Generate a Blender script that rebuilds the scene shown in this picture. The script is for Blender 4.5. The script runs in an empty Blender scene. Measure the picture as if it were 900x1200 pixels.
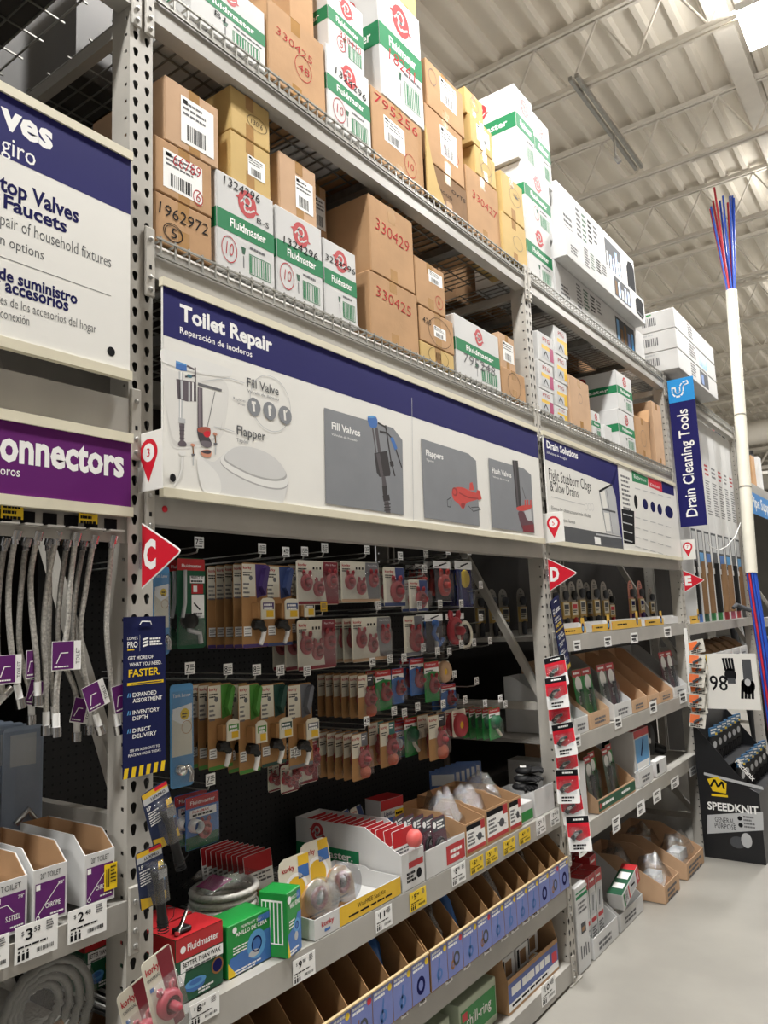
import bpy, math, random
from mathutils import Matrix, Vector
random.seed(7)
# ------------------------------------------------------------------ camera
F_PX, YAW, PITCH, ROLL = 900.89, .624708, .1352008, -.0413295
CAM = Vector((1.6634, -1.1915, 1.785))
_fw = Vector((-math.sin(YAW)*math.cos(PITCH), math.cos(YAW)*math.cos(PITCH), math.sin(PITCH)))
_r0 = Vector((math.cos(YAW), math.sin(YAW), 0)); _u0 = _r0.cross(_fw)
CR = _r0*math.cos(ROLL)+_u0*math.sin(ROLL); CU = -_r0*math.sin(ROLL)+_u0*math.cos(ROLL); CW = _fw
scn = bpy.context.scene; COL = scn.collection
cd = bpy.data.cameras.new('camera'); co = bpy.data.objects.new('camera', cd); COL.objects.link(co)
cd.sensor_fit = 'VERTICAL'; cd.sensor_height = 36; cd.lens = 36*F_PX/1200; cd.clip_start = .05; cd.clip_end = 200
co.matrix_world = Matrix(((CR.x, CU.x, -CW.x, CAM.x), (CR.y, CU.y, -CW.y, CAM.y), (CR.z, CU.z, -CW.z, CAM.z), (0, 0, 0, 1)))
scn.camera = co
# ------------------------------------------------------------------ world, light, exposure
wd = bpy.data.worlds.new('store_interior'); scn.world = wd; wd.use_nodes = True
wd.node_tree.nodes['Background'].inputs[0].default_value = (1, .98, .95, 1)
wd.node_tree.nodes['Background'].inputs[1].default_value = .2
scn.view_settings.view_transform = 'Standard'; scn.view_settings.look = 'None'
scn.view_settings.gamma = 1; scn.view_settings.use_curve_mapping = False
scn.view_settings.exposure = 0.42
LAMP_X, LAMP_Z, LAMP_W = .97, 6.3, 165
LAMP_Y = [-6.2, -2.4, 1.4, 5.15, 9.0, 12.8, 16.6, 21, 26]
def area(name, loc, sx, sy, w, rot=(0, 0, 0), col=(1, .985, .955)):
    l = bpy.data.lights.new(name, 'AREA'); l.shape = 'RECTANGLE'; l.size = sx; l.size_y = sy; l.energy = w; l.color = col
    o = bpy.data.objects.new(name, l); COL.objects.link(o); o.location = loc; o.rotation_euler = rot
    return o
# ------------------------------------------------------------------ pixel -> place (900x1200 photo)
def on(axis, v, px, py):
    d = CR*((px-450)/F_PX)+CU*((600-py)/F_PX)+CW
    return CAM+d*((v-CAM[axis])/d[axis])
def yat(px, X, z):
    n = CR*F_PX-CW*(px-450); return CAM.y-((X-CAM.x)*n.x+(z-CAM.z)*n.z)/n.y
def xat(px, y, z):
    n = CR*F_PX-CW*(px-450); return CAM.x-((y-CAM.y)*n.y+(z-CAM.z)*n.z)/n.x
def zat(py, X, y):
    n = CU*F_PX-CW*(600-py); return CAM.z-((X-CAM.x)*n.x+(y-CAM.y)*n.y)/n.z
# ------------------------------------------------------------------ materials
def lin(h):
    h = h.lstrip('#'); c = [int(h[i:i+2], 16)/255 for i in (0, 2, 4)]
    return tuple(x/12.92 if x <= .04045 else ((x+.055)/1.055)**2.4 for x in c)+(1,)
MATS = {}
def M(name, col='#ffffff', rough=.6, metal=0., amp=.06, scale=9., bump=0., bscale=60., spec=.4, coat=0.):
    if name in MATS: return MATS[name]
    m = bpy.data.materials.new(name); m.use_nodes = True; nt = m.node_tree; N = nt.nodes; L = nt.links
    b = N['Principled BSDF']; b.inputs['Roughness'].default_value = rough; b.inputs['Metallic'].default_value = metal
    b.inputs['Specular IOR Level'].default_value = spec; b.inputs['Coat Weight'].default_value = coat
    c = lin(col); tc = N.new('ShaderNodeTexCoord')
    if amp > 0:
        n = N.new('ShaderNodeTexNoise'); n.inputs['Scale'].default_value = scale; n.inputs['Detail'].default_value = 4
        L.new(tc.outputs['Object'], n.inputs['Vector'])
        r = N.new('ShaderNodeValToRGB'); r.color_ramp.elements[0].position = .3; r.color_ramp.elements[1].position = .7
        r.color_ramp.elements[0].color = tuple(x*(1-amp*1.6) for x in c[:3])+(1,); r.color_ramp.elements[1].color = tuple(min(1, x*(1+amp)) for x in c[:3])+(1,)
        L.new(n.outputs['Fac'], r.inputs['Fac']); L.new(r.outputs['Color'], b.inputs['Base Color'])
    else: b.inputs['Base Color'].default_value = c
    if bump > 0:
        n2 = N.new('ShaderNodeTexNoise'); n2.inputs['Scale'].default_value = bscale; n2.inputs['Detail'].default_value = 3
        L.new(tc.outputs['Object'], n2.inputs['Vector']); bp = N.new('ShaderNodeBump'); bp.inputs['Strength'].default_value = bump; bp.inputs['Distance'].default_value = .004
        L.new(n2.outputs['Fac'], bp.inputs['Height']); L.new(bp.outputs['Normal'], b.inputs['Normal'])
    MATS[name] = m; return m
def clear(name, tint='#f4f6f8', gloss=.16, rough=.12):
    if name in MATS: return MATS[name]
    m = bpy.data.materials.new(name); m.use_nodes = True; nt = m.node_tree; nt.nodes.clear()
    o = nt.nodes.new('ShaderNodeOutputMaterial'); t = nt.nodes.new('ShaderNodeBsdfTransparent'); g = nt.nodes.new('ShaderNodeBsdfGlossy'); x = nt.nodes.new('ShaderNodeMixShader')
    n = nt.nodes.new('ShaderNodeTexNoise'); n.inputs['Scale'].default_value = 45; bp = nt.nodes.new('ShaderNodeBump'); bp.inputs['Strength'].default_value = .5; bp.inputs['Distance'].default_value = .01
    nt.links.new(n.outputs['Fac'], bp.inputs['Height']); nt.links.new(bp.outputs['Normal'], g.inputs['Normal'])
    t.inputs['Color'].default_value = lin(tint); g.inputs['Roughness'].default_value = rough; x.inputs[0].default_value = gloss
    nt.links.new(t.outputs[0], x.inputs[1]); nt.links.new(g.outputs[0], x.inputs[2]); nt.links.new(x.outputs[0], o.inputs[0])
    MATS[name] = m; return m
def glow(name, col, s):
    m = bpy.data.materials.new(name); m.use_nodes = True; b = m.node_tree.nodes['Principled BSDF']
    b.inputs['Base Color'].default_value = (.8, .8, .8, 1); b.inputs['Emission Color'].default_value = lin(col); b.inputs['Emission Strength'].default_value = s
    MATS[name] = m; return m
STEEL = M('painted_steel', '#b4b0a8', .5, 0, .07, 5, .08, 90)
BEAM = M('beam_paint', '#aaa7a1', .42, 0, .08, 4, .06, 60)
GALV = M('galvanised', '#a9a8a4', .38, .75, .1, 30)
WIREM = M('deck_wire', '#9a9993', .45, .5, .12, 12)
DARKST_SHADE = M('dark_steel_and_post_shade', '#3a3937', .6, .2, .1)
BLACK = M('black_plastic', '#141414', .45, 0, .1)
BLACKC = M('black_cord', '#18181a', .6, 0, .1)
CREAM = M('cream_channel', '#d9d3bd', .5, 0, .03)
SIGNW = M('sign_white', '#e6e5e0', .42, 0, .02, 3)
NAVY = M('sign_navy', '#201f60', .6, 0, .04, 3, spec=.15)
NAVY2 = M('pro_navy', '#161c48', .6, 0, .03, spec=.15)
PURP = M('sign_purple', '#611a69', .55, 0, .05, 3, spec=.2)
PURP2 = M('carton_purple', '#5c1a66', .5, 0, .04)
INK = M('ink_black', '#1b1b1e', .8, 0, 0, spec=.1)
INKG = M('ink_grey', '#6d6d70', .8, 0, 0, spec=.1)
INKB = M('ink_navy', '#191a50', .8, 0, 0, spec=.1)
REDM = M('marker_red', '#b02a33', .8, 0, 0, spec=.1)
WHITE = M('print_white', '#f0f0ee', .5, 0, 0)
RED = M('tag_red', '#d01f32', .4, 0, .03)
PRED = M('pack_red', '#b3272c', .4, 0, .05)
ORANGE = M('pack_orange', '#d8662a', .5, 0, .05)
GREEN = M('band_green', '#1b7a4c', .75, 0, .03)
PGREEN = M('pack_green', '#1f8a3c', .4, 0, .05)
DGREEN = M('dark_green', '#155236', .5, 0, .05)
YEL = M('tag_yellow', '#e9c51f', .45, 0, .03)
YELO = M('tray_yellow', '#e0b52c', .45, 0, .03)
BLUE = M('pack_blue', '#3f6fb4', .4, 0, .05)
LBLUE = M('pack_light_blue', '#5b9bd0', .4, 0, .05)
CYAN = M('sign_cyan', '#1d93dd', .4, 0, .03)
VIOL = M('bin_violet', '#7480bd', .5, 0, .06)
BROWN = M('cardboard', '#b7926d', .85, 0, .07, 6, .12, 40, .2)
BROWN2 = M('cardboard_pale', '#c3a283', .85, 0, .06, 6, .12, 40, .2)
BROWN3 = M('cardboard_dark', '#85684c', .88, 0, .08, 6, .12, 40, .2)
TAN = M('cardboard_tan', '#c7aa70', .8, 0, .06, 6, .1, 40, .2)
WCART = M('white_carton', '#cfcfce', .75, 0, .03, 5, .05, 30, .25)
TAPE = M('carton_tape', '#a8804f', .25, 0, .08)
TAPEC = M('carton_tape_white', '#d9d7d2', .3, 0, .03)
GREY = M('sign_grey', '#82858a', .45, 0, .03)
DGREY = M('print_dark_grey', '#4a4c50', .75, 0, .03)
LGREY = M('print_light_grey', '#b9bbbd', .5, 0, .03)
PORC = M('print_porcelain', '#d3d3d0', .45, 0, .02)
PORC2 = M('print_porcelain_shade', '#bebfbe', .45, 0, .02)
RUBBER = M('flapper_rubber', '#a3343c', .45, 0, .12, 20)
RUBBERD = M('flapper_rubber_deep', '#7c232c', .5, 0, .1, 20)
KRAFT = M('kraft_card', '#a87e50', .8, 0, .1, 10)
CARDW = M('card_cream', '#ded9c8', .55, 0, .05)
CARDG = M('card_grey', '#77777a', .6, 0, .1)
MAROON = M('card_maroon', '#7d2430', .5, 0, .06)
BRAID = M('steel_braid', '#c2bfb8', .38, .55, .25, 160, .5, 260)
CHROME = M('chrome', '#d8d8d8', .15, 1., .02)
COPPER = M('brass_fitting', '#9a6f45', .3, .9, .1)
PVC = M('pvc_white', '#dedacb', .45, 0, .04, 4)
PEXR = M('pex_red', '#c02a3c', .4, 0, .03)
PEXB = M('pex_blue', '#2450b8', .4, 0, .03)
CLEAR = clear('clear_blister'); BAG = clear('clear_bag', '#eef0f2', .24, .2)
PEG = M('black_pegboard', '#161616', .6, 0, .2, 30)
# ------------------------------------------------------------------ mesh helpers
_TXT = {}
def text_geo(s, off, res=2):
    k = (s, off, res)
    if k not in _TXT:
        c = bpy.data.curves.new('t', 'FONT'); c.body = s; c.size = 1; c.resolution_u = res; c.offset = off; c.fill_mode = 'FRONT'
        o = bpy.data.objects.new('t', c); me = o.to_mesh()
        vs = [(v.co.x, v.co.y) for v in me.vertices]; fs = [tuple(p.vertices) for p in me.polygons]
        fs = [f if sum(vs[f[i]][0]*vs[f[(i+1) % len(f)]][1]-vs[f[(i+1) % len(f)]][0]*vs[f[i]][1] for i in range(len(f))) > 0 else f[::-1] for f in fs]
        o.to_mesh_clear(); bpy.data.objects.remove(o); bpy.data.curves.remove(c)
        xs = [v[0] for v in vs] or [0]
        _TXT[k] = (vs, fs, min(xs), max(xs))
    return _TXT[k]
class MB:
    def __init__(s): s.v = []; s.f = []; s.mi = []; s.sm = []; s.mats = []; s.T = None
    def add(s, vs, fs, mat, smooth=False):
        if mat not in s.mats: s.mats.append(mat)
        i = s.mats.index(mat); n = len(s.v)
        s.v += [tuple(s.T @ Vector(v)) for v in vs] if s.T is not None else [tuple(v) for v in vs]
        s.f += [tuple(n+j for j in f) for f in fs]; s.mi += [i]*len(fs); s.sm += [smooth]*len(fs); return s
    def box(s, x0, x1, y0, y1, z0, z1, mat):
        return s.add([(x0, y0, z0), (x1, y0, z0), (x1, y1, z0), (x0, y1, z0), (x0, y0, z1), (x1, y0, z1), (x1, y1, z1), (x0, y1, z1)],
                     [(0, 3, 2, 1), (4, 5, 6, 7), (0, 1, 5, 4), (1, 2, 6, 5), (2, 3, 7, 6), (3, 0, 4, 7)], mat)
    def cbox(s, x0, x1, y0, y1, z0, z1, mat, c=.004):           # box with chamfered edges
        X = (x0, x0+c, x1-c, x1); Y = (y0, y0+c, y1-c, y1); Z = (z0, z0+c, z1-c, z1); vs = []
        for (a, b, d) in ((0, 1, 1), (1, 0, 1), (1, 1, 0)):
            for k in range(8):
                sx, sy, sz = k & 1, k >> 1 & 1, k >> 2 & 1
                vs.append((X[3-a if sx else a], Y[3-b if sy else b], Z[3-d if sz else d]))
        A, B, C = (lambda k: k), (lambda k: 8+k), (lambda k: 16+k)
        fs = [(A(0), A(4), A(6), A(2)), (A(1), A(3), A(7), A(5)), (B(0), B(1), B(5), B(4)), (B(2), B(6), B(7), B(3)), (C(0), C(2), C(3), C(1)), (C(4), C(5), C(7), C(6)),
              (A(0), B(0), B(4), A(4)), (A(1), A(5), B(5), B(1)), (A(2), A(6), B(6), B(2)), (A(3), B(3), B(7), A(7)),
              (A(0), A(2), C(2), C(0)), (A(1), C(1), C(3), A(3)), (A(4), C(4), C(6), A(6)), (A(5), A(7), C(7), C(5)),
              (B(0), C(0), C(1), B(1)), (B(2), B(3), C(3), C(2)), (B(4), B(5), C(5), C(4)), (B(6), C(6), C(7), B(7))]
        for k in range(8):
            t = (A(k), B(k), C(k)); fs.append(t if bin(k).count('1') % 2 == 1 else t[::-1])
        return s.add(vs, fs, mat)
    def prism(s, pts, y0, y1, mat):                             # xz outline (counter-clockwise seen from -y) pushed from y0 to y1
        n = len(pts)
        return s.add([(x, y0, z) for x, z in pts]+[(x, y1, z) for x, z in pts], [tuple(range(n)), tuple(range(2*n-1, n-1, -1))]+[(i, i+n, (i+1) % n+n, (i+1) % n) for i in range(n)], mat)
    def yzprism(s, pts, x0, x1, mat):                           # yz outline pushed along x
        n = len(pts)
        return s.add([(x0, y, z) for y, z in pts]+[(x1, y, z) for y, z in pts], [tuple(range(n-1, -1, -1)), tuple(range(n, 2*n))]+[(i, (i+1) % n, (i+1) % n+n, i+n) for i in range(n)], mat)
    def rect(s, x0, x1, z0, z1, y, mat): return s.add([(x0, y, z0), (x1, y, z0), (x1, y, z1), (x0, y, z1)], [(0, 1, 2, 3)], mat)
    def poly(s, pts, y, mat):
        a = sum(pts[i][0]*pts[(i+1) % len(pts)][1]-pts[(i+1) % len(pts)][0]*pts[i][1] for i in range(len(pts)))
        if a < 0: pts = pts[::-1]
        return s.add([(x, y, z) for x, z in pts], [tuple(range(len(pts)))], mat)
    def disc(s, x, z, rx, y, mat, rz=None, n=20): rz = rz or rx; return s.poly([(x+rx*math.cos(2*math.pi*i/n), z+rz*math.sin(2*math.pi*i/n)) for i in range(n)], y, mat)
    def ring(s, x, z, r0, r1, y, mat, n=24, sz=1., a0=0., a1=1.):
        m = n if a1-a0 >= 1 else n+1
        vs = []
        for i in range(m):
            a = 2*math.pi*(a0+(a1-a0)*i/n); vs += [(x+r0*math.cos(a), y, z+sz*r0*math.sin(a)), (x+r1*math.cos(a), y, z+sz*r1*math.sin(a))]
        return s.add(vs, [(2*i, 2*i+1, (2*i+3) % (2*m), (2*i+2) % (2*m)) for i in range(n)], mat)
    def line(s, pts, w, y, mat):
        for (x0, z0), (x1, z1) in zip(pts, pts[1:]):
            l = math.hypot(x1-x0, z1-z0) or 1e-6; dx, dz = -(z1-z0)/l*w/2, (x1-x0)/l*w/2
            s.add([(x0-dx, y, z0-dz), (x1-dx, y, z1-dz), (x1+dx, y, z1+dz), (x0+dx, y, z0+dz)], [(0, 1, 2, 3)], mat)
        return s
    def text(s, t, x, z, h, y, mat, bold=.0, align='l', width=None, rot=0., shear=0., stretch=1., slant=0.):
        vs, fs, a, b = text_geo(t, bold); k = h/.682; kx = k*stretch
        if width: kx = width/max(b-a, 1e-6)
        ox = {'l': 0, 'c': -(b-a)*kx/2, 'r': -(b-a)*kx}[align]
        c, d = math.cos(rot), math.sin(rot); out = []
        for p, q in vs:
            u = (p-a)*kx+ox+q*k*slant; w = q*k+shear*u; out.append((x+u*c-w*d, y, z+u*d+w*c))
        return s.add(out, fs, mat)
    def cyl(s, p0, p1, r, mat, n=10, r2=None, cap=True, smooth=True):
        return s.tube([p0, p1], [r, r if r2 is None else r2], mat, n, cap, smooth)
    def tube(s, path, r, mat, n=8, cap=True, smooth=True):
        P = [Vector(p) for p in path]; R = r if isinstance(r, (list, tuple)) else [r]*len(P); vs = []; prev = None
        for i, p in enumerate(P):
            t = (P[min(i+1, len(P)-1)]-P[max(i-1, 0)]).normalized()
            if prev is None: a = t.orthogonal().normalized()
            else: a = (prev-t*prev.dot(t)); a = a.normalized() if a.length > 1e-6 else t.orthogonal().normalized()
            prev = a; b = t.cross(a)
            vs += [p+(a*math.cos(2*math.pi*k/n)+b*math.sin(2*math.pi*k/n))*R[i] for k in range(n)]
        fs = [(i*n+k, i*n+(k+1) % n, (i+1)*n+(k+1) % n, (i+1)*n+k) for i in range(len(P)-1) for k in range(n)]
        s.add(vs, fs, mat, smooth)
        if cap: s.add([vs[k] for k in range(n)][::-1], [tuple(range(n))], mat); s.add(vs[-n:], [tuple(range(n))], mat)
        return s
    def lathe(s, prof, mat, n=16, o=(0, 0, 0), axis='z', smooth=True):
        vs = []
        for r, h in prof:
            for k in range(n):
                a = 2*math.pi*k/n; c, d = r*math.cos(a), r*math.sin(a)
                vs.append((o[0]+c, o[1]+d, o[2]+h) if axis == 'z' else ((o[0]+c, o[1]-h, o[2]+d) if axis == 'y' else (o[0]+h, o[1]+c, o[2]+d)))
        return s.add(vs, [(i*n+k, i*n+(k+1) % n, (i+1)*n+(k+1) % n, (i+1)*n+k) for i in range(len(prof)-1) for k in range(n)], mat, smooth)
    def bars(s, x0, x1, z0, z1, y, mat, n=9, seed=1):           # barcode
        rr = random.Random(seed); w = (x1-x0)/n
        for i in range(n):
            a = x0+i*w; s.rect(a, a+w*rr.uniform(.25, .75), z0, z1, y, mat)
        return s
    def lines(s, x0, x1, z, h, gap, n, y, mat, seed=1, ragged=.35):   # small print too fine to read
        rr = random.Random(seed)
        for i in range(n):
            zz = z-i*(h+gap); x = x0; end = x1-(x1-x0)*ragged*rr.random()
            while x < end:
                w = min(end-x, (x1-x0)*rr.uniform(.1, .26)); s.rect(x, x+w*.86, zz-h, zz, y, mat); x += w
        return s
    def build(s, name, parent=None):
        me = bpy.data.meshes.new(name); me.from_pydata(s.v, [], s.f)
        for m in s.mats: me.materials.append(m)
        me.polygons.foreach_set('material_index', s.mi); me.polygons.foreach_set('use_smooth', s.sm); me.update()
        o = bpy.data.objects.new(name, me); COL.objects.link(o)
        if parent is not None: o.parent = parent
        return o
def tag(o, label=None, cat=None, group=None, kind=None):
    if label: o['label'] = label
    if cat: o['category'] = cat
    if group: o['group'] = group
    if kind: o['kind'] = kind
    return o
R90 = math.pi/2
def thing(name, label, cat, loc=(0, 0, 0), rz=R90, group=None, kind=None, rot=None):
    o = bpy.data.objects.new(name, None); COL.objects.link(o); o.empty_display_size = .05
    o.location = loc; o.rotation_euler = rot or (0, 0, rz); return tag(o, label, cat, group, kind)
def solo(mb, name, label, cat, loc=(0, 0, 0), rz=R90, group=None, kind=None, rot=None):
    o = mb.build(name); o.location = loc; o.rotation_euler = rot or (0, 0, rz); return tag(o, label, cat, group, kind)
def dup(o, loc=None, rz=None, label=None, group=None, parent=None, rot=None):
    c = o.copy(); COL.objects.link(c); c.parent = parent
    if loc is not None: c.location = loc
    if rz is not None: c.rotation_euler = (0, 0, rz)
    if rot is not None: c.rotation_euler = rot
    if label: c['label'] = label
    if group: c['group'] = group
    for ch in list(o.children): dup(ch, parent=c)
    return c
ORD = ['first', 'second', 'third', 'fourth', 'fifth', 'sixth', 'seventh', 'eighth', 'ninth', 'tenth', 'eleventh', 'twelfth', 'thirteenth', 'fourteenth', 'fifteenth', 'sixteenth', 'seventeenth', 'eighteenth', 'nineteenth', 'twentieth']
# ================================================================== the building shell
DECK = 7.15
mb = MB(); mb.box(-16, 16, -9, 46, -.2, 0, M('concrete_floor', '#98958e', .34, 0, .09, 1.6, .05, 25, .5))
tag(mb.build('floor'), 'polished pale grey concrete store floor', 'floor', kind='structure')
CEIL = M('ceiling_paint', '#ddd6c9', .7, 0, .04, 1.5)
JOIST = M('joist_paint', '#dcd6cb', .6, 0, .04, 4)
mb = MB(); x = -14.; pts = []                                   # ribbed roof deck, ribs running along the aisle
while x < 14: pts += [(x, DECK), (x+.155, DECK), (x+.18, DECK-.055), (x+.23, DECK-.055), (x+.255, DECK)]; x += .305 - .05
seen = []; [seen.append(p) for p in pts if not seen or p[0] > seen[-1][0]+1e-4]
n = len(seen); mb.add([(a, -8.5, b) for a, b in seen]+[(a, 45, b) for a, b in seen], [(i+n, i+1+n, i+1, i) for i in range(n-1)], CEIL)
mb.box(-14, 14, -8.5, 45, DECK+.02, DECK+.1, CEIL)
tag(mb.build('ceiling'), 'beige ribbed metal roof deck above the store', 'ceiling', kind='structure')
WALLM = M('store_wall', '#a8a49b', .8, 0, .05, 2)
mb = MB(); mb.box(-16, 16, 45.2, 45.4, 0, 7.6, WALLM); tag(mb.build('wall_back'), 'far grey wall closing the store', 'wall', kind='structure')
proto = None
for j in range(24):
    y = 5.14-1.83*4+1.83*j
    if y > 44: break
    if proto is None:
        proto = thing('ceiling_joist', 'beige open web steel joist under the roof deck', 'joist', (0, y, 0), 0, None, 'structure')
        mb = MB()
        for d in (-.045, .012): mb.box(-13.9, 13.9, d, d+.033, DECK-.105, DECK-.058, JOIST)
        mb.build('top_chord', proto)
        mb = MB()
        for d in (-.05, .01): mb.box(-13.9, 13.9, d, d+.04, DECK-.70, DECK-.655, JOIST)
        mb.build('bottom_chord', proto)
        wm = None
        for i in range(40):
            x0 = -12.2+.61*i
            if wm is None:
                mb = MB(); mb.cyl((0, 0, DECK-.66), (.305, 0, DECK-.1), .011, JOIST, 6); mb.cyl((.305, 0, DECK-.1), (.61, 0, DECK-.66), .011, JOIST, 6); wm = mb.build('web_rod', proto); wm.location.x = x0
            else: c = wm.copy(); COL.objects.link(c); c.parent = proto; c.location.x = x0
    else: dup(proto, (0, y, 0))
# bridging angle, conduit and strut under the deck
p = on(2, DECK-.4, 850, 60)
mb = MB(); mb.box(p.x-.09, p.x+.09, -6, 44, DECK-.155, DECK-.108, JOIST); tag(mb.build('deck_channel'), 'wide flat beige channel running under the roof deck beside the lamp', 'channel', kind='structure')
mb = MB(); p = on(2, DECK-.75, 678, 100); q = on(2, DECK-.75, 745, 199)
for d in (-.03, .03): mb.box(p.x+d-.016, p.x+d+.016, p.y-.12, q.y, DECK-.76, DECK-.72, GALV)
mb.cyl((p.x, p.y+.9, DECK-.76), (p.x, p.y+.9, DECK-1.0), .012, GALV, 6); mb.cyl((p.x, p.y+.9, DECK-1.0), (p.x+.03, p.y+.9, DECK-1.06), .025, GALV, 8)
tag(mb.build('conduit_strut'), 'galvanised twin conduit strut hung between two ceiling joists', 'conduit', kind='structure')
for i, (yy, r) in enumerate(((19.3, .28), (27.5, .35))):
    mb = MB(); mb.cyl((-13, yy, DECK-1.25), (13, yy, DECK-1.25), r, JOIST, 18)
    tag(mb.build('ceiling_duct'), ['beige round duct crossing under the far joists', 'thick beige duct crossing the ceiling farthest away'][i], 'duct', kind='structure')
mb = MB()
def truss(yy, zz, d=.55):
    t = thing('ceiling_girder', 'white open web girder across the far end of the ceiling at y', 'girder', (0, yy, zz), 0, None, 'structure'); t['label'] = 'white open web girder crossing the far ceiling'
    m = MB(); m.box(-13, 13, -.06, .06, -.05, .05, JOIST); m.build('bottom_chord', t); m = MB(); m.box(-13, 13, -.06, .06, d-.05, d+.05, JOIST); m.build('top_chord', t)
    w = None
    for i in range(34):
        if w is None: m = MB(); m.cyl((0, 0, 0), (.38, 0, d), .035, JOIST, 6); m.cyl((.38, 0, d), (.76, 0, 0), .035, JOIST, 6); w = m.build('web_bar', t)
        else: c = w.copy(); COL.objects.link(c); c.parent = t; w = c
        w.location.x = -13+.76*i
truss(23.0, DECK-1.55)
# lamps: real fixtures with a light under each
LED = glow('lamp_diffuser', '#fff6ea', 16)
proto = None
for i, y in enumerate(LAMP_Y):
    lab = 'bright white high bay lamp glowing below the ceiling' if y == 5.15 else 'high bay lamp above the aisle, %s along the row' % ORD[i]
    if proto is None:
        proto = thing('high_bay_lamp', lab, 'lamp', (LAMP_X, y, LAMP_Z), 0, 'high bay lamps above the aisle')
        mb = MB(); mb.box(-.13, .13, -.26, .26, .03, .09, WHITE); mb.box(-.06, .06, -.16, .16, .09, .13, WHITE); mb.build('housing', proto)
        mb = MB(); mb.box(-.12, .12, -.25, .25, 0, .03, LED); mb.build('diffuser', proto)
        mb = MB()
        for s in (-.2, .2): mb = MB(); mb.cyl((0, s, .09), (0, s, DECK-.06-LAMP_Z), .006, GALV, 5); mb.build('hanger', proto)
    else: dup(proto, (LAMP_X, y, LAMP_Z), label=lab)
    area('aisle_light', (LAMP_X, y, LAMP_Z-.02), .34, .68, LAMP_W)
    area('ceiling_fill_light', (LAMP_X, y, LAMP_Z+.16), .36, .7, LAMP_W*.13, (math.pi, 0, 0))  # fill light added above each fixture to brighten the ceiling
# unseen lamp rows over the neighbouring aisles, added to even the ceiling light
for X in (-3.4, 5.3):
    for i, y in enumerate((-2.4, 1.4, 5.15, 9.0, 14)):
        dup(proto, (X, y, LAMP_Z), label='unseen high bay lamp added for ceiling light, %s along the %s neighbouring aisle' % (ORD[i], 'rear' if X < 0 else 'front'), group='high bay lamps added over the next aisles'); area('next_aisle_ceiling_fill', (X, y, LAMP_Z+.16), .36, .7, LAMP_W*.16, (math.pi, 0, 0))
        if X < 0: area('next_aisle_light', (X, y, LAMP_Z-.02), .34, .68, LAMP_W*.6)
# unseen stocked rack behind the camera, added to shade the bays
t = thing('shading_rack', 'unseen rack of dark cartons added behind the camera to shade the bays', 'rack', (3.15, 0, 0), 0)
for k in range(6):
    mb = MB(); y = -6.5+2.5*k
    for j, (z0, z1) in enumerate(((.1, .9), (1.0, 1.9), (2.0, 2.8), (2.9, 3.6), (3.7, 4.3))): mb.box(.02, 1.0, y+.06, y+2.42, z0, z1, (M('opposite_goods', '#6b5f54', .7), M('opposite_goods_grey', '#5d5e60', .6))[(j+k) % 2]); mb.box(0, 1.05, y, y+2.5, z0-.08, z0-.01, BEAM)
    mb.build('stocked_bay', t)
# ================================================================== rack uprights
PY = {'A': -2.50, 'C': 0.0, 'D': 2.49, 'E': 5.02, 'F': 7.55}
PW = .076; PH = 3.61; PITCHH = .0508
def holed(mb, ox, w, n, z0, hole, T, mat, zs=0.):
    """column of n cells w wide, PITCHH tall, each with an open hole (list of x,z about the cell centre)"""
    mb.T = T; h = PITCHH/2; a = w/2
    crn = [math.atan2(sz*h, sx*a) for sx, sz in ((1, 1), (-1, 1), (-1, -1), (1, -1))]
    K = len(hole)
    for i in range(n):
        cz = z0+PITCHH*(i+.5); vs = []; 
        for (hx, hz) in hole:
            an = math.atan2(hz, hx); c, s_ = math.cos(an), math.sin(an); k = min(a/abs(c) if abs(c) > 1e-6 else 1e9, h/abs(s_) if abs(s_) > 1e-6 else 1e9)
            vs += [(ox+hx, 0, cz+zs+hz), (ox+k*c, 0, cz+k*s_)]
        fs = [(2*k, 2*k+1, (2*k+3) % (2*K), (2*k+2) % (2*K)) for k in range(K)]
        mb.add(vs, fs, mat)
    mb.T = None
def with_corners(pts, a, h):
    out = []
    for p in pts: out.append(p)
    angs = [math.atan2(z, x) for x, z in pts]
    for sx, sz in ((1, 1), (-1, 1), (-1, -1), (1, -1)):
        t = math.atan2(sz*h, sx*a)
        # point of the hole outline in that direction
        best = None
        for i in range(len(pts)):
            (x0, z0), (x1, z1) = pts[i], pts[(i+1) % len(pts)]
            dx, dz = math.cos(t), math.sin(t); ex, ez = x1-x0, z1-z0; den = dx*ez-dz*ex
            if abs(den) < 1e-12: continue
            u = (x0*ez-z0*ex)/den; w = (x0*dz-z0*dx)/den
            if u > 0 and -1e-6 <= w <= 1+1e-6: best = (u*dx, u*dz)
        if best: out.append(best)
    return sorted(out, key=lambda p: math.atan2(p[1], p[0]))
tear = [(.0085*math.cos(a), .006+.0085*math.sin(a)) for a in [math.radians(d) for d in (-20, 15, 50, 90, 130, 165, 200)]]+[(-.0045, -.009), (-.003, -.0125), (.003, -.0125), (.0045, -.009)]
sq = [(.005, -.005), (.005, .005), (-.005, .005), (-.005, -.005), (.005, 0), (0, .005), (-.005, 0), (0, -.005)]
NCELL = int(PH/PITCHH)
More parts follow.
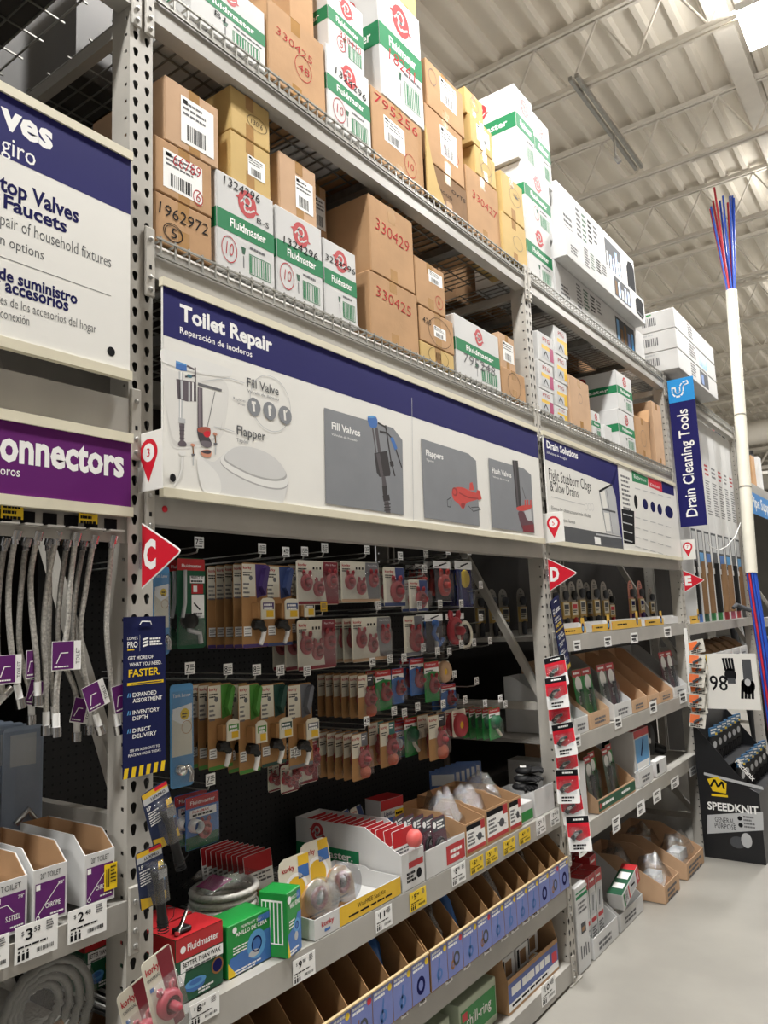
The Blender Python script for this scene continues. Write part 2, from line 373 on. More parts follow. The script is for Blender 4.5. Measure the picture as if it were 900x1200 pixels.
def post_mesh():
    mb = MB(); a = PW/4
    t1 = with_corners(tear, a, PITCHH/2)
    holed(mb, a, PW/2, NCELL, 0, t1, None, STEEL); holed(mb, 3*a, PW/2, NCELL, 0, t1, None, STEEL)
    D = .078; s1 = with_corners(sq, .018, PITCHH/2)
    TL = Matrix(((0, 0, 0, 0), (-1, 0, 0, 0), (0, 0, 1, 0), (0, 0, 0, 1)))   # side panel facing -x: local x runs towards -y
    holed(mb, -.018, .036, NCELL, 0, s1, TL, STEEL)
    zt = NCELL*PITCHH
    mb.add([(0, D, 0), (0, .036, 0), (0, .036, zt), (0, D, zt)], [(0, 1, 2, 3)], STEEL)
    TR = Matrix(((0, 0, 0, PW), (1, 0, 0, 0), (0, 0, 1, 0), (0, 0, 0, 1))); holed(mb, .018, .036, NCELL, 0, s1, TR, STEEL)
    mb.add([(PW, .036, 0), (PW, D, 0), (PW, D, zt), (PW, .036, zt)], [(0, 1, 2, 3)], STEEL)
    mb.box(0, .018, D, D+.002, 0, zt, STEEL); mb.box(PW-.018, PW, D, D+.002, 0, zt, STEEL)
    mb.box(.003, PW-.003, .02, .021, 0, zt, DARKST_SHADE)  # dark sheet stands in for the shade inside the hollow post
    return mb
post_lab = {'A': 'perforated steel rack upright out of view beside the camera', 'C': 'perforated grey steel rack upright carrying the red C flag', 'D': 'perforated grey steel rack upright carrying the red D flag',
            'E': 'perforated grey steel rack upright carrying the red E flag', 'F': 'farthest perforated grey rack upright beside the white pipe'}
RDEPTH = 1.06; UP = None
for k in 'CDEF':
    if UP is None:
        UP = thing('rack_upright', post_lab[k], 'rack upright', (0, PY[k], 0), R90, 'perforated rack uprights')
        f = post_mesh().build('post', UP); r = f.copy(); COL.objects.link(r); r.parent = UP; r.location = (PW, RDEPTH, 0); r.rotation_euler = (0, 0, math.pi)
        for s in (0, 1):
            mb = MB(); y0 = .015 if s == 0 else RDEPTH-.1; mb.box(-.03, PW+.03, y0-.03, y0+.1, 0, .008, STEEL); mb.build('foot_plate', UP)
        for (y0, z0, y1, z1) in ((.08, 1.36, .98, 3.05), (.08, .25, .98, 1.2),):
            mb = MB(); a = Vector((PW/2, y0, z0)); b = Vector((PW/2, y1, z1)); d = (b-a).normalized(); nrm = Vector((0, -d.z, d.y))*.019
            vs = []
            for xx in (-.015, .015): vs += [a-nrm+Vector((xx, 0, 0)), b-nrm+Vector((xx, 0, 0)), b+nrm+Vector((xx, 0, 0)), a+nrm+Vector((xx, 0, 0))]
            mb.add(vs, [(0, 1, 2, 3), (7, 6, 5, 4), (0, 4, 5, 1), (1, 5, 6, 2), (2, 6, 7, 3), (3, 7, 4, 0)], STEEL); mb.build('diagonal_brace', UP)
        for z in (.2, 1.3, 3.1, 3.5):
            mb = MB(); mb.box(PW/2-.015, PW/2+.015, .078, .985, z-.02, z+.02, STEEL); mb.build('cross_brace', UP)
    else: dup(UP, (0, PY[k], 0), label=post_lab[k])
# ================================================================== crossbeams, clips and decks
SPANS = {'B': (PY['A']+PW, PY['C']), 'C': (PY['C']+PW, PY['D']), 'D': (PY['D']+PW, PY['E']), 'E': (PY['E']+PW, PY['F']), 'G': (PY['F']+PW, 10.1)}
def bolt(mb, x, z, y=-.014, r=.007, mat=None):
    mb.lathe([(0, .006), (r*.7, .006), (r, .003), (r, 0)], mat or GALV, 8, (x, y, z), 'y')
BOLT = [None]
def crossbeam(bay, z0, z1, label, X=0., proud=.0, sides=True, step=True):
    """stepped box beam hung on two uprights with a toothed clip at each end; local origin at the near end"""
    a, b = SPANS[bay]; L = b-a
    t = thing('rack_crossbeam', label, 'crossbeam', (X, a, z0), R90, 'steel rack crossbeams'); h = z1-z0
    mb = MB(); mb.yzprism([(-.006-proud, 0), (-.006-proud, h*.82), (-.002, h*.86), (.012, h), (.05, h), (.05, 0)], .001, L-.001, BEAM) if step else mb.yzprism([(-.006, 0), (-.006, h), (.05, h), (.05, 0)], .001, L-.001, BEAM)
    mb.build('beam_body', t)
    for e in (0, 1):
        mb = MB(); x0 = -.032 if e == 0 else L; zb, zt = max(-.06, .01-z0), h+.03
        mb.cbox(x0, x0+.032, -.012, -.003, zb, zt, STEEL, .003)
        mb.box(x0+.012, x0+.02, -.0125, -.0118, zb+.078, zb+.09, INK)
        cl = mb.build('end_clip', t)
        for zz in (zb+.02, zb+.055, zt-.035):
            if BOLT[0] is None: m2 = MB(); bolt(m2, 0, 0, 0); BOLT[0] = m2.build('bolt', cl)
            else: c = BOLT[0].copy(); COL.objects.link(c); c.parent = cl; BOLT[0] = c
            BOLT[0].location = (x0+.016, -.012, zz)
    t2 = t; return t
def rear_beam(bay, z0, z1, label):
    a, b = SPANS[bay]; mb = MB(); mb.box(.001, b-a-.001, RDEPTH-.05, RDEPTH, 0, z1-z0, BEAM)
    return solo(mb, 'rack_crossbeam', label, 'crossbeam', (0, a, z0), R90, 'steel rack crossbeams')
def wire_deck(bay, z, label, lip=.05, front=True, seed=0):
    a, b = SPANS[bay]; L = b-a; t = thing('wire_deck', label, 'wire deck', (0, a, z), R90, 'wire decks of the rack')
    mb = MB(); n = int(L/.05)
    for i in range(n+1):
        x = .02+i*(L-.04)/n
        mb.box(x-.0025, x+.0025, -.012, RDEPTH-.06, -.002, .003, WIREM)
        if front: mb.box(x-.0025, x+.0025, -.0125, -.0085, -lip, .012, WIREM)
    for i in range(8): y = .08+i*.12; mb.box(.004, L-.004, y-.0025, y+.0025, -.006, -.001, WIREM)
    if front: mb.box(.004, L-.004, -.015, -.0085, -lip, -lip+.005, WIREM); mb.box(.004, L-.004, -.015, -.0085, 0, .005, WIREM)
    mb.build('wire_grid', t)
    for i in range(3):
        x = L*(.2+.3*i); m2 = MB(); m2.box(x-.03, x+.03, .055, RDEPTH-.055, -.045, -.0075, GALV); m2.build('deck_support', t)
    return t
ZT, ZM = 3.625, 2.845                                          # tops of the two upper decks
for bay, w in (('B', 'above the valves sign'), ('C', 'above the toilet repair sign'), ('D', 'above the drain solutions sign'), ('E', 'behind the hanging drain sign')):
    crossbeam(bay, ZT-.115, ZT-.005, 'topmost grey crossbeam '+w); rear_beam(bay, ZT-.115, ZT-.005, 'topmost rear crossbeam '+w)
    wire_deck(bay, ZT, 'topmost wire deck '+w)
for bay, w in (('C', 'right above the toilet repair sign'), ('D', 'right above the drain solutions sign')):
    crossbeam(bay, ZM-.115, ZM-.005, 'grey crossbeam under the carton row '+w); rear_beam(bay, ZM-.115, ZM-.005, 'rear crossbeam under the carton row '+w)
    wire_deck(bay, ZM, 'wire deck carrying the carton row '+w)
crossbeam('C', 2.05, 2.128, 'grey crossbeam along the bottom of the toilet repair sign', step=False)
crossbeam('D', 2.05, 2.128, 'grey crossbeam along the bottom of the drain solutions sign', step=False)
crossbeam('B', 2.272, 2.372, 'grey crossbeam between the valves sign and the purple sign', step=False)
crossbeam('B', 1.075, 1.14, 'grey shelf crossbeam under the purple boxed hoses', step=False)
Z1, Z2 = .82, .45
crossbeam('C', Z1-.085, Z1, 'grey shelf edge below the wax ring boxes', X=0, step=False); crossbeam('C', Z2-.09, Z2, 'grey shelf edge below the violet parts bins', step=False)
crossbeam('C', .015, .1, 'lowest grey shelf edge beside the floor below the violet bins', step=False)
for z, w in ((1.645, 'below the yellow trays'), (1.12, 'below the tall tool trays'), (.67, 'with white tags hanging below it')):
    crossbeam('D', z-.085, z, 'light grey shelf edge '+w, step=False)
crossbeam('E', 1.545, 1.625, 'far grey shelf edge below the tall white cartons', step=False); crossbeam('E', 1.08, 1.15, 'far low grey shelf edge behind the glove sign', step=False)
def shelf_pan(bay, z, label, depth=RDEPTH-.06, mat=None, wire=True):
    a, b = SPANS[bay]; L = b-a; t = thing('shelf_deck', label, 'shelf', (0, a, z), R90, 'shelf decks')
    if wire:
        mb = MB(); n = int(L/.026)
        for i in range(n): x = .01+i*(L-.02)/n; mb.box(x-.003, x+.003, .0515, depth, -.005, .001, M('white_wire', '#c9c9c6', .4, .2, .05))
        mb.build('deck_wire', t); mb = MB(); mb.box(.002, L-.002, .0515, depth, -.02, -.012, DARKST_SHADE); mb.build('deck_sheet', t)
    else: mb = MB(); mb.box(.002, L-.002, .0515, depth, -.02, 0, mat or BEAM); mb.build('deck_sheet', t)
    return t
shelf_pan('C', Z1, 'wire shelf under the wax ring boxes'); shelf_pan('C', Z2, 'wire shelf under the violet parts bins'); shelf_pan('C', .1, 'lowest shelf sheet under the open carton', wire=False)
shelf_pan('B', 1.14, 'shelf sheet under the purple boxed hoses', .5, wire=False)
for z, w in ((1.645, 'under the yellow trays'), (1.12, 'under the tall tool trays'), (.67, 'under the green fronted tray')): shelf_pan('D', z, 'grey shelf sheet '+w, wire=False)
shelf_pan('E', 1.625, 'far shelf sheet under the tall white cartons', .6, wire=False); shelf_pan('E', 1.15, 'far low shelf sheet behind the glove sign', .6, wire=False)
# back panels added to block light from behind the rack
BACKM = M('light_block_board', '#2b2622', .8, 0, .1)
for bay, w in (('B', 'behind the hoses'), ('C', 'behind the hanging flappers'), ('D', 'behind the tool trays'), ('E', 'behind the tall cartons')):
    a, b = SPANS[bay]; mb = MB(); mb.box(0, b-a, RDEPTH+.01, RDEPTH+.02, .0, ZT-.12, BACKM); solo(mb, 'light_block_panel', 'dark hardboard added to block light '+w, 'back panel', (0, a, 0))
PEGX = .56
mb = MB(); mb.box(.0, 2.25, PEGX, PEGX+.006, 0, 1.2, PEG)
pg = thing('pegboard', 'black pegboard holding the hanging flapper cards', 'pegboard', (0, PY['C']+PW+.01, .84)); mb.build('board', pg)
mb = MB(); mb.box(2.25, 2.275, PEGX-.02, PEGX+.03, 0, 1.2, M('peg_edge', '#5a5148', .7)); mb.build('edge_strip', pg)
mb = MB()
for i in range(88):
    for j in range(46): x, z = .03+.0254*i, .03+.0254*j; mb.add([(x-.003, PEGX-.0004, z-.003), (x+.003, PEGX-.0004, z-.003), (x+.003, PEGX-.0004, z+.003), (x-.003, PEGX-.0004, z+.003)], [(0, 1, 2, 3)], INK)
tag(mb.build('peg_hole', pg), kind='stuff')
# ================================================================== signs
class Sign:
    """flat printed panel on plane X facing the aisle; print is placed through photo pixels on that plane"""
    def __init__(s, name, label, X, y0, y1, z0, z1, mat=None, t=.008, channel=True, cat='sign'):
        s.X, s.y0, s.z0, s.w, s.h = X, y0, z0, y1-y0, z1-z0; s.k = 0; s.clamp = y0 > 2
        s.t = thing(name, label, cat, (X, y0, z0))
        mb = MB(); mb.box(0, s.w, 0, t, 0, s.h, mat or SIGNW); mb.build('panel', s.t); s.m = MB(); s.m.rect(.001, s.w-.001, .001, s.h-.001, -.0004, mat or SIGNW)
        if channel:
            for z, nm in ((s.h-.004, 'top_channel'), (-.02, 'bottom_channel')):
                mb = MB(); mb.box(-.004, s.w+.004, -.006, t+.004, z, z+.024, CREAM); mb.build(nm, s.t)
    def p(s, px, py): q = on(0, s.X, px, py); return (max(.001, q.y-s.y0) if s.clamp else q.y-s.y0, q.z-s.z0)
    def Y(s): s.k += 1; return -.0006-.00002*s.k
    def poly(s, pts, mat): s.m.poly([s.p(*q) for q in pts], s.Y(), mat)
    def spoly(s, pts, mat):
        for _ in range(3): pts = [q for k in range(len(pts)) for q in ((pts[k][0]*.75+pts[(k+1) % len(pts)][0]*.25, pts[k][1]*.75+pts[(k+1) % len(pts)][1]*.25), (pts[k][0]*.25+pts[(k+1) % len(pts)][0]*.75, pts[k][1]*.25+pts[(k+1) % len(pts)][1]*.75))]
        s.poly(pts, mat)
    def line(s, pts, w, mat): s.m.line([s.p(*q) for q in pts], w, s.Y(), mat)
    def rect(s, x0, x1, z0, z1, mat): s.m.rect(x0, x1, z0, z1, s.Y(), mat)
    def ell(s, px, py, rx, rz, mat): a = s.p(px, py); b = s.p(px+rx, py); c = s.p(px, py-rz); s.m.disc(a[0], a[1], abs(b[0]-a[0]), s.Y(), mat, abs(c[1]-a[1]))
    def ring(s, px, py, rx, wd, mat): a = s.p(px, py); b = s.p(px+rx, py); r = b[0]-a[0]; s.m.ring(a[0], a[1], r-wd, r, s.Y(), mat, 32)
    def text(s, t, bl, br, top, mat, bold=0.):
        a, b = s.p(*bl), s.p(*br); h = s.p(bl[0], top)[1]-a[1]; s.m.text(t, a[0], a[1], h, s.Y(), mat, bold, 'l', b[0]-a[0])
    def done(s): s.m.build('print', s.t)
# --- toilet repair sign
g = Sign('aisle_sign', 'long white and navy toilet repair sign between two crossbeams', .036, .082, 2.45, 2.14, 2.705)
bz = g.p(187, 391)[1]; g.rect(0, g.w, bz, g.h, NAVY)
g.text('Toilet Repair', (210.7, 374), (319, 410.5), 356.5, WHITE, .035); g.text('Reparación de inodoros', (210.7, 390), (295.3, 418.5), 382.7, WHITE, .012)
Q = lambda *pts: [(185+x/5.625, 395+y/5.625) for x, y in pts]
TANK = M('print_tank', '#dddcd8', .5, 0, .01); TANK2 = M('print_tank_edge', '#cfceca', .5, 0, .01); BOWL = M('print_bowl', '#d9d9d7', .5, 0, .01); SEAT = M('print_seat', '#d0d0cf', .5, 0, .01); SEATL = M('print_seat_light', '#e4e4e1', .5, 0, .01); SEATD = M('print_seat_line', '#a9a9a8', .5, 0, 0); PLUM = M('print_plum', '#5b5259', .5, 0, .03); PLUMD = M('print_plum_dark', '#3f393f', .5, 0, .02)
g.spoly(Q((22, 165), (60, 210), (260, 265), (475, 270), (455, 520), (420, 690), (260, 735), (110, 745), (75, 700), (45, 420)), TANK); g.spoly(Q((48, 420), (80, 690), (130, 735), (260, 715), (400, 680), (430, 520), (410, 660), (250, 690), (130, 700), (90, 660)), TANK2); g.spoly(Q((14, 80), (40, 75), (480, 205), (495, 240), (470, 270), (260, 240), (60, 180), (14, 150)), SEATL); g.line(Q((14, 150), (60, 182), (260, 243), (470, 272)), .002, TANK2)
g.poly(Q((136, 225), (168, 235), (160, 545), (138, 545)), LGREY); g.poly(Q((148, 230), (156, 232), (150, 545), (144, 545)), WHITE); g.poly(Q((118, 155), (188, 180), (190, 225), (152, 222), (116, 205)), BLUE); g.poly(Q((118, 155), (188, 180), (188, 190), (118, 168)), LBLUE)
g.poly(Q((120, 275), (250, 300), (250, 425), (190, 425), (130, 405)), PLUM); g.poly(Q((148, 283), (162, 286), (166, 412), (150, 408)), LGREY); g.poly(Q((200, 295), (212, 297), (212, 424), (200, 424)), LGREY); g.poly(Q((225, 298), (234, 300), (234, 424), (225, 424)), WHITE); g.poly(Q((136, 280), (144, 281), (148, 405), (138, 402)), PLUMD)
g.line(Q((190, 190), (238, 215)), .006, PLUM); g.line(Q((245, 200), (247, 425)), .005, PLUMD); g.line(Q((178, 262), (250, 255)), .005, PLUMD); g.ell(*Q((207, 258))[0], 3, 2, M('print_teal', '#3f6e7c', .5)); g.poly(Q((135, 530), (180, 540), (180, 570), (135, 565)), LGREY); g.poly(Q((140, 570), (174, 572), (170, 690), (146, 688)), PLUM)
for yy in (590, 615, 640, 665): g.line(Q((140, yy), (174, yy+3)), .0015, PLUMD)
g.spoly(Q((130, 700), (146, 680), (172, 682), (190, 705), (185, 722), (150, 722), (132, 716)), PLUM); g.spoly(Q((135, 745), (185, 750), (182, 785), (140, 785)), SEATL); g.line(Q((160, 790), (158, 870), (140, 930), (105, 985)), .011, TANK2); g.line(Q((157, 790), (155, 870), (137, 928), (103, 980)), .004, SEATL)
g.poly(Q((260, 330), (292, 337), (295, 595), (260, 600)), PLUM); g.poly(Q((268, 332), (276, 334), (278, 595), (270, 597)), M('print_plum_light', '#857b82', .5)); g.poly(Q((262, 300), (420, 345), (418, 360), (262, 318)), INKG); g.line(Q((375, 358), (325, 590)), .002, INKG)
g.spoly(Q((255, 590), (300, 600), (352, 690), (358, 720), (310, 735), (272, 690), (258, 640)), PLUMD); g.spoly(Q((258, 595), (330, 590), (348, 610), (345, 655), (310, 660), (290, 630), (260, 625)), M('print_brick', '#a4503f', .5)); g.spoly(Q((295, 625), (342, 615), (345, 658), (308, 664)), RED); g.spoly(Q((270, 680), (358, 690), (350, 730), (290, 725)), M('print_plum_mid', '#6b646b', .5)); g.spoly(Q((278, 745), (352, 740), (352, 790), (320, 798), (280, 775)), M('print_salmon', '#cf8f74', .5)); g.spoly(Q((282, 748), (350, 745), (348, 768), (320, 772), (284, 760)), PLUMD)
for a, b in ((228, 712), (375, 640)): g.line(Q((a, b), (a+4, b+65)), .004, COPPER); g.ell(*Q((a, b))[0], 2.6, 1.8, M('print_salmon', '#cf8f74', .5)); g.spoly(Q((a-15, b+62), (a+5, b+55), (a+20, b+65), (a, b+75)), INKG); g.line(Q((a+4, b+75), (a+2, b+135)), .004, LGREY)
g.spoly(Q((250, 785), (285, 790), (360, 830), (400, 800), (460, 740), (600, 800), (860, 930), (850, 1010), (820, 1120), (600, 1085), (380, 1045), (300, 1040), (265, 930)), BOWL); g.spoly(Q((250, 785), (290, 800), (400, 900), (420, 1000), (400, 1045), (300, 1035), (270, 940)), SEATL)
g.spoly(Q((405, 810), (440, 760), (520, 720), (640, 730), (780, 800), (860, 920), (855, 1000), (760, 1010), (620, 970), (480, 900), (415, 845)), SEATD); g.spoly(Q((407, 802), (440, 757), (520, 715), (640, 726), (780, 796), (860, 912), (853, 990), (760, 1000), (620, 960), (480, 890), (417, 838)), SEATL)
g.spoly(Q((430, 800), (450, 760), (520, 722), (640, 732), (780, 800), (848, 895), (845, 940), (760, 955), (620, 920), (500, 860), (440, 820)), SEATD); g.spoly(Q((436, 790), (455, 755), (520, 718), (640, 726), (775, 792), (843, 885), (838, 925), (760, 942), (620, 908), (505, 850), (446, 812)), SEAT)
g.text('Fill Valve', (289.3, 452.7), (326.3, 462.5), 442.5, DGREY, .006); g.text('Válvula de llenado', (289.3, 459.3), (326.5, 469.3), 456, INKG); g.text('Flapper', (277.3, 509.3), (310.7, 514.5), 498.3, DGREY, .006); g.text('Tapón', (276.7, 517.3), (290, 519.5), 513.3, INKG)
g.line([(236, 447), (268, 443), (286, 449)], .002, LGREY); g.line([(250, 500), (262, 502), (274, 506)], .002, LGREY); g.ring(317, 473, 23, .002, LGREY)
for i, q in enumerate(((297.3, 476.7), (315.7, 481.7), (333.7, 486.7))):
    g.ell(q[0], q[1], 7.6, 10.5, GREY); g.line([(q[0]-1, q[1]-6), (q[0], q[1]+6)], .009, SIGNW); g.line([(q[0]-3+2*i, q[1]-5), (q[0]+2, q[1]-4)], .009, SIGNW)
g.text('Replaces', (273, 468), (287, 472), 465, INKG); g.text('these:', (278, 474), (287, 477), 471.5, INKG)
g.ell(202, 560, 3.6, 5, INK)
pa = [(379.3, 477.7), (460, 501.5), (471, 516), (472.5, 603.3), (381, 590)]; g.poly(pa, GREY); g.text('Fill Valves', (388.3, 502.7), (421.7, 511.5), 494.5, WHITE, .02); g.text('Válvulas de llenado', (388, 510), (418, 518), 507.3, WHITE)
Q = lambda *pts: [(375+x/3.4615, 470+y/3.4615) for x, y in pts]; VB = M('print_valve_black', '#2e2a2c', .6, 0, .05); VG = M('print_valve_grey', '#504b4e', .6, 0, .05)
g.poly(Q((208, 105), (232, 108), (246, 212), (224, 212)), VG); g.poly(Q((214, 108), (220, 109), (234, 212), (228, 212)), GREY); g.spoly(Q((188, 65), (205, 60), (230, 64), (232, 100), (222, 112), (198, 106)), BLUE); g.spoly(Q((186, 64), (206, 58), (231, 64), (208, 71)), LBLUE)
g.poly(Q((218, 212), (270, 202), (284, 290), (282, 304), (240, 308), (228, 290)), VB); g.poly(Q((226, 214), (240, 211), (256, 304), (244, 306)), VG); g.poly(Q((248, 306), (262, 304), (270, 352), (252, 354)), VG); g.poly(Q((250, 345), (270, 345), (272, 382), (254, 384)), VB); g.poly(Q((252, 384), (278, 380), (282, 404), (256, 408)), VB); g.poly(Q((258, 408), (276, 406), (284, 455), (264, 453)), VG)
for yy in (420, 432, 444): g.line(Q((258, yy), (284, yy-2)), .004, VB)
g.line(Q((232, 88), (262, 105), (270, 130), (288, 150), (302, 185), (330, 270)), .007, VB); g.line(Q((264, 98), (286, 245), (302, 305)), .008, VB); g.line(Q((240, 124), (268, 130)), .008, VB); g.poly(Q((282, 150), (294, 146), (312, 192), (302, 200)), BLUE); g.poly(Q((280, 246), (294, 243), (298, 264), (284, 266)), VB)
g.line([(482, 466), (484, 611)], .0025, LGREY)
g.poly([(492.7, 514), (548.3, 531.7), (557.3, 540), (561.7, 616.7), (496.7, 606.7)], GREY); g.text('Flappers', (498.7, 533.3), (519, 540), 526.8, WHITE, .02); g.text('Tapones', (499, 540), (508, 543), 537.5, WHITE)
FR = M('print_flapper', '#c6453f', .5, 0, .05); FD = M('print_flapper_dark', '#96302f', .5, 0, .05)
g.line(Q((528, 392), (514, 402), (516, 428), (528, 430), (530, 402)), .004, DGREY); g.line(Q((600, 425), (620, 448), (650, 440), (640, 430), (612, 432)), .004, DGREY)
g.spoly(Q((530, 362), (548, 348), (580, 350), (604, 364), (632, 372), (650, 395), (620, 405), (590, 412), (584, 436), (574, 438), (560, 415), (538, 402)), FR); g.poly(Q((603, 362), (606, 332), (616, 330), (624, 362)), FR); g.poly(Q((628, 382), (636, 360), (646, 364), (654, 398), (640, 402)), FR); g.ell(*Q((545, 368))[0], 3.2, 5, FD); g.ell(*Q((543, 368))[0], 2, 3.2, FR); g.line(Q((562, 372), (600, 392), (640, 396)), .006, FD); g.spoly(Q((566, 416), (588, 412), (584, 434), (576, 436)), FD)
g.poly([(571.7, 536.7), (613.3, 549.3), (621.7, 556.7), (626, 625), (576, 618.3)], GREY); g.text('Flush Valves', (576.3, 554), (598.7, 560), 548, WHITE, .02); g.text('Válvulas de descarga', (577, 559.5), (596, 563.5), 557.5, WHITE)
g.poly(Q((778, 240), (800, 242), (816, 440), (796, 440)), VB); g.poly(Q((784, 241), (790, 241), (806, 440), (800, 440)), VG); g.line(Q((818, 350), (832, 398)), .004, VB)
g.spoly(Q((792, 432), (815, 424), (858, 420), (860, 432), (830, 446), (798, 446)), FR)
for xx in (828, 838, 850): g.poly(Q((xx, 402), (xx+5, 401), (xx+5, 424), (xx, 425)), FR)
g.poly(Q((826, 446), (854, 440), (858, 484), (836, 490)), LGREY); g.spoly(Q((798, 446), (826, 446), (838, 488), (866, 486), (864, 534), (820, 530), (806, 480)), M('print_valve_plum', '#5d3a44', .5, 0, .04)); g.poly(Q((820, 505), (866, 500), (866, 534), (822, 530)), MAROON)
g.done()
mb = MB(); mb.lathe([(0, .001), (.009, .001), (.009, 0)], RED, 12, axis='y'); q = on(0, .0, 191, 597); solo(mb, 'round_sticker', 'small red dot sticker on the crossbeam under the toilet repair sign', 'sticker', (.0075, q.y, q.z))
# --- drain solutions sign (two panels)
g = Sign('aisle_sign', 'white drain solutions sign with navy top wave beside the D flag', .036, 2.53, 3.655, 2.14, 2.705)
Q = lambda *pts: [(635+x/5.4545, 505+y/5.4545) for x, y in pts]
g.poly(Q((0, 35), (482, 218), (522, 760), (520, 760), (440, 340), (10, 178)), NAVY); g.poly(Q((440, 335), (482, 218), (484, 240), (458, 345)), INKB)
g.text('Drain Solutions', (640.7, 524.5), (677.3, 540), 516.5, WHITE, .03); g.text('Soluciones de desagüe', (640.7, 531), (664, 540), 528, WHITE)
g.text('Fight Stubborn Clogs', (643.5, 561.7), (692.3, 573.8), 548.5, INK, .0); g.text('& Slow Drains', (645, 575), (678, 584.5), 563.3, INK, .0)
g.line([(646, 582), (685, 592)], .003, LGREY)
for q in (687, 690.5, 694): g.ring(q, 594, 1.6, .002, LGREY)
g.text('Elimine las obstrucciones más difíciles', (646, 597), (692.3, 608.5), 592.7, DGREY); g.text('y desagües lentos', (651, 609.5), (674, 614), 605.5, DGREY)
g.poly(Q((365, 385), (445, 340), (470, 420), (500, 670), (410, 650)), LGREY); g.poly(Q((372, 395), (400, 380), (420, 490), (392, 495)), SIGNW); g.poly(Q((395, 520), (428, 525), (440, 640), (412, 640)), SIGNW); g.line(Q((412, 375), (452, 660)), .006, DGREY); g.line(Q((388, 500), (470, 520)), .012, DGREY); g.line(Q((365, 385), (412, 652)), .006, DGREY); g.poly(Q((362, 380), (442, 338), (448, 348), (370, 392)), INK)
g.poly(Q((0, 592), (135, 605), (405, 655), (505, 675), (522, 755), (0, 700)), DGREY); g.poly(Q((345, 655), (510, 680), (510, 690), (345, 665)), LGREY); g.poly(Q((334, 675), (372, 682), (378, 728), (340, 722)), WHITE)
g.done()
g = Sign('aisle_sign', 'white drain product chart with green, red and navy headings', .036, 3.665, 4.975, 2.14, 2.705)
g.poly([(740, 551), (759, 560), (759, 569), (741, 564)], GREEN); g.poly([(759, 559), (775, 565), (776, 577), (760, 570)], RED); g.poly([(775, 563), (789, 570), (790, 581), (776, 577)], NAVY)
for a, b, t in ((743, 757, 'Bathroom'), (762, 773, 'Kitchen')): g.text(t, (a, 560 if a < 750 else 569), (b, 565 if a < 750 else 572.5), 556 if a < 750 else 565.5, WHITE)
g.m.lines(*g.p(727, 556)[:1], g.p(738, 556)[0], g.p(727, 556)[1], .014, .016, 8, g.Y(), INKG, 3, .3); g.poly([(728, 596), (743, 599), (744, 638), (730, 636)], INK)
for q in (602, 612, 622, 632): g.line([(730, q), (741, q+3)], .007, LGREY)
for k, (q, w, h, m) in enumerate(((745, 2, 8, INK), (756, 3, 6, INKB), (765, 2.6, 6, INKB), (773, 2.6, 6, INKB), (784, 4.5, 7, INKB))): g.ell(q, 588+k*3, w, h, m)
for q in (572, 606, 618, 629, 640):
    for k in range(5): g.line([(744+k*9, q+k*2.6), (750+k*9, q+1.6+k*2.6)], .005, LGREY)
g.text('for sale in the plumbing aisle', (731, 641), (776, 651.5), 639, INKG) if 0 else None
g.done()
# --- stop valve sign and purple connector sign
g = Sign('aisle_sign', 'large white and navy valves sign above the purple sign', .036, -2.4, -.022, 2.43, 3.02)
g.rect(0, g.w, g.p(75, 216)[1], g.h, NAVY)
def tail(g, s, pre, bl, br, top, mat, bold):
    a, b = g.p(*bl), g.p(*br); h = g.p(br[0], top)[1]-b[1]; vs = text_geo(s, bold); k = (b[0]-a[0])/(vs[3]-vs[2]); y = g.Y()
    g.m.text(s, a[0], a[1], h, y, mat, bold, 'l', b[0]-a[0])
    if pre: pv = text_geo(pre, bold); g.m.text(pre, a[0]-.01-(pv[3]-pv[2])*k, a[1], h, y, mat, bold, 'l', (pv[3]-pv[2])*k)
tail(g, 'ves', 'Val', (0, 146), (61.7, 168.5), 139, WHITE, .035); tail(g, 'giro', '', (1, 177), (41.5, 187.5), 167, WHITE, .0)
tail(g, 'top Valves', 'S', (-1, 222), (92, 258), 241, INKB, .03); tail(g, 'Faucets', '& ', (4, 243), (78, 269), 254, INKB, .03)
tail(g, 'pair of household fixtures', 're', (0, 263), (130, 314), 301, DGREY, -.004); tail(g, 'n options', '', (0, 286), (51, 302.5), 291, DGREY, -.004)
g.line([(-60, 279), (130, 347)], .0015, INKG)
tail(g, 'de suministro', '', (-2, 326), (90.5, 354.5), 342, INKB, .03); tail(g, 'accesorios', 'y ', (5.5, 341), (80, 363.5), 350, INKB, .03)
tail(g, 'es de los accesorios del hogar', '', (0, 356), (112.5, 390), 380, DGREY, -.006); tail(g, 'conexión', '', (0, 372), (34, 381), 370, DGREY, -.006)
g.ell(130, 412, 4.6, 5.5, INK); g.done()
g = Sign('aisle_sign', 'purple connectors sign above the hanging braided hoses', .036, -2.4, -.018, 2.078, 2.25, PURP)
tail(g, 'onnectors', 'C', (-1, 538), (145, 557.5), 526, WHITE, .035); tail(g, 'oros', 'inod', (0, 556), (23, 559.5), 549, WHITE, .006); g.done()
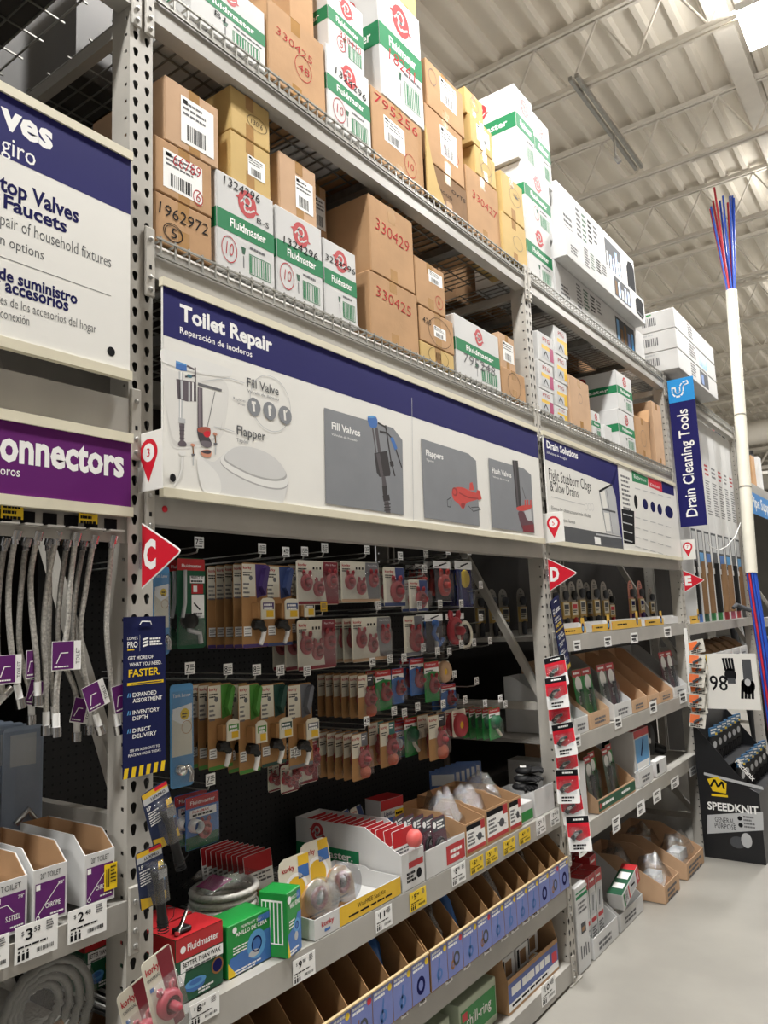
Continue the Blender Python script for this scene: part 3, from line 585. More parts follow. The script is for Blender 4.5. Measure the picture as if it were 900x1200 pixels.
# ================================================================== flags and hanging signs on the uprights (they face along the aisle)
def pin_flag(k, num, x0=.0, z0=2.128, tilt=0.):
    t = thing('number_flag', 'white flag with red map pin number %s on its upright' % {'3': 'three', '5': 'five', '7': 'seven'}[num], 'flag', (x0, PY[k]+.03, z0), 0, 'white pin flags')
    mb = MB(); mb.cbox(0, .112, 0, .003, 0, .155, SIGNW, .001); mb.build('plate', t)
    mb = MB(); cx, cz = .056, .1; pts = [(cx+.036*math.cos(a), cz+.036*math.sin(a)) for a in [math.radians(d) for d in range(-25, 206, 11)]]+[(cx, .022)]
    mb.poly(pts, -.0006, RED); mb.disc(cx, cz, .024, -.0009, WHITE); mb.text(num, cx, cz-.011, .022, -.0012, RED, .01, 'c'); mb.build('pin_print', t)
    mb = MB(); mb.box(-.008, .012, .003, .006, .02, .09, clear('clear_clip', '#eeeaf2', .2)); mb.build('clip', t)
pin_flag('C', '3', -.012); pin_flag('D', '5', .006); pin_flag('E', '7', .012)
for k, L in (('C', 'C'), ('D', 'D'), ('E', 'E')):
    t = thing('letter_flag', 'red triangular flag with white letter %s on the upright' % L, 'flag', (.016, PY[k]+.03, 1.88), 0, 'red letter flags')
    mb = MB(); mb.prism([(0, 0), (.146, .078), (.15, .084), (.146, .09), (0, .168)], 0, .002, WHITE); mb.build('plate', t)
    mb = MB(); mb.poly([(.001, .004), (.143, .08), (.146, .084), (.143, .088), (.001, .164)], -.0006, RED); mb.text(L, .008, .052, .066, -.0012, WHITE, .05, 'l', .05); mb.build('letter_print', t)
    mb = MB(); mb.box(-.014, .006, .002, .005, .05, .12, MATS['clear_clip']); mb.build('clip', t)
# blade sign
t = thing('blade_sign', 'tall blue drain cleaning tools blade sign hung from the E upright', 'sign', (.03, 5.05, 2.385), 0)
mb = MB(); mb.box(0, .2, 0, .004, 0, 1.19, NAVY); mb.build('panel', t)
mb = MB(); mb.rect(0, .2, 1.0, 1.19, -.0006, CYAN)
mb.line([(.045, 1.125), (.045, 1.08), (.06, 1.055), (.09, 1.055), (.105, 1.08), (.105, 1.12), (.12, 1.14), (.16, 1.15)], .034, -.001, WHITE); mb.line([(.045, 1.12), (.045, 1.08), (.06, 1.06), (.09, 1.06), (.105, 1.085), (.105, 1.12), (.12, 1.14), (.15, 1.148)], .016, -.0014, CYAN)
mb.rect(.028, .062, 1.112, 1.126, -.0016, WHITE); mb.text('Drain Cleaning Tools', .135, .075, .082, -.001, WHITE, .014, 'l', .86, rot=R90); mb.build('print', t)
# dark blue pro service signs wired to the uprights
def pro_sign(label, loc, rot, w=.125, h=.385):
    t = thing('service_sign', label, 'sign', loc, rot=rot, group='dark blue service signs')
    mb = MB(); mb.box(0, w, 0, .003, 0, h, NAVY2); mb.build('panel', t); mb = MB(); y = -.0006; mb.rect(.001, w-.001, .001, h-.001, -.0003, NAVY2)
    mb.text('PRO', .01, h-.075, .014, y, WHITE, .02, 'l', .03); mb.text("LOWE'S", .01, h-.056, .007, y, WHITE, .01, 'l', .03); mb.rect(.01, .03, h-.082, h-.079, y, YEL); mb.rect(.046, .0465, h-.085, h-.045, y, WHITE)
    for i in range(3): mb.poly([(.055, h-.06-i*.008), (.072, h-.056-i*.008), (.072, h-.051-i*.008), (.055, h-.055-i*.008)], y, WHITE)
    mb.lines(.076, .115, h-.054, .004, .003, 3, y, WHITE, 5, .2)
    mb.text('GET MORE OF', .012, h-.105, .0085, y, WHITE, .012, 'l', .075); mb.text('WHAT YOU NEED.', .016, h-.121, .0085, y, WHITE, .012, 'l', .096); mb.text('FASTER.', .014, h-.146, .017, y, YEL, .02, 'l', .094)
    mb.rect(.01, .118, h-.167, h-.16, y, YEL); mb.rect(.022, .112, h-.1645, h-.1625, y-.0003, NAVY2)
    for s_, z in (('EXPANDED', .195), ('ASSORTMENT', .209), ('INVENTORY', .237), ('DEPTH', .251), ('DIRECT', .28), ('DELIVERY', .294)): mb.text(s_, .026, h-z, .0095, y, WHITE, .012, 'l', len(s_)*.0088)
    for z in (.195, .237, .28):
        for x in (.01, .016): mb.poly([(x, h-z), (x+.003, h-z), (x+.006, h-z+.01), (x+.003, h-z+.01)], y, LBLUE)
    mb.text('SEE AN ASSOCIATE TO', .018, h-.325, .006, y, WHITE, .006, 'l', .088); mb.text('PLACE AN ORDER TODAY.', .014, h-.336, .006, y, WHITE, .006, 'l', .096)
    for i in range(6): x = i*.0215; mb.poly([(x, .0), (min(x+.0115, w), .0), (min(x+.0155, w), .024), (x+.004, .024)], y, YEL)
    mb.build('print', t)
    mb = MB(); mb.tube([(.045, -.002, h-.02), (.05, -.004, h-.012), (.075, -.004, h-.013), (.08, -.002, h-.02)], .0012, WHITE, 5); mb.build('wire_tie', t)
pro_sign('dark blue service sign flat against the C upright above two flashlights', (.024, -.028, 1.425), (0, 0, R90))
pro_sign('tilted dark blue service sign hanging from the D upright', (.045, 2.545, 1.455), (math.radians(0), math.radians(-16), R90+.05))
# ================================================================== cartons on the two upper decks
def emblem(mb, x, z, r, y, m=None):
    m = m or M('emblem_red', '#b5383c', .6, 0, .0)
    mb.disc(x, z, r, y, m, r*1.12, 24); mb.ring(x, z+.25*r, r*.28, r*.46, y-.0003, WCART, 16); mb.ring(x-.05*r, z-.35*r, r*.2, r*.36, y-.0003, WCART, 14, 1., .1, .95)
    mb.line([(x-.75*r, z-.1*r), (x-.2*r, z+.5*r)], r*.14, y-.0003, WCART); mb.line([(x+.2*r, z-.6*r), (x+.8*r, z-.2*r)], r*.14, y-.0003, WCART)
    mb.poly([(x-1.3*r, z+.25*r), (x-.9*r, z+.1*r), (x-.95*r, z+.42*r)], y, m); mb.poly([(x+1.3*r, z-.35*r), (x+.9*r, z-.2*r), (x+.95*r, z-.52*r)], y, m)
def carton_at(xl, xr, yt, zb, X):
    y0 = yat(xl, X, zb); y1 = yat(xr, X, zb); return y0+.0015, y1-.0015, zat(yt, X, y0)
SHL = {}
def carton(label, xl, xr, yt, zb, style='brown', X=-.012, depth=.34, mark=(), lab=None, zt=None, seed=None, group=None, openf=0, name=None, rz=0.):
    """cardboard carton whose front face is placed through photo pixels; returns the height of its top. mark: (text, u, v, height, width, material, slant)"""
    y0, y1, z1 = carton_at(xl, xr, yt, zb, X); z1 = zt or z1; w, h = y1-y0, z1-zb; sd = seed if seed is not None else int(xl*7+yt*3)
    t = thing(name or 'carton', label, 'box', (X, y0, zb+.0015), R90+rz, group); h -= .002
    body = {'brown': BROWN, 'pale': BROWN2, 'tan': TAN, 'dark': BROWN3, 'white': WCART, 'fm': WCART}[style]
    mb = MB(); mb.cbox(0, w, 0, depth, 0, h, body, .003); mb.build('carton_body', t); rr = random.Random(sd)
    if style in ('brown', 'pale', 'tan', 'dark'):
        tw = min(.05, w*.2); cx = w*rr.uniform(.47, .53)
        mb = MB(); mb.rect(cx-tw/2, cx+tw/2, h-.055*rr.uniform(.8, 1.3), h-.002, -.0006, TAPE); mb.box(cx-tw/2, cx+tw/2, .0, depth, h, h+.0006, TAPE); mb.build('packing_tape', t); mb = MB(); mb.rect(cx-tw/2, cx+tw/2, .002, .055*rr.uniform(.8, 1.2), -.0006, TAPE); mb.build('packing_tape', t)
    pr = MB(); y = -.0009
    if style == 'fm' or mark: pr.rect(.004, w-.004, .004, h-.004, -.0004, body)
    if style == 'fm':
        b0, b1 = h*.42, h*.62
        pr.rect(.001, w-.001, b0, b1, y, GREEN); pr.text('Fluidmaster', w*.22, b0+(b1-b0)*.32, (b1-b0)*.42, y-.0003, WHITE, .02, 'l', w*.62)
        emblem(pr, w*.52, h*.8, min(h*.125, w*.2), y); pr.bars(w*.55, w*.9, h*.1, h*.28, y, GREEN, 9, sd); pr.line([(w*.54, h*.09), (w*.91, h*.09), (w*.91, h*.29), (w*.54, h*.29), (w*.54, h*.09)], .002, y, GREEN)
        pr.lines(w*.55, w*.95, h*.37, h*.025, .004, 1, y, INKG, sd); pr.poly([(w*.4, h*.33), (w*.48, h*.33), (w*.46, h*.26), (w*.42, h*.26)], y, DGREEN); pr.line([(w*.44, h*.24), (w*.44, h*.12)], .004, y, INKG)
        pr.T = Matrix(((0, 1, 0, 0), (-1, 0, 0, depth), (0, 0, 1, 0), (0, 0, 0, 1)))     # print on the end facing the camera
        pr.rect(.001, depth-.001, b0, b1, y, GREEN); pr.text('Fluidmaster', depth*.2, b0+(b1-b0)*.3, (b1-b0)*.42, y-.0003, WHITE, .02, 'l', depth*.68); emblem(pr, depth*.5, h*.8, min(h*.125, w*.2), y); pr.T = None
    if lab:
        u0, u1, v0, v1 = (lab if isinstance(lab, tuple) else (.32, .78, .3, .78))
        m2 = MB(); a, b, c, d = u0*w, u1*w, v0*h, v1*h; m2.rect(a, b, c, d, y, WHITE); k = b-a; sl_ = m2.build('shipping_label', t); m2 = MB()
        m2.bars(a+k*.18, a+k*.75, c+(d-c)*.08, c+(d-c)*.42, y-.0003, INK, 12, sd); m2.lines(a+k*.06, b-k*.06, d-(d-c)*.1, (d-c)*.05, (d-c)*.07, 3, y-.0003, INKG, sd); m2.rect(a+k*.06, a+k*.2, d-(d-c)*.16, d-(d-c)*.06, y-.0003, INK)
        m2.build('label_print', sl_)
    for q in mark:
        s, u, v, hh, ww, mt = q[:6]
        if s == 'O': pr.ring(u*w, v*h, ww*w-.0025, ww*w, y-.0006, mt, 22, hh)
        else: pr.text(s, u*w, v*h, hh*h, y-.0006, mt, -.012 if mt is not INK else -.004, 'l', ww*w, shear=q[6] if len(q) > 6 else .0, slant=.12)
    if pr.v: pr.build('print', t)
    if openf:
        for k, (a, b, sgn) in enumerate(((0, 0, -1), (w, w, 1))[:openf] if openf > 0 else ((w, w, 1),)):
            mb = MB(); mb.add([(a, .002, h), (a, depth-.002, h), (a+sgn*.05, depth-.002, h+.11), (a+sgn*.05, .002, h+.11)], [(0, 1, 2, 3)], body); mb.build('flap', t)
    return z1+.001
RM, BK = REDM, INK
zm = ZM+.006; zt_ = ZT+.006
# --- carton row above the toilet repair sign
z = carton('brown carton marked 1962972 with a circled five, lowest beside the C upright', 181, 249, 222, zm, 'brown', mark=(('1962972', .06, .58, .24, .86, BK), ('5', .26, .2, .2, .1, BK), ('O', .3, .3, .8, .17, BK), ('O', .31, .29, .75, .155, BK)))
z = carton('brown carton with a label overwritten in red 66789, middle of its stack', 180.5, 249, 156, z, 'brown', lab=(.14, .82, .14, .84), mark=(('66789', .3, .62, .22, .48, RM), ('6', .7, .16, .2, .08, RM), ('O', .74, .24, 1.3, .09, RM)))
carton('brown carton with a clean white label, topmost beside the C upright', 193, 257, 86, z, 'pale', lab=(.28, .9, .12, .84), depth=.36)
z = carton('white carton with green band marked 1324296 B-S and a red circled ten', 254, 323, 196, zm, 'fm', mark=(('1324296', .12, .88, .09, .62, BK), ('B-S', .68, .66, .06, .22, BK), ('10', .14, .18, .13, .12, RM), ('O', .2, .24, 1.35, .13, RM)))
z = carton('tan carton with a pale label, lower of the pair on the white carton', 270, 318, 150, z, 'tan', X=-.02, depth=.28, lab=(.42, .85, .28, .7))
carton('tan carton with a hand ringed stamp, upper of the pair on the white carton', 270, 317, 98, z, 'tan', X=-.02, depth=.3, mark=(('O', .66, .48, .55, .26, BK), ('130/6', .5, .42, .12, .3, BK)))
z = carton('white carton with green band marked 1324296 and red circled ten, second in its row', 325, 380, 238, zm, 'fm', mark=(('1324296', .14, .6, .09, .75, BK), ('10', .14, .2, .12, .14, RM), ('O', .2, .25, 1.35, .15, RM)))
carton('brown carton with white label standing on the second white carton', 328, 372, 175, z, 'pale', X=-.03, depth=.28, lab=(.42, .9, .2, .74))
carton('narrow white carton with green band marked 3224296, third in its row', 381, 420, 277, zm, 'fm', depth=.17, mark=(('3224296', .04, .72, .08, .92, BK),))
carton('plain brown carton with a label set back behind the third white carton', 368, 388, 210, zm, 'brown', X=-.2, depth=.3, lab=(.3, .9, .72, .92))
z = carton('large brown carton marked 330425 in red, lower of two', 435, 492, 315, zm, 'brown', depth=.42, mark=(('330425', .12, .66, .16, .72, RM, -.08),))
carton('large brown carton marked 330429 in red, upper of two', 435, 487, 225, z, 'brown', depth=.42, mark=(('330429', .12, .58, .16, .76, RM, -.08),))
z = carton('small brown carton with a ringed stamp, lowest of three', 493, 533, 398, zm, 'tan', mark=(('O', .52, .5, .5, .3, BK),))
z = carton('small brown carton with a ringed label, middle of three', 492.5, 533, 356, z, 'brown', lab=(.4, .75, .3, .62), mark=(('O', .58, .46, .7, .34, BK), ('420', .08, .55, .16, .24, BK)))
carton('small brown carton with red six and a label, topmost of three', 488, 523, 298, z, 'brown', lab=(.45, .92, .62, .88), mark=(('6', .72, .2, .14, .08, RM), ('O', .77, .26, 1., .13, RM)))
z = carton('white carton with green band marked 795248 at the end of the row', 536, 588, 366, zm, 'fm', mark=(('795248', .14, .26, .16, .72, INKG),))
z = carton('brown carton with printed stamp, lower one beside the D upright', 589.5, 617, 428, zm, 'brown', mark=(('O', .5, .5, .9, .28, BK),))
carton('brown carton with white label, upper one beside the D upright', 587, 605, 388, z, 'pale', X=-.03, lab=(.2, .9, .25, .8))
# --- topmost deck, first bay
carton('big white carton with green band marked B1 above the first crossbeam', 222, 312, -60, zt_, 'fm', depth=.4, mark=(('B1', .3, .3, .09, .14, BK),))
z = carton('tall brown carton marked 330425 with a red circled 48', 314, 382.5, -6, zt_, 'brown', depth=.42, mark=(('330425', .14, .62, .1, .62, RM, -.06), ('48', .5, .38, .1, .2, RM), ('O', .6, .44, 1.1, .15, RM)))
carton('brown carton cut off by the picture on the tall carton marked 48', 340, 369, -60, z, 'brown', X=-.06)
z = carton('white carton with green band marked 1324296 on the topmost deck', 384, 436, 48, zt_, 'fm', mark=(('1324296', .2, .7, .09, .7, BK, -.08), ('10', .2, .2, .12, .14, RM), ('O', .26, .25, 1.3, .14, RM)))
carton('white carton with green band scribbled in red, upper of its stack', 385, 428, -26, z, 'fm', X=-.02, mark=(('330410', .3, .3, .1, .6, RM), ('5', .3, .14, .12, .08, RM), ('O', .34, .2, 1.2, .12, RM)))
z = carton('tall brown carton marked 795256 in red with white label', 437.5, 498, 98, zt_, 'brown', depth=.4, lab=(.22, .62, .36, .72), mark=(('795256', .05, .8, .14, .85, RM), ('10', .66, .22, .1, .12, RM), ('O', .72, .27, 1.2, .12, RM)))
z = carton('white carton with green band standing on the 795256 carton', 447, 498, -30, z, 'fm', depth=.36, mark=(('18241', .2, .36, .1, .6, RM),))
carton('tan carton at the very top edge above the white carton', 462, 489, -90, z, 'tan', X=-.05)
z = carton('torn brown carton with ragged tan flap, lowest of three', 501, 549, 184, zt_, 'dark', mark=(('OYTS', .6, .62, .1, .35, BK), ('ROOD', .3, .4, .08, .3, BK)))
q = yat(501, .0, zt_); mb = MB(); mb.prism([(0, 0), (.16, -.0), (.09, .1), (.05, .2), (.01, .34)], -.006, 0, TAN); f = solo(mb, 'torn_flap', 'ragged tan cardboard flap torn from the brown carton', 'flap', (.0, q, zt_)); f.location.x = -.004
z = carton('brown carton with label and ringed writing, middle of three', 500.5, 545, 119, z, 'brown', lab=(.38, .82, .3, .85), mark=(('O', .66, .45, .6, .2, RM),))
carton('brown carton with label and arrow, topmost of three', 501, 545, 66, z, 'brown', lab=(.36, .8, .36, .9), mark=(('O', .6, .55, .5, .22, INKG), ('O', .16, .7, 1.2, .1, INKG)))
z = carton('brown carton marked 330427 in red on the topmost deck', 549.5, 588, 191, zt_, 'brown', mark=(('330427', .15, .55, .12, .75, RM, -.06),))
z = carton('tan carton with scribbled front above the 330427 carton', 558, 582, 168, z, 'tan', mark=(('O', .5, .6, 1., .3, INKG), ('O', .5, .3, 1., .25, INKG)), depth=.28)
z = carton('tan carton with pale label, second from the top above 330427', 553, 578, 131, z, 'tan', lab=(.25, .85, .25, .8), depth=.3)
carton('yellowish carton on top of the tan stack above 330427', 546, 567, 100, z, 'tan', mark=(('O', .5, .6, .8, .24, INKG),), X=-.03, depth=.26)
z = carton('yellowish tan carton with stamp, lower one above the D upright', 590.5, 619, 246, zt_, 'tan', X=.0, depth=.22, mark=(('O', .62, .5, .7, .2, INKG),))
carton('yellowish tan carton with sun stamp, upper one above the D upright', 590, 615, 198, z, 'tan', X=.0, depth=.22, mark=(('O', .6, .6, .8, .26, INKG), ('*', .5, .5, .2, .3, INKG)))
z = carton('white carton with green band, lowest of three above the D upright', 620, 650, 252, zt_, 'fm', X=-.02)
z = carton('white carton with green band, middle of three above the D upright', 617, 648, 186, z, 'fm', X=-.03, depth=.38, mark=(('O', .4, .25, 1.2, .1, RM),))
zz = z
carton('big white carton with green band, highest against the ceiling', 607.5, 629, 97, z, 'fm', X=-.04, depth=.46)
carton('white carton with green band beside the highest one', 629.5, 648, 130, z, 'fm', X=-.04, depth=.42)
# --- long white tool cartons on the far part of the topmost deck
def long_carton(label, xl, xr, yt, zb, X, depth=.3, cut=True, seed=1, cutpos=.9, zt=None):
    y0, y1, z1 = carton_at(xl, xr, yt, zb, X); z1 = zt or z1; w, h = y1-y0, z1-zb-.002
    t = thing('long_carton', label, 'box', (X, y0, zb+.001)); mb = MB(); mb.cbox(0, w, 0, depth, 0, h, WCART, .004); mb.build('carton_body', t)
    mb = MB(); y = -.0009; rr = random.Random(seed); mb.rect(.004, w-.004, .004, h-.004, -.0004, WCART)
    for k in range(4): x = w*(.2+.07*k); mb.lines(x, x+w*.055, h*.85, h*.05, h*.045, 7-k, y, (INKG, DGREEN, INK, INKG)[k], seed+k, .3)
    a, b = w*(.56 if cut else .62), w*(.78 if cut else .86); mb.rect(a, b, h*.14, h*.86, y, DGREY)
    for k in range(5): mb.rect(a+(b-a)*(.06+.19*k), a+(b-a)*(.06+.19*k+.12), h*.2, h*rr.uniform(.55, .8), y-.0003, rr.choice((LBLUE, BLUE, BROWN3, LGREY, CYAN)))
    mb.lines(w*.05, w*.15, h*.5, h*.05, h*.05, 3, y, INKG, seed); mb.build('print', t)
    if cut:
        mb = MB(); c, r = w*cutpos, w*.06; mb.poly([(c-r, h*.2), (c+r*.6, h*.1), (c+r, h*.3), (c+r, h*.8), (c+r*.5, h*.9), (c-r*.5, h*.86), (c-r, h*.7)], y, INK); mb.poly([(c-r*.8, h*.25), (c+r*.7, h*.18), (c+r*.8, h*.26), (c-r*.6, h*.32)], y-.0004, DGREY); mb.build('hand_hole', t)
    return z1+.001
z = long_carton('lowest long white carton with photo print on the far topmost deck', 652, 757, 303, zt_, -.03, .34, False, 2)
z = long_carton('middle long white carton with black hand hole on the far topmost deck', 664, 757, 262, z, .05, .36, True, 5, .92)
long_carton('uppermost long white carton with black hand hole and green edge', 656.5, 747, 210, z, -.03, .3, True, 8, .93)
y0 = max(yat(790, .14, zt_), PY['E']+.005); h3 = (zat(362, .14, y0)-zt_-.01)/3
for k, (l, c) in enumerate((('lowest', 2), ('middle', 5), ('top', 9))):
    zb = zt_+.026+k*(h3+.002); t = thing('long_carton', '%s of three long white cartons overhanging the hanging drain sign' % l, 'box', (.14, y0, zb)); w = yat(842, .14, zt_)-y0
    mb = MB(); mb.cbox(0, w, 0, .46, 0, h3-.003, WCART, .004); mb.build('carton_body', t); mb = MB(); y = -.0009
    mb.rect(.004, w-.004, .004, h3-.008, -.0004, WCART); mb.lines(w*.3, w*.45, h3*.85, h3*.08, h3*.06, 5, y, INKG, k); mb.rect(w*.52, w*.74, h3*.12, h3*.88, y, (DGREY, LBLUE, LGREY)[k]); mb.rect(w*.56, w*.62, h3*.2, h3*.7, y-.0003, BLUE)
    mb.T = Matrix(((0, 1, 0, 0), (-1, 0, 0, .46), (0, 0, 1, 0), (0, 0, 0, 1))); mb.bars(.2, .32, h3*.3, h3*.7, y, INKG, 8, k); mb.lines(.06, .3, h3*.9, .012, .01, 1, y, PGREEN if k == 2 else LGREY, 3); mb.T = None; mb.build('print', t)
# --- carton row above the drain solutions sign
def faucet_box(label, xl, xr, yt, zb, X, m2):
    y0, y1, z1 = carton_at(xl, xr, yt, zb, X); w, h = y1-y0, z1-zb-.002; t = thing('faucet_carton', label, 'box', (X, y0, zb+.001), R90, 'small white faucet cartons')
    mb = MB(); mb.cbox(0, w, 0, .3, 0, h, WCART, .003); mb.build('carton_body', t); mb = MB(); y = -.0009
    mb.rect(w*.2, w*.72, h*.14, h*.46, y, LGREY); mb.rect(w*.72, w*.97, h*.14, h*.6, y, m2); mb.rect(w*.2, w*.72, h*.46, h*.6, y, YELO); mb.text('PTG', w*.3, h*.72, h*.14, y, RM, 0, 'l', w*.45); mb.line([(w*.3, h*.2), (w*.45, h*.4), (w*.6, h*.2)], .01, y-.0003, DGREY); mb.build('print', t)
    return z1+.001
MAG = M('print_magenta', '#a3245f', .5, 0, .03); z = zm
for k, yt in enumerate((453, 420, 386)): z = faucet_box('small white faucet carton with magenta corner, %s in the column beside the D upright' % ('lowest', 'middle', 'top')[k], 632, 650, yt, z, -.01, MAG)
z = zm
for k, yt in enumerate((474, 444, 412, 380)): z = faucet_box('small white faucet carton with yellow stripe, %s in the second column' % ('lowest', 'second', 'third', 'top')[k], 651, 666, yt, z, -.02, YELO)
carton('tall brown carton with printed panel beside the faucet cartons', 671, 694, 438, zm, 'pale', depth=.4, mark=(('O', .5, .62, 1., .1, INKG),), lab=None)
carton('small white carton with green stripe beside the tall brown carton', 695, 705, 480, zm, 'fm', X=-.02, depth=.2)
carton('small white carton in front of the far green banded pair', 709, 718, 497, zm, 'white', X=-.0, depth=.2)
z = carton('far white carton with green band, lower of the pair', 727, 746, 478, zm, 'fm', depth=.5)
carton('far white carton with green band, upper of the pair', 725, 743, 433, z, 'fm', depth=.5)
carton('opened brown carton with raised flaps beside the far pair', 748, 764, 486, zm, 'brown', depth=.4, openf=-1, mark=(('O', .5, .5, 1., .2, INKG),))
carton('tall opened brown carton beside the E upright', 770, 780.5, 455, zm, 'pale', depth=.45, zt=zm+.5)

# --- rear cartons added to block light through the topmost deck
k = 0
for bay in 'BCD':
    a, b = SPANS[bay]; x = a+.05
    for i in range(5):
        dd = .96 if bay == 'B' else .53; w = (b-a-.1)/5; mb = MB(); mb.cbox(.01, w-.01, 0, dd, 0, (.5, .42, .55, .46, .5)[i], BROWN3 if bay != 'B' and not (bay == 'C' and i < 2) else M('deck_shade_grey', '#4a4744', .5), .004); mb.box(w*.44, w*.56, -.0006, dd, 0, .05, TAPE)  # dark grey on some cartons stands in for shade under the deck
        solo(mb, 'carton', 'rear carton added to block light, %s on the topmost deck above the %s sign' % (ORD[i], {'B': 'valves', 'C': 'toilet repair', 'D': 'drain solutions'}[bay]), 'box', (-1.02+dd, x+i*w, zt_)); k += 1
# ================================================================== hanging cards on the pegboard
def flapper(mb, x, z, r, y, mat=None, ears=True, deep=None, d=.022):
    """round toilet flapper facing the aisle: cone, rim, centre knob and two hinge ears"""
    m = mat or RUBBER; m2 = deep or RUBBERD
    mb.lathe([(r*.99, 0), (r, d*.25), (r*.86, d*.45), (r*.62, d*.5)], m, 16, (x, y, z), 'y'); mb.lathe([(r*.62, d*.5), (r*.5, d*.3), (r*.3, d*.34)], m2, 16, (x, y, z), 'y'); mb.lathe([(r*.32, d*.3), (r*.3, d*.95), (r*.15, d*1.15), (0, d*1.15)], m, 12, (x, y, z), 'y')
    if ears:
        for s in (-1, 1):
            mb.tube([(x+s*r*.5, y-.004, z+r*.7), (x+s*r*.72, y-.006, z+r*1.15), (x+s*r*.62, y-.006, z+r*1.38), (x+s*r*.4, y-.006, z+r*1.3), (x+s*r*.36, y-.005, z+r*.85)], r*.12, m, 6)
def bub(mb, x0, x1, z0, z1, y, d=.02):
    c = min(x1-x0, z1-z0)*.18
    mb.add([(x0, y, z0), (x1, y, z0), (x1, y, z1), (x0, y, z1), (x0+c, y-d, z0+c), (x1-c, y-d, z0+c), (x1-c, y-d, z1-c), (x0+c, y-d, z1-c)], [(0, 1, 5, 4), (1, 2, 6, 5), (2, 3, 7, 6), (3, 0, 4, 7), (4, 5, 6, 7)], CLEAR)
def round_card(mb, w, h, mat, r=.01, t=.0015):
    pts = []
    for cx, cz, a0 in ((w-r, h-r, 0), (r, h-r, 90), (r, r, 180), (w-r, r, 270)):
        for d in (0, 45, 90): a = math.radians(a0+d); pts.append((cx+r*math.cos(a), cz+r*math.sin(a)))
    mb.prism(pts, 0, t, mat)
VAR = {'purple': M('var_purple', '#4a3570', .5), 'blue': M('var_blue', '#3a4a78', .5), 'dark': M('var_dark', '#2b2a30', .5), 'green': M('var_green', '#4f8f3c', .5), 'dgreen': M('var_dgreen', '#24483f', .5), 'grey': M('var_grey', '#6e7178', .5), 'teal': M('var_teal', '#2d6b66', .5)}
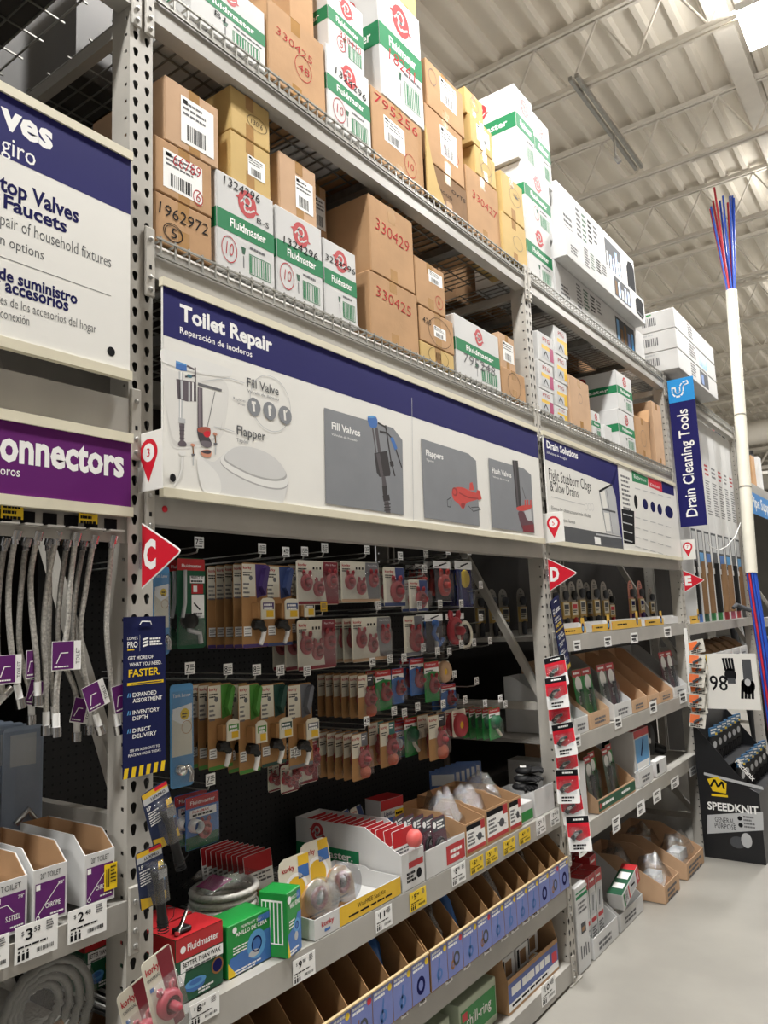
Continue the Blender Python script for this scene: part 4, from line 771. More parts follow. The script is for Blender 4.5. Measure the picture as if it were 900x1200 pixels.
def style_parts(style, w, h, var=None):
    """(part name, mesh builder) list of one hanging pack, local origin at its lower corner, front facing -y"""
    c, p, b = MB(), MB(), MB(); y = -.0006; pd = 'product'
    if style == 'handle':                                       # long card with lever handle
        v = VAR[var]; round_card(c, w, h, KRAFT); c.rect(.002, w*.52, h*.6, h-.004, y, CARDW); c.text('korky', .006, h*.925, h*.035, y-.0003, REDM, .02, 'l', w*.32); c.lines(.006, w*.42, h*.89, .004, .004, 2, y-.0003, INK, 3); c.disc(w*.34, h*.82, .008, y-.0003, INKG); c.lines(.006, w*.3, h*.76, .006, .008, 4, y-.0003, INKG, 4)
        c.poly([(w*.52, h-.004), (w-.004, h-.004), (w-.004, h*.62), (w*.56, h*.58)], y, v); c.rect(w*.05, w*.34, h*.14, h*.25, y, WHITE); c.lines(w*.08, w*.32, h*.23, .003, .005, 4, y-.0003, INKG); c.rect(.002, w-.002, .001, .012, y, v)
        gr = MB(); gr.prism([(w*.62, h*.72), (w*.76, h*.62), (w*.95, h*.94), (w*.88, h*.97), (w*.8, h*.94)], -.02, y, v)
        p.tube([(w*.25, -.018, h*.27), (w*.5, -.022, h*.26), (w*.66, -.02, h*.2)], .012, BLACK, 8); p.tube([(w*.66, -.02, h*.2), (w*.6, -.022, h*.12), (w*.5, -.022, h*.035)], [.009, .008, .007], WHITE, 8); p.lathe([(0, .03), (.016, .03), (.018, .0)], BLACK, 10, (w*.48, 0, h*.27), 'y')
        s = MB(); x0, x1, z0, z1 = w*.46, w*.98, h*.33, h*.58; s.prism([(x0, z0), (x1, z0), (x1, z1-.01), (x1-.01, z1-.002), ((x0+x1)/2, z1), (x0+.01, z1-.002), (x0, z1-.01)], -.034, -.03, CARDW); s.rect(x0+.006, x1-.004, z0+(z1-z0)*.45, z1-.016, -.0346, v); s.lines(x0+.01, x1-.008, z1-.02, .007, .004, 2, -.035, WHITE, 2, .1); s.rect(x0+(x1-x0)*.35, x1-.006, z0+.006, z0+(z1-z0)*.4, -.0346, YELO); s.box(x0-.012, x1, -.029, -.002, z0+.004, z1-.016, KRAFT)
        return [('card', c), ('lever', p), ('grip', gr), ('label_box', s)]
    if style == 'lever':
        round_card(c, w, h, DGREEN); c.rect(.002, w-.002, h*.86, h-.003, y, PRED); c.text('Fluidmaster', w*.16, h*.895, h*.034, y-.0003, WHITE, .01, 'l', w*.7); c.rect(w*.45, w*.97, h*.72, h*.8, y, WHITE); c.text('PERFECT FIT', w*.48, h*.765, .009, y-.0003, INK, .02, 'l', w*.46); c.lines(w*.48, w*.92, h*.75, .005, .003, 1, y-.0003, INK)
        c.rect(w*.5, w*.92, h*.6, h*.71, y, PRED); c.rect(w*.56, w*.7, h*.62, h*.69, y-.0003, WHITE); c.rect(w*.5, w*.95, h*.33, h*.59, y, WHITE); c.line([(w*.58, h*.5), (w*.8, h*.42)], .005, y-.0003, INK); c.lines(w*.55, w*.9, h*.39, .006, .004, 2, y-.0003, INKG)
        p.tube([(w*.2, -.01, h*.86), (w*.18, -.012, h*.5), (w*.1, -.012, h*.34)], .006, LGREY, 7); p.tube([(w*.3, -.012, h*.3), (w*.3, -.014, h*.2), (w*.68, -.014, h*.16), (w*.72, -.014, h*.05)], .008, LGREY, 7); p.lathe([(0, .03), (w*.2, .03), (w*.22, .0)], BLACK, 14, (w*.32, 0, h*.3), 'y'); bub(b, w*.05, w*.95, h*.04, h*.36, y)
    elif style == 'bluepack':
        round_card(c, w, h, LBLUE); c.rect(w*.06, w*.94, h*.3, h*.72, y, CARDW); c.poly([(w*.1, h*.76), (w*.94, h*.8), (w*.94, h*.66), (w*.5, h*.6), (w*.1, h*.66)], y-.0002, WHITE); c.text('Tank Lever', w*.1, h*.87, h*.035, y-.0003, WHITE, .01, 'l', w*.78); c.disc(w*.62, h*.7, w*.2, y-.0004, YEL); c.lines(w*.5, w*.74, h*.71, .004, .004, 2, y-.0007, INK)
        c.ring(w*.7, h*.57, w*.2, w*.23, y-.0003, BROWN2); p.tube([(w*.3, -.015, h*.17), (w*.6, -.018, h*.2), (w*.72, -.018, h*.14), (w*.7, -.018, h*.05)], .008, CHROME, 8); p.lathe([(0, .025), (.013, .024), (.016, 0)], CHROME, 12, (w*.35, 0, h*.17), 'y'); bub(b, .004, w-.004, .004, h*.93, y, .022)
    elif style in ('flapper2', 'flapper3'):
        dk = MAROON if style == 'flapper2' else CARDG; round_card(c, w, h, CARDW); c.poly([(w*.64, h-.002), (w-.002, h-.002), (w-.002, .002), (w*.7, .002), (w*.62, h*.7)], y, dk); c.rect(.002, w-.002, .002, h*.08, y-.0002, MAROON if style == 'flapper2' else BROWN2)
        c.text('korky', w*.04, h*.87, h*.06, y-.0003, REDM, .02, 'l', w*.2); c.text('Plus 2 Pack', w*.7, h*.9, h*.035, y-.0004, WHITE, .0, 'l', w*.25); c.lines(w*.04, w*.25, h*.82, .004, .004, 2, y-.0003, INK)
        for k in range(3): c.rect(w*(.38+.08*k), w*(.42+.08*k), h*.8, h*.86, y-.0003, INK)
        r = h*.19; F = [MB(), MB(), MB()]; flapper(F[0], w*.22, h*.5, r, y); flapper(F[1], w*.5, h*.36, r*.95, y); flapper(F[2], w*.83, h*.55, r, y, RUBBER); bub(b, w*.03, w*.97, h*.06, h*.78, y, .03)
        return [('card', c)]+[('flapper', q) for q in F]+[('blister', b)]
    elif style == 'flapper1':
        v = VAR[var or 'blue']; round_card(c, w, h, CARDW if var != 'white' else WHITE); c.poly([(w*.55, h-.002), (w-.002, h-.002), (w-.002, h*.3), (w*.6, h*.3)], y, v); c.rect(.002, w-.002, .002, h*.1, y, v); c.text('korky', w*.08, h*.86, h*.06, y-.0003, REDM, .02, 'l', w*.4); c.lines(w*.08, w*.45, h*.8, .004, .004, 2, y-.0003, INK); flapper(p, w*.58, h*.38, min(w*.4, h*.28), y, d=.035); bub(b, w*.12, w*.97, h*.08, h*.74, y, .035)
    elif style == 'header':
        round_card(c, w, h*.2, WHITE); c.T = None; c = MB(); c.prism([(0, h*.82), (w, h*.82), (w, h), (0, h)], 0, .0015, WHITE); c.rect(0, w, .0, .001, 0, WHITE); c.poly([(w*.3, h*.9), (w*.75, h*.97), (w*.8, h*.95), (w*.35, h*.87)], y, INK); c.lines(w*.08, w*.35, h*.87, .004, .004, 1, y, INK)
        c.prism([(w*.06, 0), (w*.94, 0), (w*.94, h*.82), (w*.06, h*.82)], .001, .002, VAR['dark'] if var != 'dblue' else NAVY)
        if var == 'dblue': p.lathe([(0, .004), (w*.26, .004), (w*.27, 0)], YEL, 16, (w*.55, 0, h*.62), 'y'); p.tube([(w*.2, -.008, h*.8), (w*.2, -.008, h*.06)], .006, VAR['blue'], 7); p.tube([(w*.8, -.008, h*.4), (w*.8, -.008, h*.06)], .008, VAR['blue'], 7)
        elif var == 'ring': p.lathe([(w*.3, .012), (w*.36, .02), (w*.42, .012), (w*.36, 0), (w*.3, .012)], CARDW, 18, (w*.8, -.01, h*.3), 'y'); flapper(p, w*.4, h*.45, w*.4, y, d=.05)
        elif var == 'tube': p.tube([(w*.5, -.012, h*.78), (w*.3, -.014, h*.5), (w*.6, -.016, h*.2), (w*.8, -.014, h*.34)], .01, BLUE, 8); p.lathe([(0, .02), (.016, .018), (.018, 0)], BLUE, 12, (w*.5, 0, h*.75), 'y'); p.tube([(w*.5, -.012, h*.5), (w*.45, -.014, h*.1)], .009, LGREY, 8)
        else: flapper(p, w*.55, h*.4, min(w*.42, h*.28), y, M('rubber_bright', '#b23a33', .4), d=.03)
        bub(b, w*.06, w*.96, .003, h*.8, y, .03)
    elif style == 'kraft':
        v = VAR[var or 'grey']; round_card(c, w, h, KRAFT, .008); c.rect(.002, w*.6, h*.48, h-.004, y, CARDW); c.rect(w*.6, w-.002, h*.7, h-.004, y, v); c.text('korky', w*.06, h*.86, h*.06, y-.0003, REDM, .02, 'l', w*.44); c.lines(w*.06, w*.5, h*.78, .004, .004, 2, y-.0003, INK); c.lines(w*.64, w*.92, h*.92, .005, .004, 2, y-.0003, WHITE); flapper(p, w*.72, h*.42, min(w*.36, h*.2), y, d=.03); bub(b, w*.36, w, h*.05, h*.68, y, .034); q = MB(); q.lathe([(0, .03), (w*.2, .02), (w*.24, 0)], M('rubber_orange', '#b0553a', .5), 12, (w*.7, 0, h*.15), 'y'); return [('card', c), ('flapper', p), ('seal', q), ('blister', b)]
    elif style == 'green':
        round_card(c, w, h, PGREEN if var != 'blue' else BLUE, .006); c.rect(.001, w-.001, h*.84, h-.002, y, PRED); c.poly([(.001, h*.84), (w-.001, h*.84), (w-.001, h*.72), (w*.5, h*.76), (.001, h*.7)], y-.0002, WHITE); c.text('Fluidmaster', w*.12, h*.9, h*.05, y-.0003, WHITE, .0, 'l', w*.7); c.lines(w*.1, w*.6, h*.79, .005, .004, 1, y-.0004, INK)
        if var == 'valve': p.tube([(w*.4, -.012, h*.66), (w*.5, -.012, h*.3), (w*.8, -.012, h*.1)], .008, CARDW, 7); p.lathe([(0, .03), (w*.25, .028), (w*.3, 0)], DGREEN, 12, (w*.45, 0, h*.55), 'y')
        else: flapper(p, w*.6, h*.4, min(w*.3, h*.24), y, d=.03)
        bub(b, w*.1, w*.96, .004, h*.68, y, .028)
    elif style == 'disc':
        round_card(c, w, h, CARDW, .012); c.lines(w*.1, w*.6, h*.88, .005, .004, 2, y-.0003, REDM); p.lathe([(w*.12, .012), (w*.14, .016), (w*.4, .02), (w*.44, .01), (w*.44, 0)], RUBBER if var != 'tan' else BROWN2, 18, (w*.5, 0, h*.42), 'y'); p.lathe([(0, .014), (w*.14, .013)], YELO, 12, (w*.5, 0, h*.42), 'y')
    elif style == 'clearred':
        round_card(c, w, h, BLUE, .006); c.rect(.001, w-.001, h*.78, h-.002, y, PRED); c.text('Fluidmaster', w*.14, h*.84, h*.07, y-.0003, WHITE, .01, 'l', w*.74); c.rect(w*.12, w*.92, h*.58, h*.74, y, WHITE); c.text('PerforMAX', w*.2, h*.67, .008, y-.0003, REDM, .01, 'l', w*.5); c.lines(w*.2, w*.85, h*.65, .006, .003, 1, y-.0003, INK); c.rect(.001, w-.001, .001, h*.24, y, DGREEN); flapper(p, w*.55, h*.32, w*.2, y); p.lathe([(.018, .03), (.02, .0)], WHITE, 10, (w*.22, 0, h*.45), 'y'); bub(b, .004, w-.004, .004, h*.96, y, .03)
    return [(n, m) for n, m in (('card', c), (pd, p), ('blister', b)) if m.v]
PRICE = {}
def price_tag(mb, w, h, txt, mat=None, y=0.):
    mb.box(-w/2, w/2, y, y+.0015, 0, h, mat or WHITE); yy = y-.0005
    if txt: mb.text(txt, -w*.42, h*.3, h*.5, yy, INK, .01, 'l', w*.34)
    mb.lines(-w*.02 if txt else -w*.4, w*.44, h*.82, h*.1, h*.08, 3, yy, INKG, int(w*1e4), .2); mb.lines(-w*.42, w*.4, h*.2, h*.1, .001, 1, yy, INKG, 4)
HOOKN = [0]
def hook(style, xl, xr, yt, yb, label, n=1, gap=.04, X=-.2, var=None, tag_=('7', None), tagpx=None, lean=0., hookobj=True, clamp=None):
    """n packs on one peg hook, the front one placed through photo pixels at plane X"""
    zt1 = on(0, X, xl, yt).z; y0 = yat(xl, X, zt1-.1); y1 = yat(xr, X, zt1-.1); zb = zat(yb, X, y0); w, h = max(.03, y1-y0), zt1-zb
    parts = style_parts(style, w, h, var); first = None; grp = 'packs on the hook of the '+label
    for k in range(n):
        x = X-.006-gap*k; rot = (lean*.5*((k*37) % 5-2)/2, 0, R90+.03*(((k*53+int(xl)) % 7)-3)/3)
        if x < -PEGX+.02: break
        if first is None:
            first = thing('hanging_pack', label, 'hanging pack', (x, y0, zb), rot=(0, 0, R90))
            for nm, m in parts: m.build(nm, first)
        else: dup(first, (x, y0, zb), label='%s pack behind the ' % ORD[k-1]+label, group=grp, rot=rot)
    if hookobj:
        yc = (y0+y1)/2; HOOKN[0] += 1; zz = zt1+.012
        t = thing('peg_hook', 'wire hook of the '+label, 'hook', (0, yc, zz), R90, 'wire peg hooks')
        mb = MB(); mb.tube([(0, PEGX-.002, .0), (0, -X+.02, .0), (0, -X-.02, .004), (0, -X-.025, .016)], .0028, GALV, 6); mb.tube([(0, PEGX-.002, .02), (0, -X-.02, .02), (0, -X-.028, .024)], .002, GALV, 5); mb.build('wire', t)
        mb = MB(); tw, th = .036, .034
        mb.T = Matrix.Translation((0, -X-.032, .016)); price_tag(mb, tw, th, tag_[0], tag_[1]); mb.T = None; mb.build('price_tag', t)
    return first
# --- first row
hook('bluepack', 181, 200, 663, 768, 'clear blue lever pack half hidden by the C flag', 2, .05, -.2)
hook('lever', 209, 242, 653, 761, 'dark green lever card with red heading in the top row', 2, .05, -.2)
hook('handle', 285, 315, 659, 760, 'kraft handle card with purple corner, front of five', 5, .042, -.18, 'purple', ('10', None))
hook('handle', 313, 343, 662, 758, 'kraft handle card with blue corner beside the purple one', 1, .04, -.21, 'blue', ('14', None))
hook('handle', 339, 362, 661, 755, 'kraft handle card with dark corner half covered by twin flappers', 1, .04, -.225, 'dark', ('15', None))
hook('flapper2', 349, 398, 656, 709, 'cream and maroon twin flapper card in the top row', 1, .05, -.19, None, ('18', None))
hook('flapper3', 401, 446, 657, 706, 'cream and grey three flapper card in the top row', 2, .05, -.2, None, ('13', None))
hook('flapper1', 451, 476, 664, 711, 'narrow cream card with one red flapper and blue edge', 2, .05, -.2, 'blue', ('7', None))
hook('flapper1', 481, 503, 679, 717, 'small low card with red flapper below the top row', 2, .04, -.18, 'blue', ('6', None))
hook('header', 489, 499, 661, 690, 'narrow dark pack with white header beside the red flapper', 2, .05, -.24, 'dark')
hook('header', 510, 530, 657, 705, 'white header pack with one bright red round flapper', 2, .05, -.2, None, ('9', None))
hook('header', 535, 555, 657, 712, 'white header pack with yellow disc on dark blue', 4, .035, -.2, 'dblue', ('8', None))
# --- second row
hook('flapper2', 350, 395, 727, 787, 'cream and maroon twin flapper card in the second row', 3, .06, -.19, None, ('', YELO))
hook('flapper3', 414, 460, 724, 777, 'cream and grey three flapper card in the second row', 3, .045, -.2, None, ('12', None))
hook('flapper1', 475, 497, 722, 770, 'white card with one big red flapper in the second row', 1, .05, -.2, 'grey', ('7', None))
hook('header', 500, 521, 720, 766, 'white header pack with blue valve tube', 2, .045, -.2, 'tube', ('11', None))
hook('header', 525, 546, 719, 757, 'white header pack with red flapper and cream ring', 1, .05, -.2, 'ring', ('8', None))
# --- third row
hook('bluepack', 201, 228, 803, 926, 'clear blue lever pack beside the dark blue service sign', 1, .05, -.16, None, ('7', None))
hook('handle', 245, 274, 803, 905, 'kraft handle card with green corner, first in the third row', 3, .045, -.2, 'green', ('8', None))
hook('handle', 281, 306, 803, 909, 'kraft handle card with bright green corner in the third row', 2, .05, -.17, 'green', ('8', None))
hook('handle', 307, 336, 803, 901, 'kraft handle card with dark green corner in the third row', 1, .05, -.19, 'dgreen', ('14', None))
hook('handle', 339, 367, 803, 903, 'kraft handle card with grey corner in the third row', 1, .05, -.19, 'grey', ('15', None))
hook('kraft', 421, 440, 791, 843, 'kraft flapper card, front of the upper fanned row', 6, .04, -.17, 'dark', ('4', None))
hook('green', 442, 460, 786, 834, 'green flapper pack with red top in the third row', 2, .05, -.22, None, ('5', None))
hook('green', 461, 475, 784, 826, 'red flapper pack with yellow cap beside the green pack', 1, .05, -.23, 'blue', ('5', None))
hook('green', 482, 499, 772, 816, 'blue green pack with red top under the valve tube', 2, .05, -.22, 'blue', ('5', None))
hook('green', 499, 516, 776, 824, 'green pack with long red flapper beside the blue green one', 1, .05, -.2, None)
hook('disc', 514, 529, 776, 797, 'cream card with tan ring washer', 1, .04, -.22, 'tan')
hook('green', 519, 536, 803, 834, 'small blue pack low under the tan ring washer', 2, .05, -.24, 'blue')
# --- fourth row
hook('kraft', 414, 433, 861, 917, 'kraft flapper card, front of the lower fanned row', 6, .04, -.17, 'grey', ('4', None))
hook('kraft', 447, 465, 848, 901, 'cream card with orange corner in the fourth row', 2, .055, -.18, 'teal', ('6', None))
hook('clearred', 461, 476, 849, 890, 'dark clear pack behind the orange cornered card', 1, .05, -.26)
hook('green', 476, 492, 842, 888, 'red and green pack in the middle of the fourth row', 2, .05, -.24, 'valve')
hook('kraft', 504, 524, 839, 893, 'cream card with long red flapper ending the fourth row', 2, .055, -.17, 'dark', ('6', None))
hook('disc', 532, 548, 833, 865, 'cream card with red ring washer', 3, .04, -.19, None, ('3', None))
hook('green', 575, 588, 831, 868, 'green valve pack with red top near the D upright', 5, .035, -.12, 'valve', ('4', None))
# --- low packs
hook('clearred', 219, 258, 936, 999, 'clear pack with red top hanging low above the wax ring boxes', 2, .05, -.2, None, ('7', None))
hook('flapper2', 331, 352, 898, 932, 'maroon flapper card hanging under the green handles', 2, .06, -.22)
hook('flapper2', 352, 374, 872, 921, 'maroon flapper card hanging under the grey handle', 2, .06, -.24)
# bare hooks with tags near the end of the board
for i, (px, py) in enumerate(((557, 685), (557, 723), (534, 754), (549, 752), (568, 750), (552, 797), (562, 823), (586, 824))):
    q = on(0, -.16, px, py); t = thing('peg_hook', 'bare wire peg hook with a white tag, %s one near the end of the pegboard' % ORD[i], 'hook', (0, q.y, q.z-.03), R90, 'bare peg hooks'); 
    mb = MB(); mb.tube([(0, PEGX-.002, 0), (0, .18, 0), (0, .14, .006)], .0028, GALV, 6); mb.build('wire', t); mb = MB(); mb.T = Matrix.Translation((0, .13, .01)); price_tag(mb, .036, .034, '6'); mb.T = None; mb.build('price_tag', t)
# ================================================================== the two stocked shelves under the pegboard
zs = Z1+.003
def place(xl, xr, yt, zb, X):
    y0 = yat(xl, X, zb); y1 = yat(xr, X, zb); return y0, y1, zat(yt, X, y0)
def wax_box(label, y0, w, h, X, depth, kind, zb=zs, rz=0., name='wax_ring_box'):
    t = thing(name, label, 'box', (X, y0, zb), R90+rz); body = {'red': DGREEN, 'green': PGREEN, 'tall': PGREEN}[kind]
    mb = MB(); mb.cbox(0, w, 0, depth, 0, h, body, .002); mb.build('carton_body', t); mb = MB(); y = -.0008
    if kind == 'red':
        mb.rect(.001, w-.001, h*.66, h-.001, y, PRED); mb.box(.001, w-.001, .0, depth, h, h+.0006, PRED); mb.T = Matrix(((0, 1, 0, 0), (-1, 0, 0, depth), (0, 0, 1, 0), (0, 0, 0, 1))); mb.rect(.001, depth-.001, h*.66, h-.001, y, PRED); mb.T = None
        mb.text('Fluidmaster', w*.24, h*.76, h*.11, y-.0003, WHITE, .015, 'l', w*.66); mb.disc(w*.15, h*.81, h*.055, y-.0003, WHITE); mb.rect(w*.1, w-.001, h*.47, h*.64, y-.0003, WHITE); mb.text('BETTER THAN WAX', w*.14, h*.535, h*.07, y-.0006, INK, .02, 'l', w*.8); mb.lines(w*.2, w*.9, h*.5, h*.025, .002, 1, y-.0006, INKG)
        mb.poly([(w*.04, h*.46), (w*.2, h*.46), (w*.16, h*.28), (w*.08, h*.28)], y-.0003, WHITE); mb.disc(w*.4, h*.2, w*.2, y-.0003, BLUE, h*.09); mb.disc(w*.4, h*.24, w*.22, y-.0005, LBLUE, h*.07); mb.disc(w*.4, h*.25, w*.13, y-.0007, BLUE, h*.04); mb.disc(w*.87, h*.33, h*.13, y-.0003, COPPER); mb.disc(w*.87, h*.33, h*.1, y-.0006, INKB); mb.lines(w*.45, w*.8, h*.12, h*.03, .003, 2, y-.0006, WHITE)
        mb.text('THAN WAX', 0, 0, .001, 0, WHITE) if 0 else None
    else:
        mb.poly([(.001, .001), (w-.001, .001), (w-.001, h*.62), (w*.72, h*.6), (w*.5, h*.44), (w*.05, h*.36), (.001, h*.2)], y, BLUE); mb.poly([(.001, .001), (w*.2, .001), (.001, h*.3)], y-.0002, YEL)
        s = ('ANILLO DE CERA', 'PERFECT SEAL') if kind == 'green' else ('WAX RING', 'PERFECT SEAL'); mb.text(s[0], w*.18, h*.74, h*.075, y-.0003, WHITE, .02, 'l', w*.74); mb.text(s[1], w*.3, h*.86, h*.05, y-.0003, WHITE, .01, 'l', w*.55); mb.disc(w*.16, h*.88, h*.06, y-.0003, WHITE); mb.lines(w*.12, w*.55, h*.55, h*.025, .004, 3, y-.0003, WHITE)
        mb.ring(w*.66, h*.42, w*.12, w*.22, y-.0004, LBLUE, 20, 1.05); mb.ring(w*.66, h*.42, w*.1, w*.125, y-.0006, INKB, 20, 1.05); mb.disc(w*.6, h*.26, w*.13, y-.0005, LGREY, h*.07); mb.rect(w*.7, w*.98, h*.82, h*.95, y-.0003, BLUE); mb.lines(w*.15, w*.8, h*.1, h*.03, .003, 2, y-.0004, WHITE)
        if kind == 'tall':
            mb.T = Matrix(((0, 1, 0, 0), (-1, 0, 0, depth), (0, 0, 1, 0), (0, 0, 0, 1))); mb.rect(depth*.1, depth*.85, h*.2, h*.88, y, WHITE)
            for k in range(5): mb.rect(depth*(.14+.14*k), depth*(.24+.14*k), h*.22, h*.85, y-.0003, PGREEN)
            mb.T = None
        mb.T = Matrix(((1, 0, 0, 0), (0, 0, -1, 0), (0, 1, 0, h+.0002), (0, 0, 0, 1))) if 0 else None
    mb.build('print', t)
    return t
y0, y1, zt = place(205, 263, 1103, zs, -.035); wax_box('red and green wax ring box with a blue ring picture, front of the shelf', y0+.002, y1-y0-.006, zt-zs, -.035, .11, 'red'); yr, zr = y0, zt
wax_box('red topped wax ring box directly behind the front red one', y0+.002, y1-y0-.006, (zt-zs)*.98, -.16, .11, 'red')
y0, y1, zt = place(267, 319, 1087, zs, -.035); wax_box('green wax ring box with blue swirl front in the middle of the shelf', y0, y1-y0-.006, zt-zs, -.035, .1, 'green'); hg = zt-zs
for k in range(2):
    mb = MB(); hh = .055; w = .165; mb.cbox(0, w, 0, .12, 0, hh, PGREEN if k == 0 else CARDW, .002); mb.rect(.01, w-.01, .01, hh-.01, -.0006, WHITE if k == 0 else PGREEN)
    q = on(2, zs+.06, (232, 262)[k], (1082, 1076)[k]); solo(mb, 'wax_ring_box', ('flat green box lying behind the green wax ring box', 'flat cream and green box lying behind the green wax ring box')[k], 'box', (-.2, .33+.17*k, zs))
a = on(2, zs, 342, 1127); b = on(2, zs, 366, 1102); c = on(2, zs, 319, 1124); w = .082; d = .095; ang = math.radians(14)
hh = zat(1050, a.x, a.y)-zs; wax_box('tall green wax ring box turned to show its striped side', a.y+.006, w, hh, a.x-.02, d, 'tall', rz=ang)
# clear clamshell and clip lever beside the red box
t = thing('clamshell_pack', 'empty clear clamshell pack behind the red wax ring box', 'pack', (-.285, .19, zs)); mb = MB(); mb.cbox(0, .12, 0, .08, 0, .13, CLEAR, .01); mb.build('shell', t); mb = MB(); mb.box(.004, .116, .006, .074, .004, .012, WHITE); mb.build('insert', t)
t = thing('trip_lever', 'chrome trip lever lying on top of the red wax ring box', 'lever', (-.05, yr+.02, zr+.002)); mb = MB(); mb.tube([(0, 0, .006), (.03, .02, .014), (.06, .04, .03), (.075, .05, .034)], [.007, .006, .005, .004], CHROME, 8); mb.build('handle', t); mb = MB(); mb.cbox(.005, .05, .0, .03, .0, .012, BLACK, .003); mb.build('bracket', t)
# coil of braided hose in a bag on the flat boxes
cz = zs+.064; q = on(2, cz+.04, 285, 1048); q = Vector((-.265, .535, cz))
t = thing('coiled_hose', 'coil of silver braided hose with brass ends on the flat boxes', 'hose', (q.x, q.y, cz+.0))
for k in range(4):
    mb = MB(); R = .1+.004*(k % 2); mb.tube([(R*math.cos(2*math.pi*i/28)+.004*k, R*.9*math.sin(2*math.pi*i/28), .012+.022*k) for i in range(29)], .0105, M('white_hose', '#c9c7c0', .4, .1, .12, 120, .3, 200), 8); mb.build('hose_turn', t)
for k, (x, yy, z) in enumerate(((-.115, -.07, .016), (.085, -.085, .055))):
    mb = MB(); mb.cyl((x, yy, z), (x-.005, yy-.035, z), .014, COPPER, 10); mb.cyl((x, yy+.03, z), (x, yy, z), .01, COPPER, 8); mb.build('brass_end', t)
t = thing('plastic_bag', 'crumpled clear bag with a pink strip on the coiled hose', 'bag', (q.x, q.y, cz+.095)); mb = MB(); rr = random.Random(4); n = 9
vs = [((i/(n-1)-.5)*.24, (j/(n-1)-.5)*.16, .012+.03*rr.random()*(1-abs(i/(n-1)-.5)*1.6)) for j in range(n) for i in range(n)]
mb.add(vs, [(j*n+i, j*n+i+1, (j+1)*n+i+1, (j+1)*n+i) for j in range(n-1) for i in range(n-1)], BAG, True); mb.build('film', t); mb = MB(); mb.prism([(-.06, .0), (-.05, -.0), (.02, .012), (.01, .018)], -.03, .05, M('pink_strip', '#c2418f', .4)); mb.build('pink_strip', t)
# ---- trays
def tray(name, label, xl, xr, yt, zb, X, depth, front, body, hb=None, cut=None, t_=.003):
    """open cardboard display tray: low front wall, side walls rising to the back"""
    y0, y1, z1 = place(xl, xr, yt, zb, X); w, hf = y1-y0, z1-zb; hb = hb or hf; t = thing(name, label, 'tray', (X, y0, zb))
    for nm, m in (('base', MB().box(0, w, 0, depth, 0, t_, body)), ('front_wall', MB().box(0, w, 0, t_, t_, hf, body)), ('back_wall', MB().box(t_, w-t_, depth-t_, depth, t_, hb, body))): m.build(nm, t)
    for x in (0, w-t_):
        m = MB(); c = cut if cut is not None else depth*.45; m.yzprism([(t_, t_), (depth, t_), (depth, hb), (c+.02, hb), (c, hb-.01), (t_, hf)], x, x+t_, body); m.build('side_wall', t)
    if front: m = MB(); front(m, w, hf, depth, hb); m.build('print', t)
    return t, y0, w, hf
def fr_korky(m, w, h, d, hb):
    y = -.0006; m.rect(w*.26, w-.001, .001, h-.001, y, YELO); m.text('korky', w*.07, h*.5, h*.26, y, REDM, .02, 'l', w*.13); m.rect(w*.1, w*.16, h*.2, h*.34, y, BLUE); m.text('WaxFREE Seal Kit', w*.46, h*.52, h*.24, y-.0003, INK, .0, 'l', w*.34); m.lines(w*.36, w*.92, h*.34, h*.1, .002, 1, y-.0003, INK)
tk, yk, wk, hk = tray('display_tray', 'low white and yellow seal kit tray on the shelf edge', 369, 470, 1079, zs, .004, .3, fr_korky, WCART, .07)
def seal_pack(label, yy, X, zb, kind, rz=0., tilt=0.):
    t = thing('seal_pack', label, 'pack', (X, yy, zb), rot=(tilt, 0, R90+rz)); w, h = .15, .19
    if kind == 0: m = MB(); round_card(m, w, h, CARDW, .03); m.disc(w*.5, h*.42, w*.36, -.0006, YELO); m.ring(w*.5, h*.42, w*.3, w*.38, -.0009, WHITE, 20); m.rect(w*.62, w*.97, h*.6, h*.97, -.0006, YELO); m.rect(w*.6, w*.95, h*.6, h*.8, -.0009, BLUE); m.text('korky', w*.1, h*.78, .016, -.0009, REDM, .02, 'l', w*.4); m.build('card', t)
    else:
        m = MB(); m.prism([(0, 0), (w, 0), (w, h*.3), (w*.92, h*.5), (w*.74, h*.64), (w*.5, h*.69), (w*.26, h*.64), (w*.08, h*.5), (0, h*.3)], -.01, .0, KRAFT); m.rect(w*.05, w*.95, .004, h*.2, -.0106, COPPER); m.lines(w*.1, w*.8, h*.17, .006, .005, 2, -.011, INK); m.build('card', t); m = MB(); m.lathe([(.06, 0), (.062, .03), (.054, .052), (.03, .06), (0, .062)], clear('clear_dome', '#e8ecf0', .34, .08), 20, (w*.5, -.012, h*.42), 'y'); m.build('dome', t); m = MB(); m.lathe([(.022, .016), (.029, .024), (.036, .016), (.029, .0), (.022, .016)], RUBBERD, 16, (w*.5, -.012, h*.42), 'y'); m.build('ring', t); m = MB(); m.lathe([(0, .012), (.02, .012), (.021, 0)], BLACK, 14, (w*.5, -.012, h*.42), 'y'); m.build('horn', t)
seal_pack('cream rounded seal card standing at the back of the yellow tray', yk+.02, -.15, zs+.008, 0, 0., -.08)
seal_pack('clear domed red seal pack leaning in the yellow tray', yk+.02, -.08, zs+.006, 1, 0.); seal_pack('second domed seal pack lying behind in the yellow tray', yk+.17, -.1, zs+.006, 1, 0., -.1)
seal_pack('rounded seal card at the far side of the yellow tray', yk+.19, -.2, zs+.008, 0, 0., -.15)
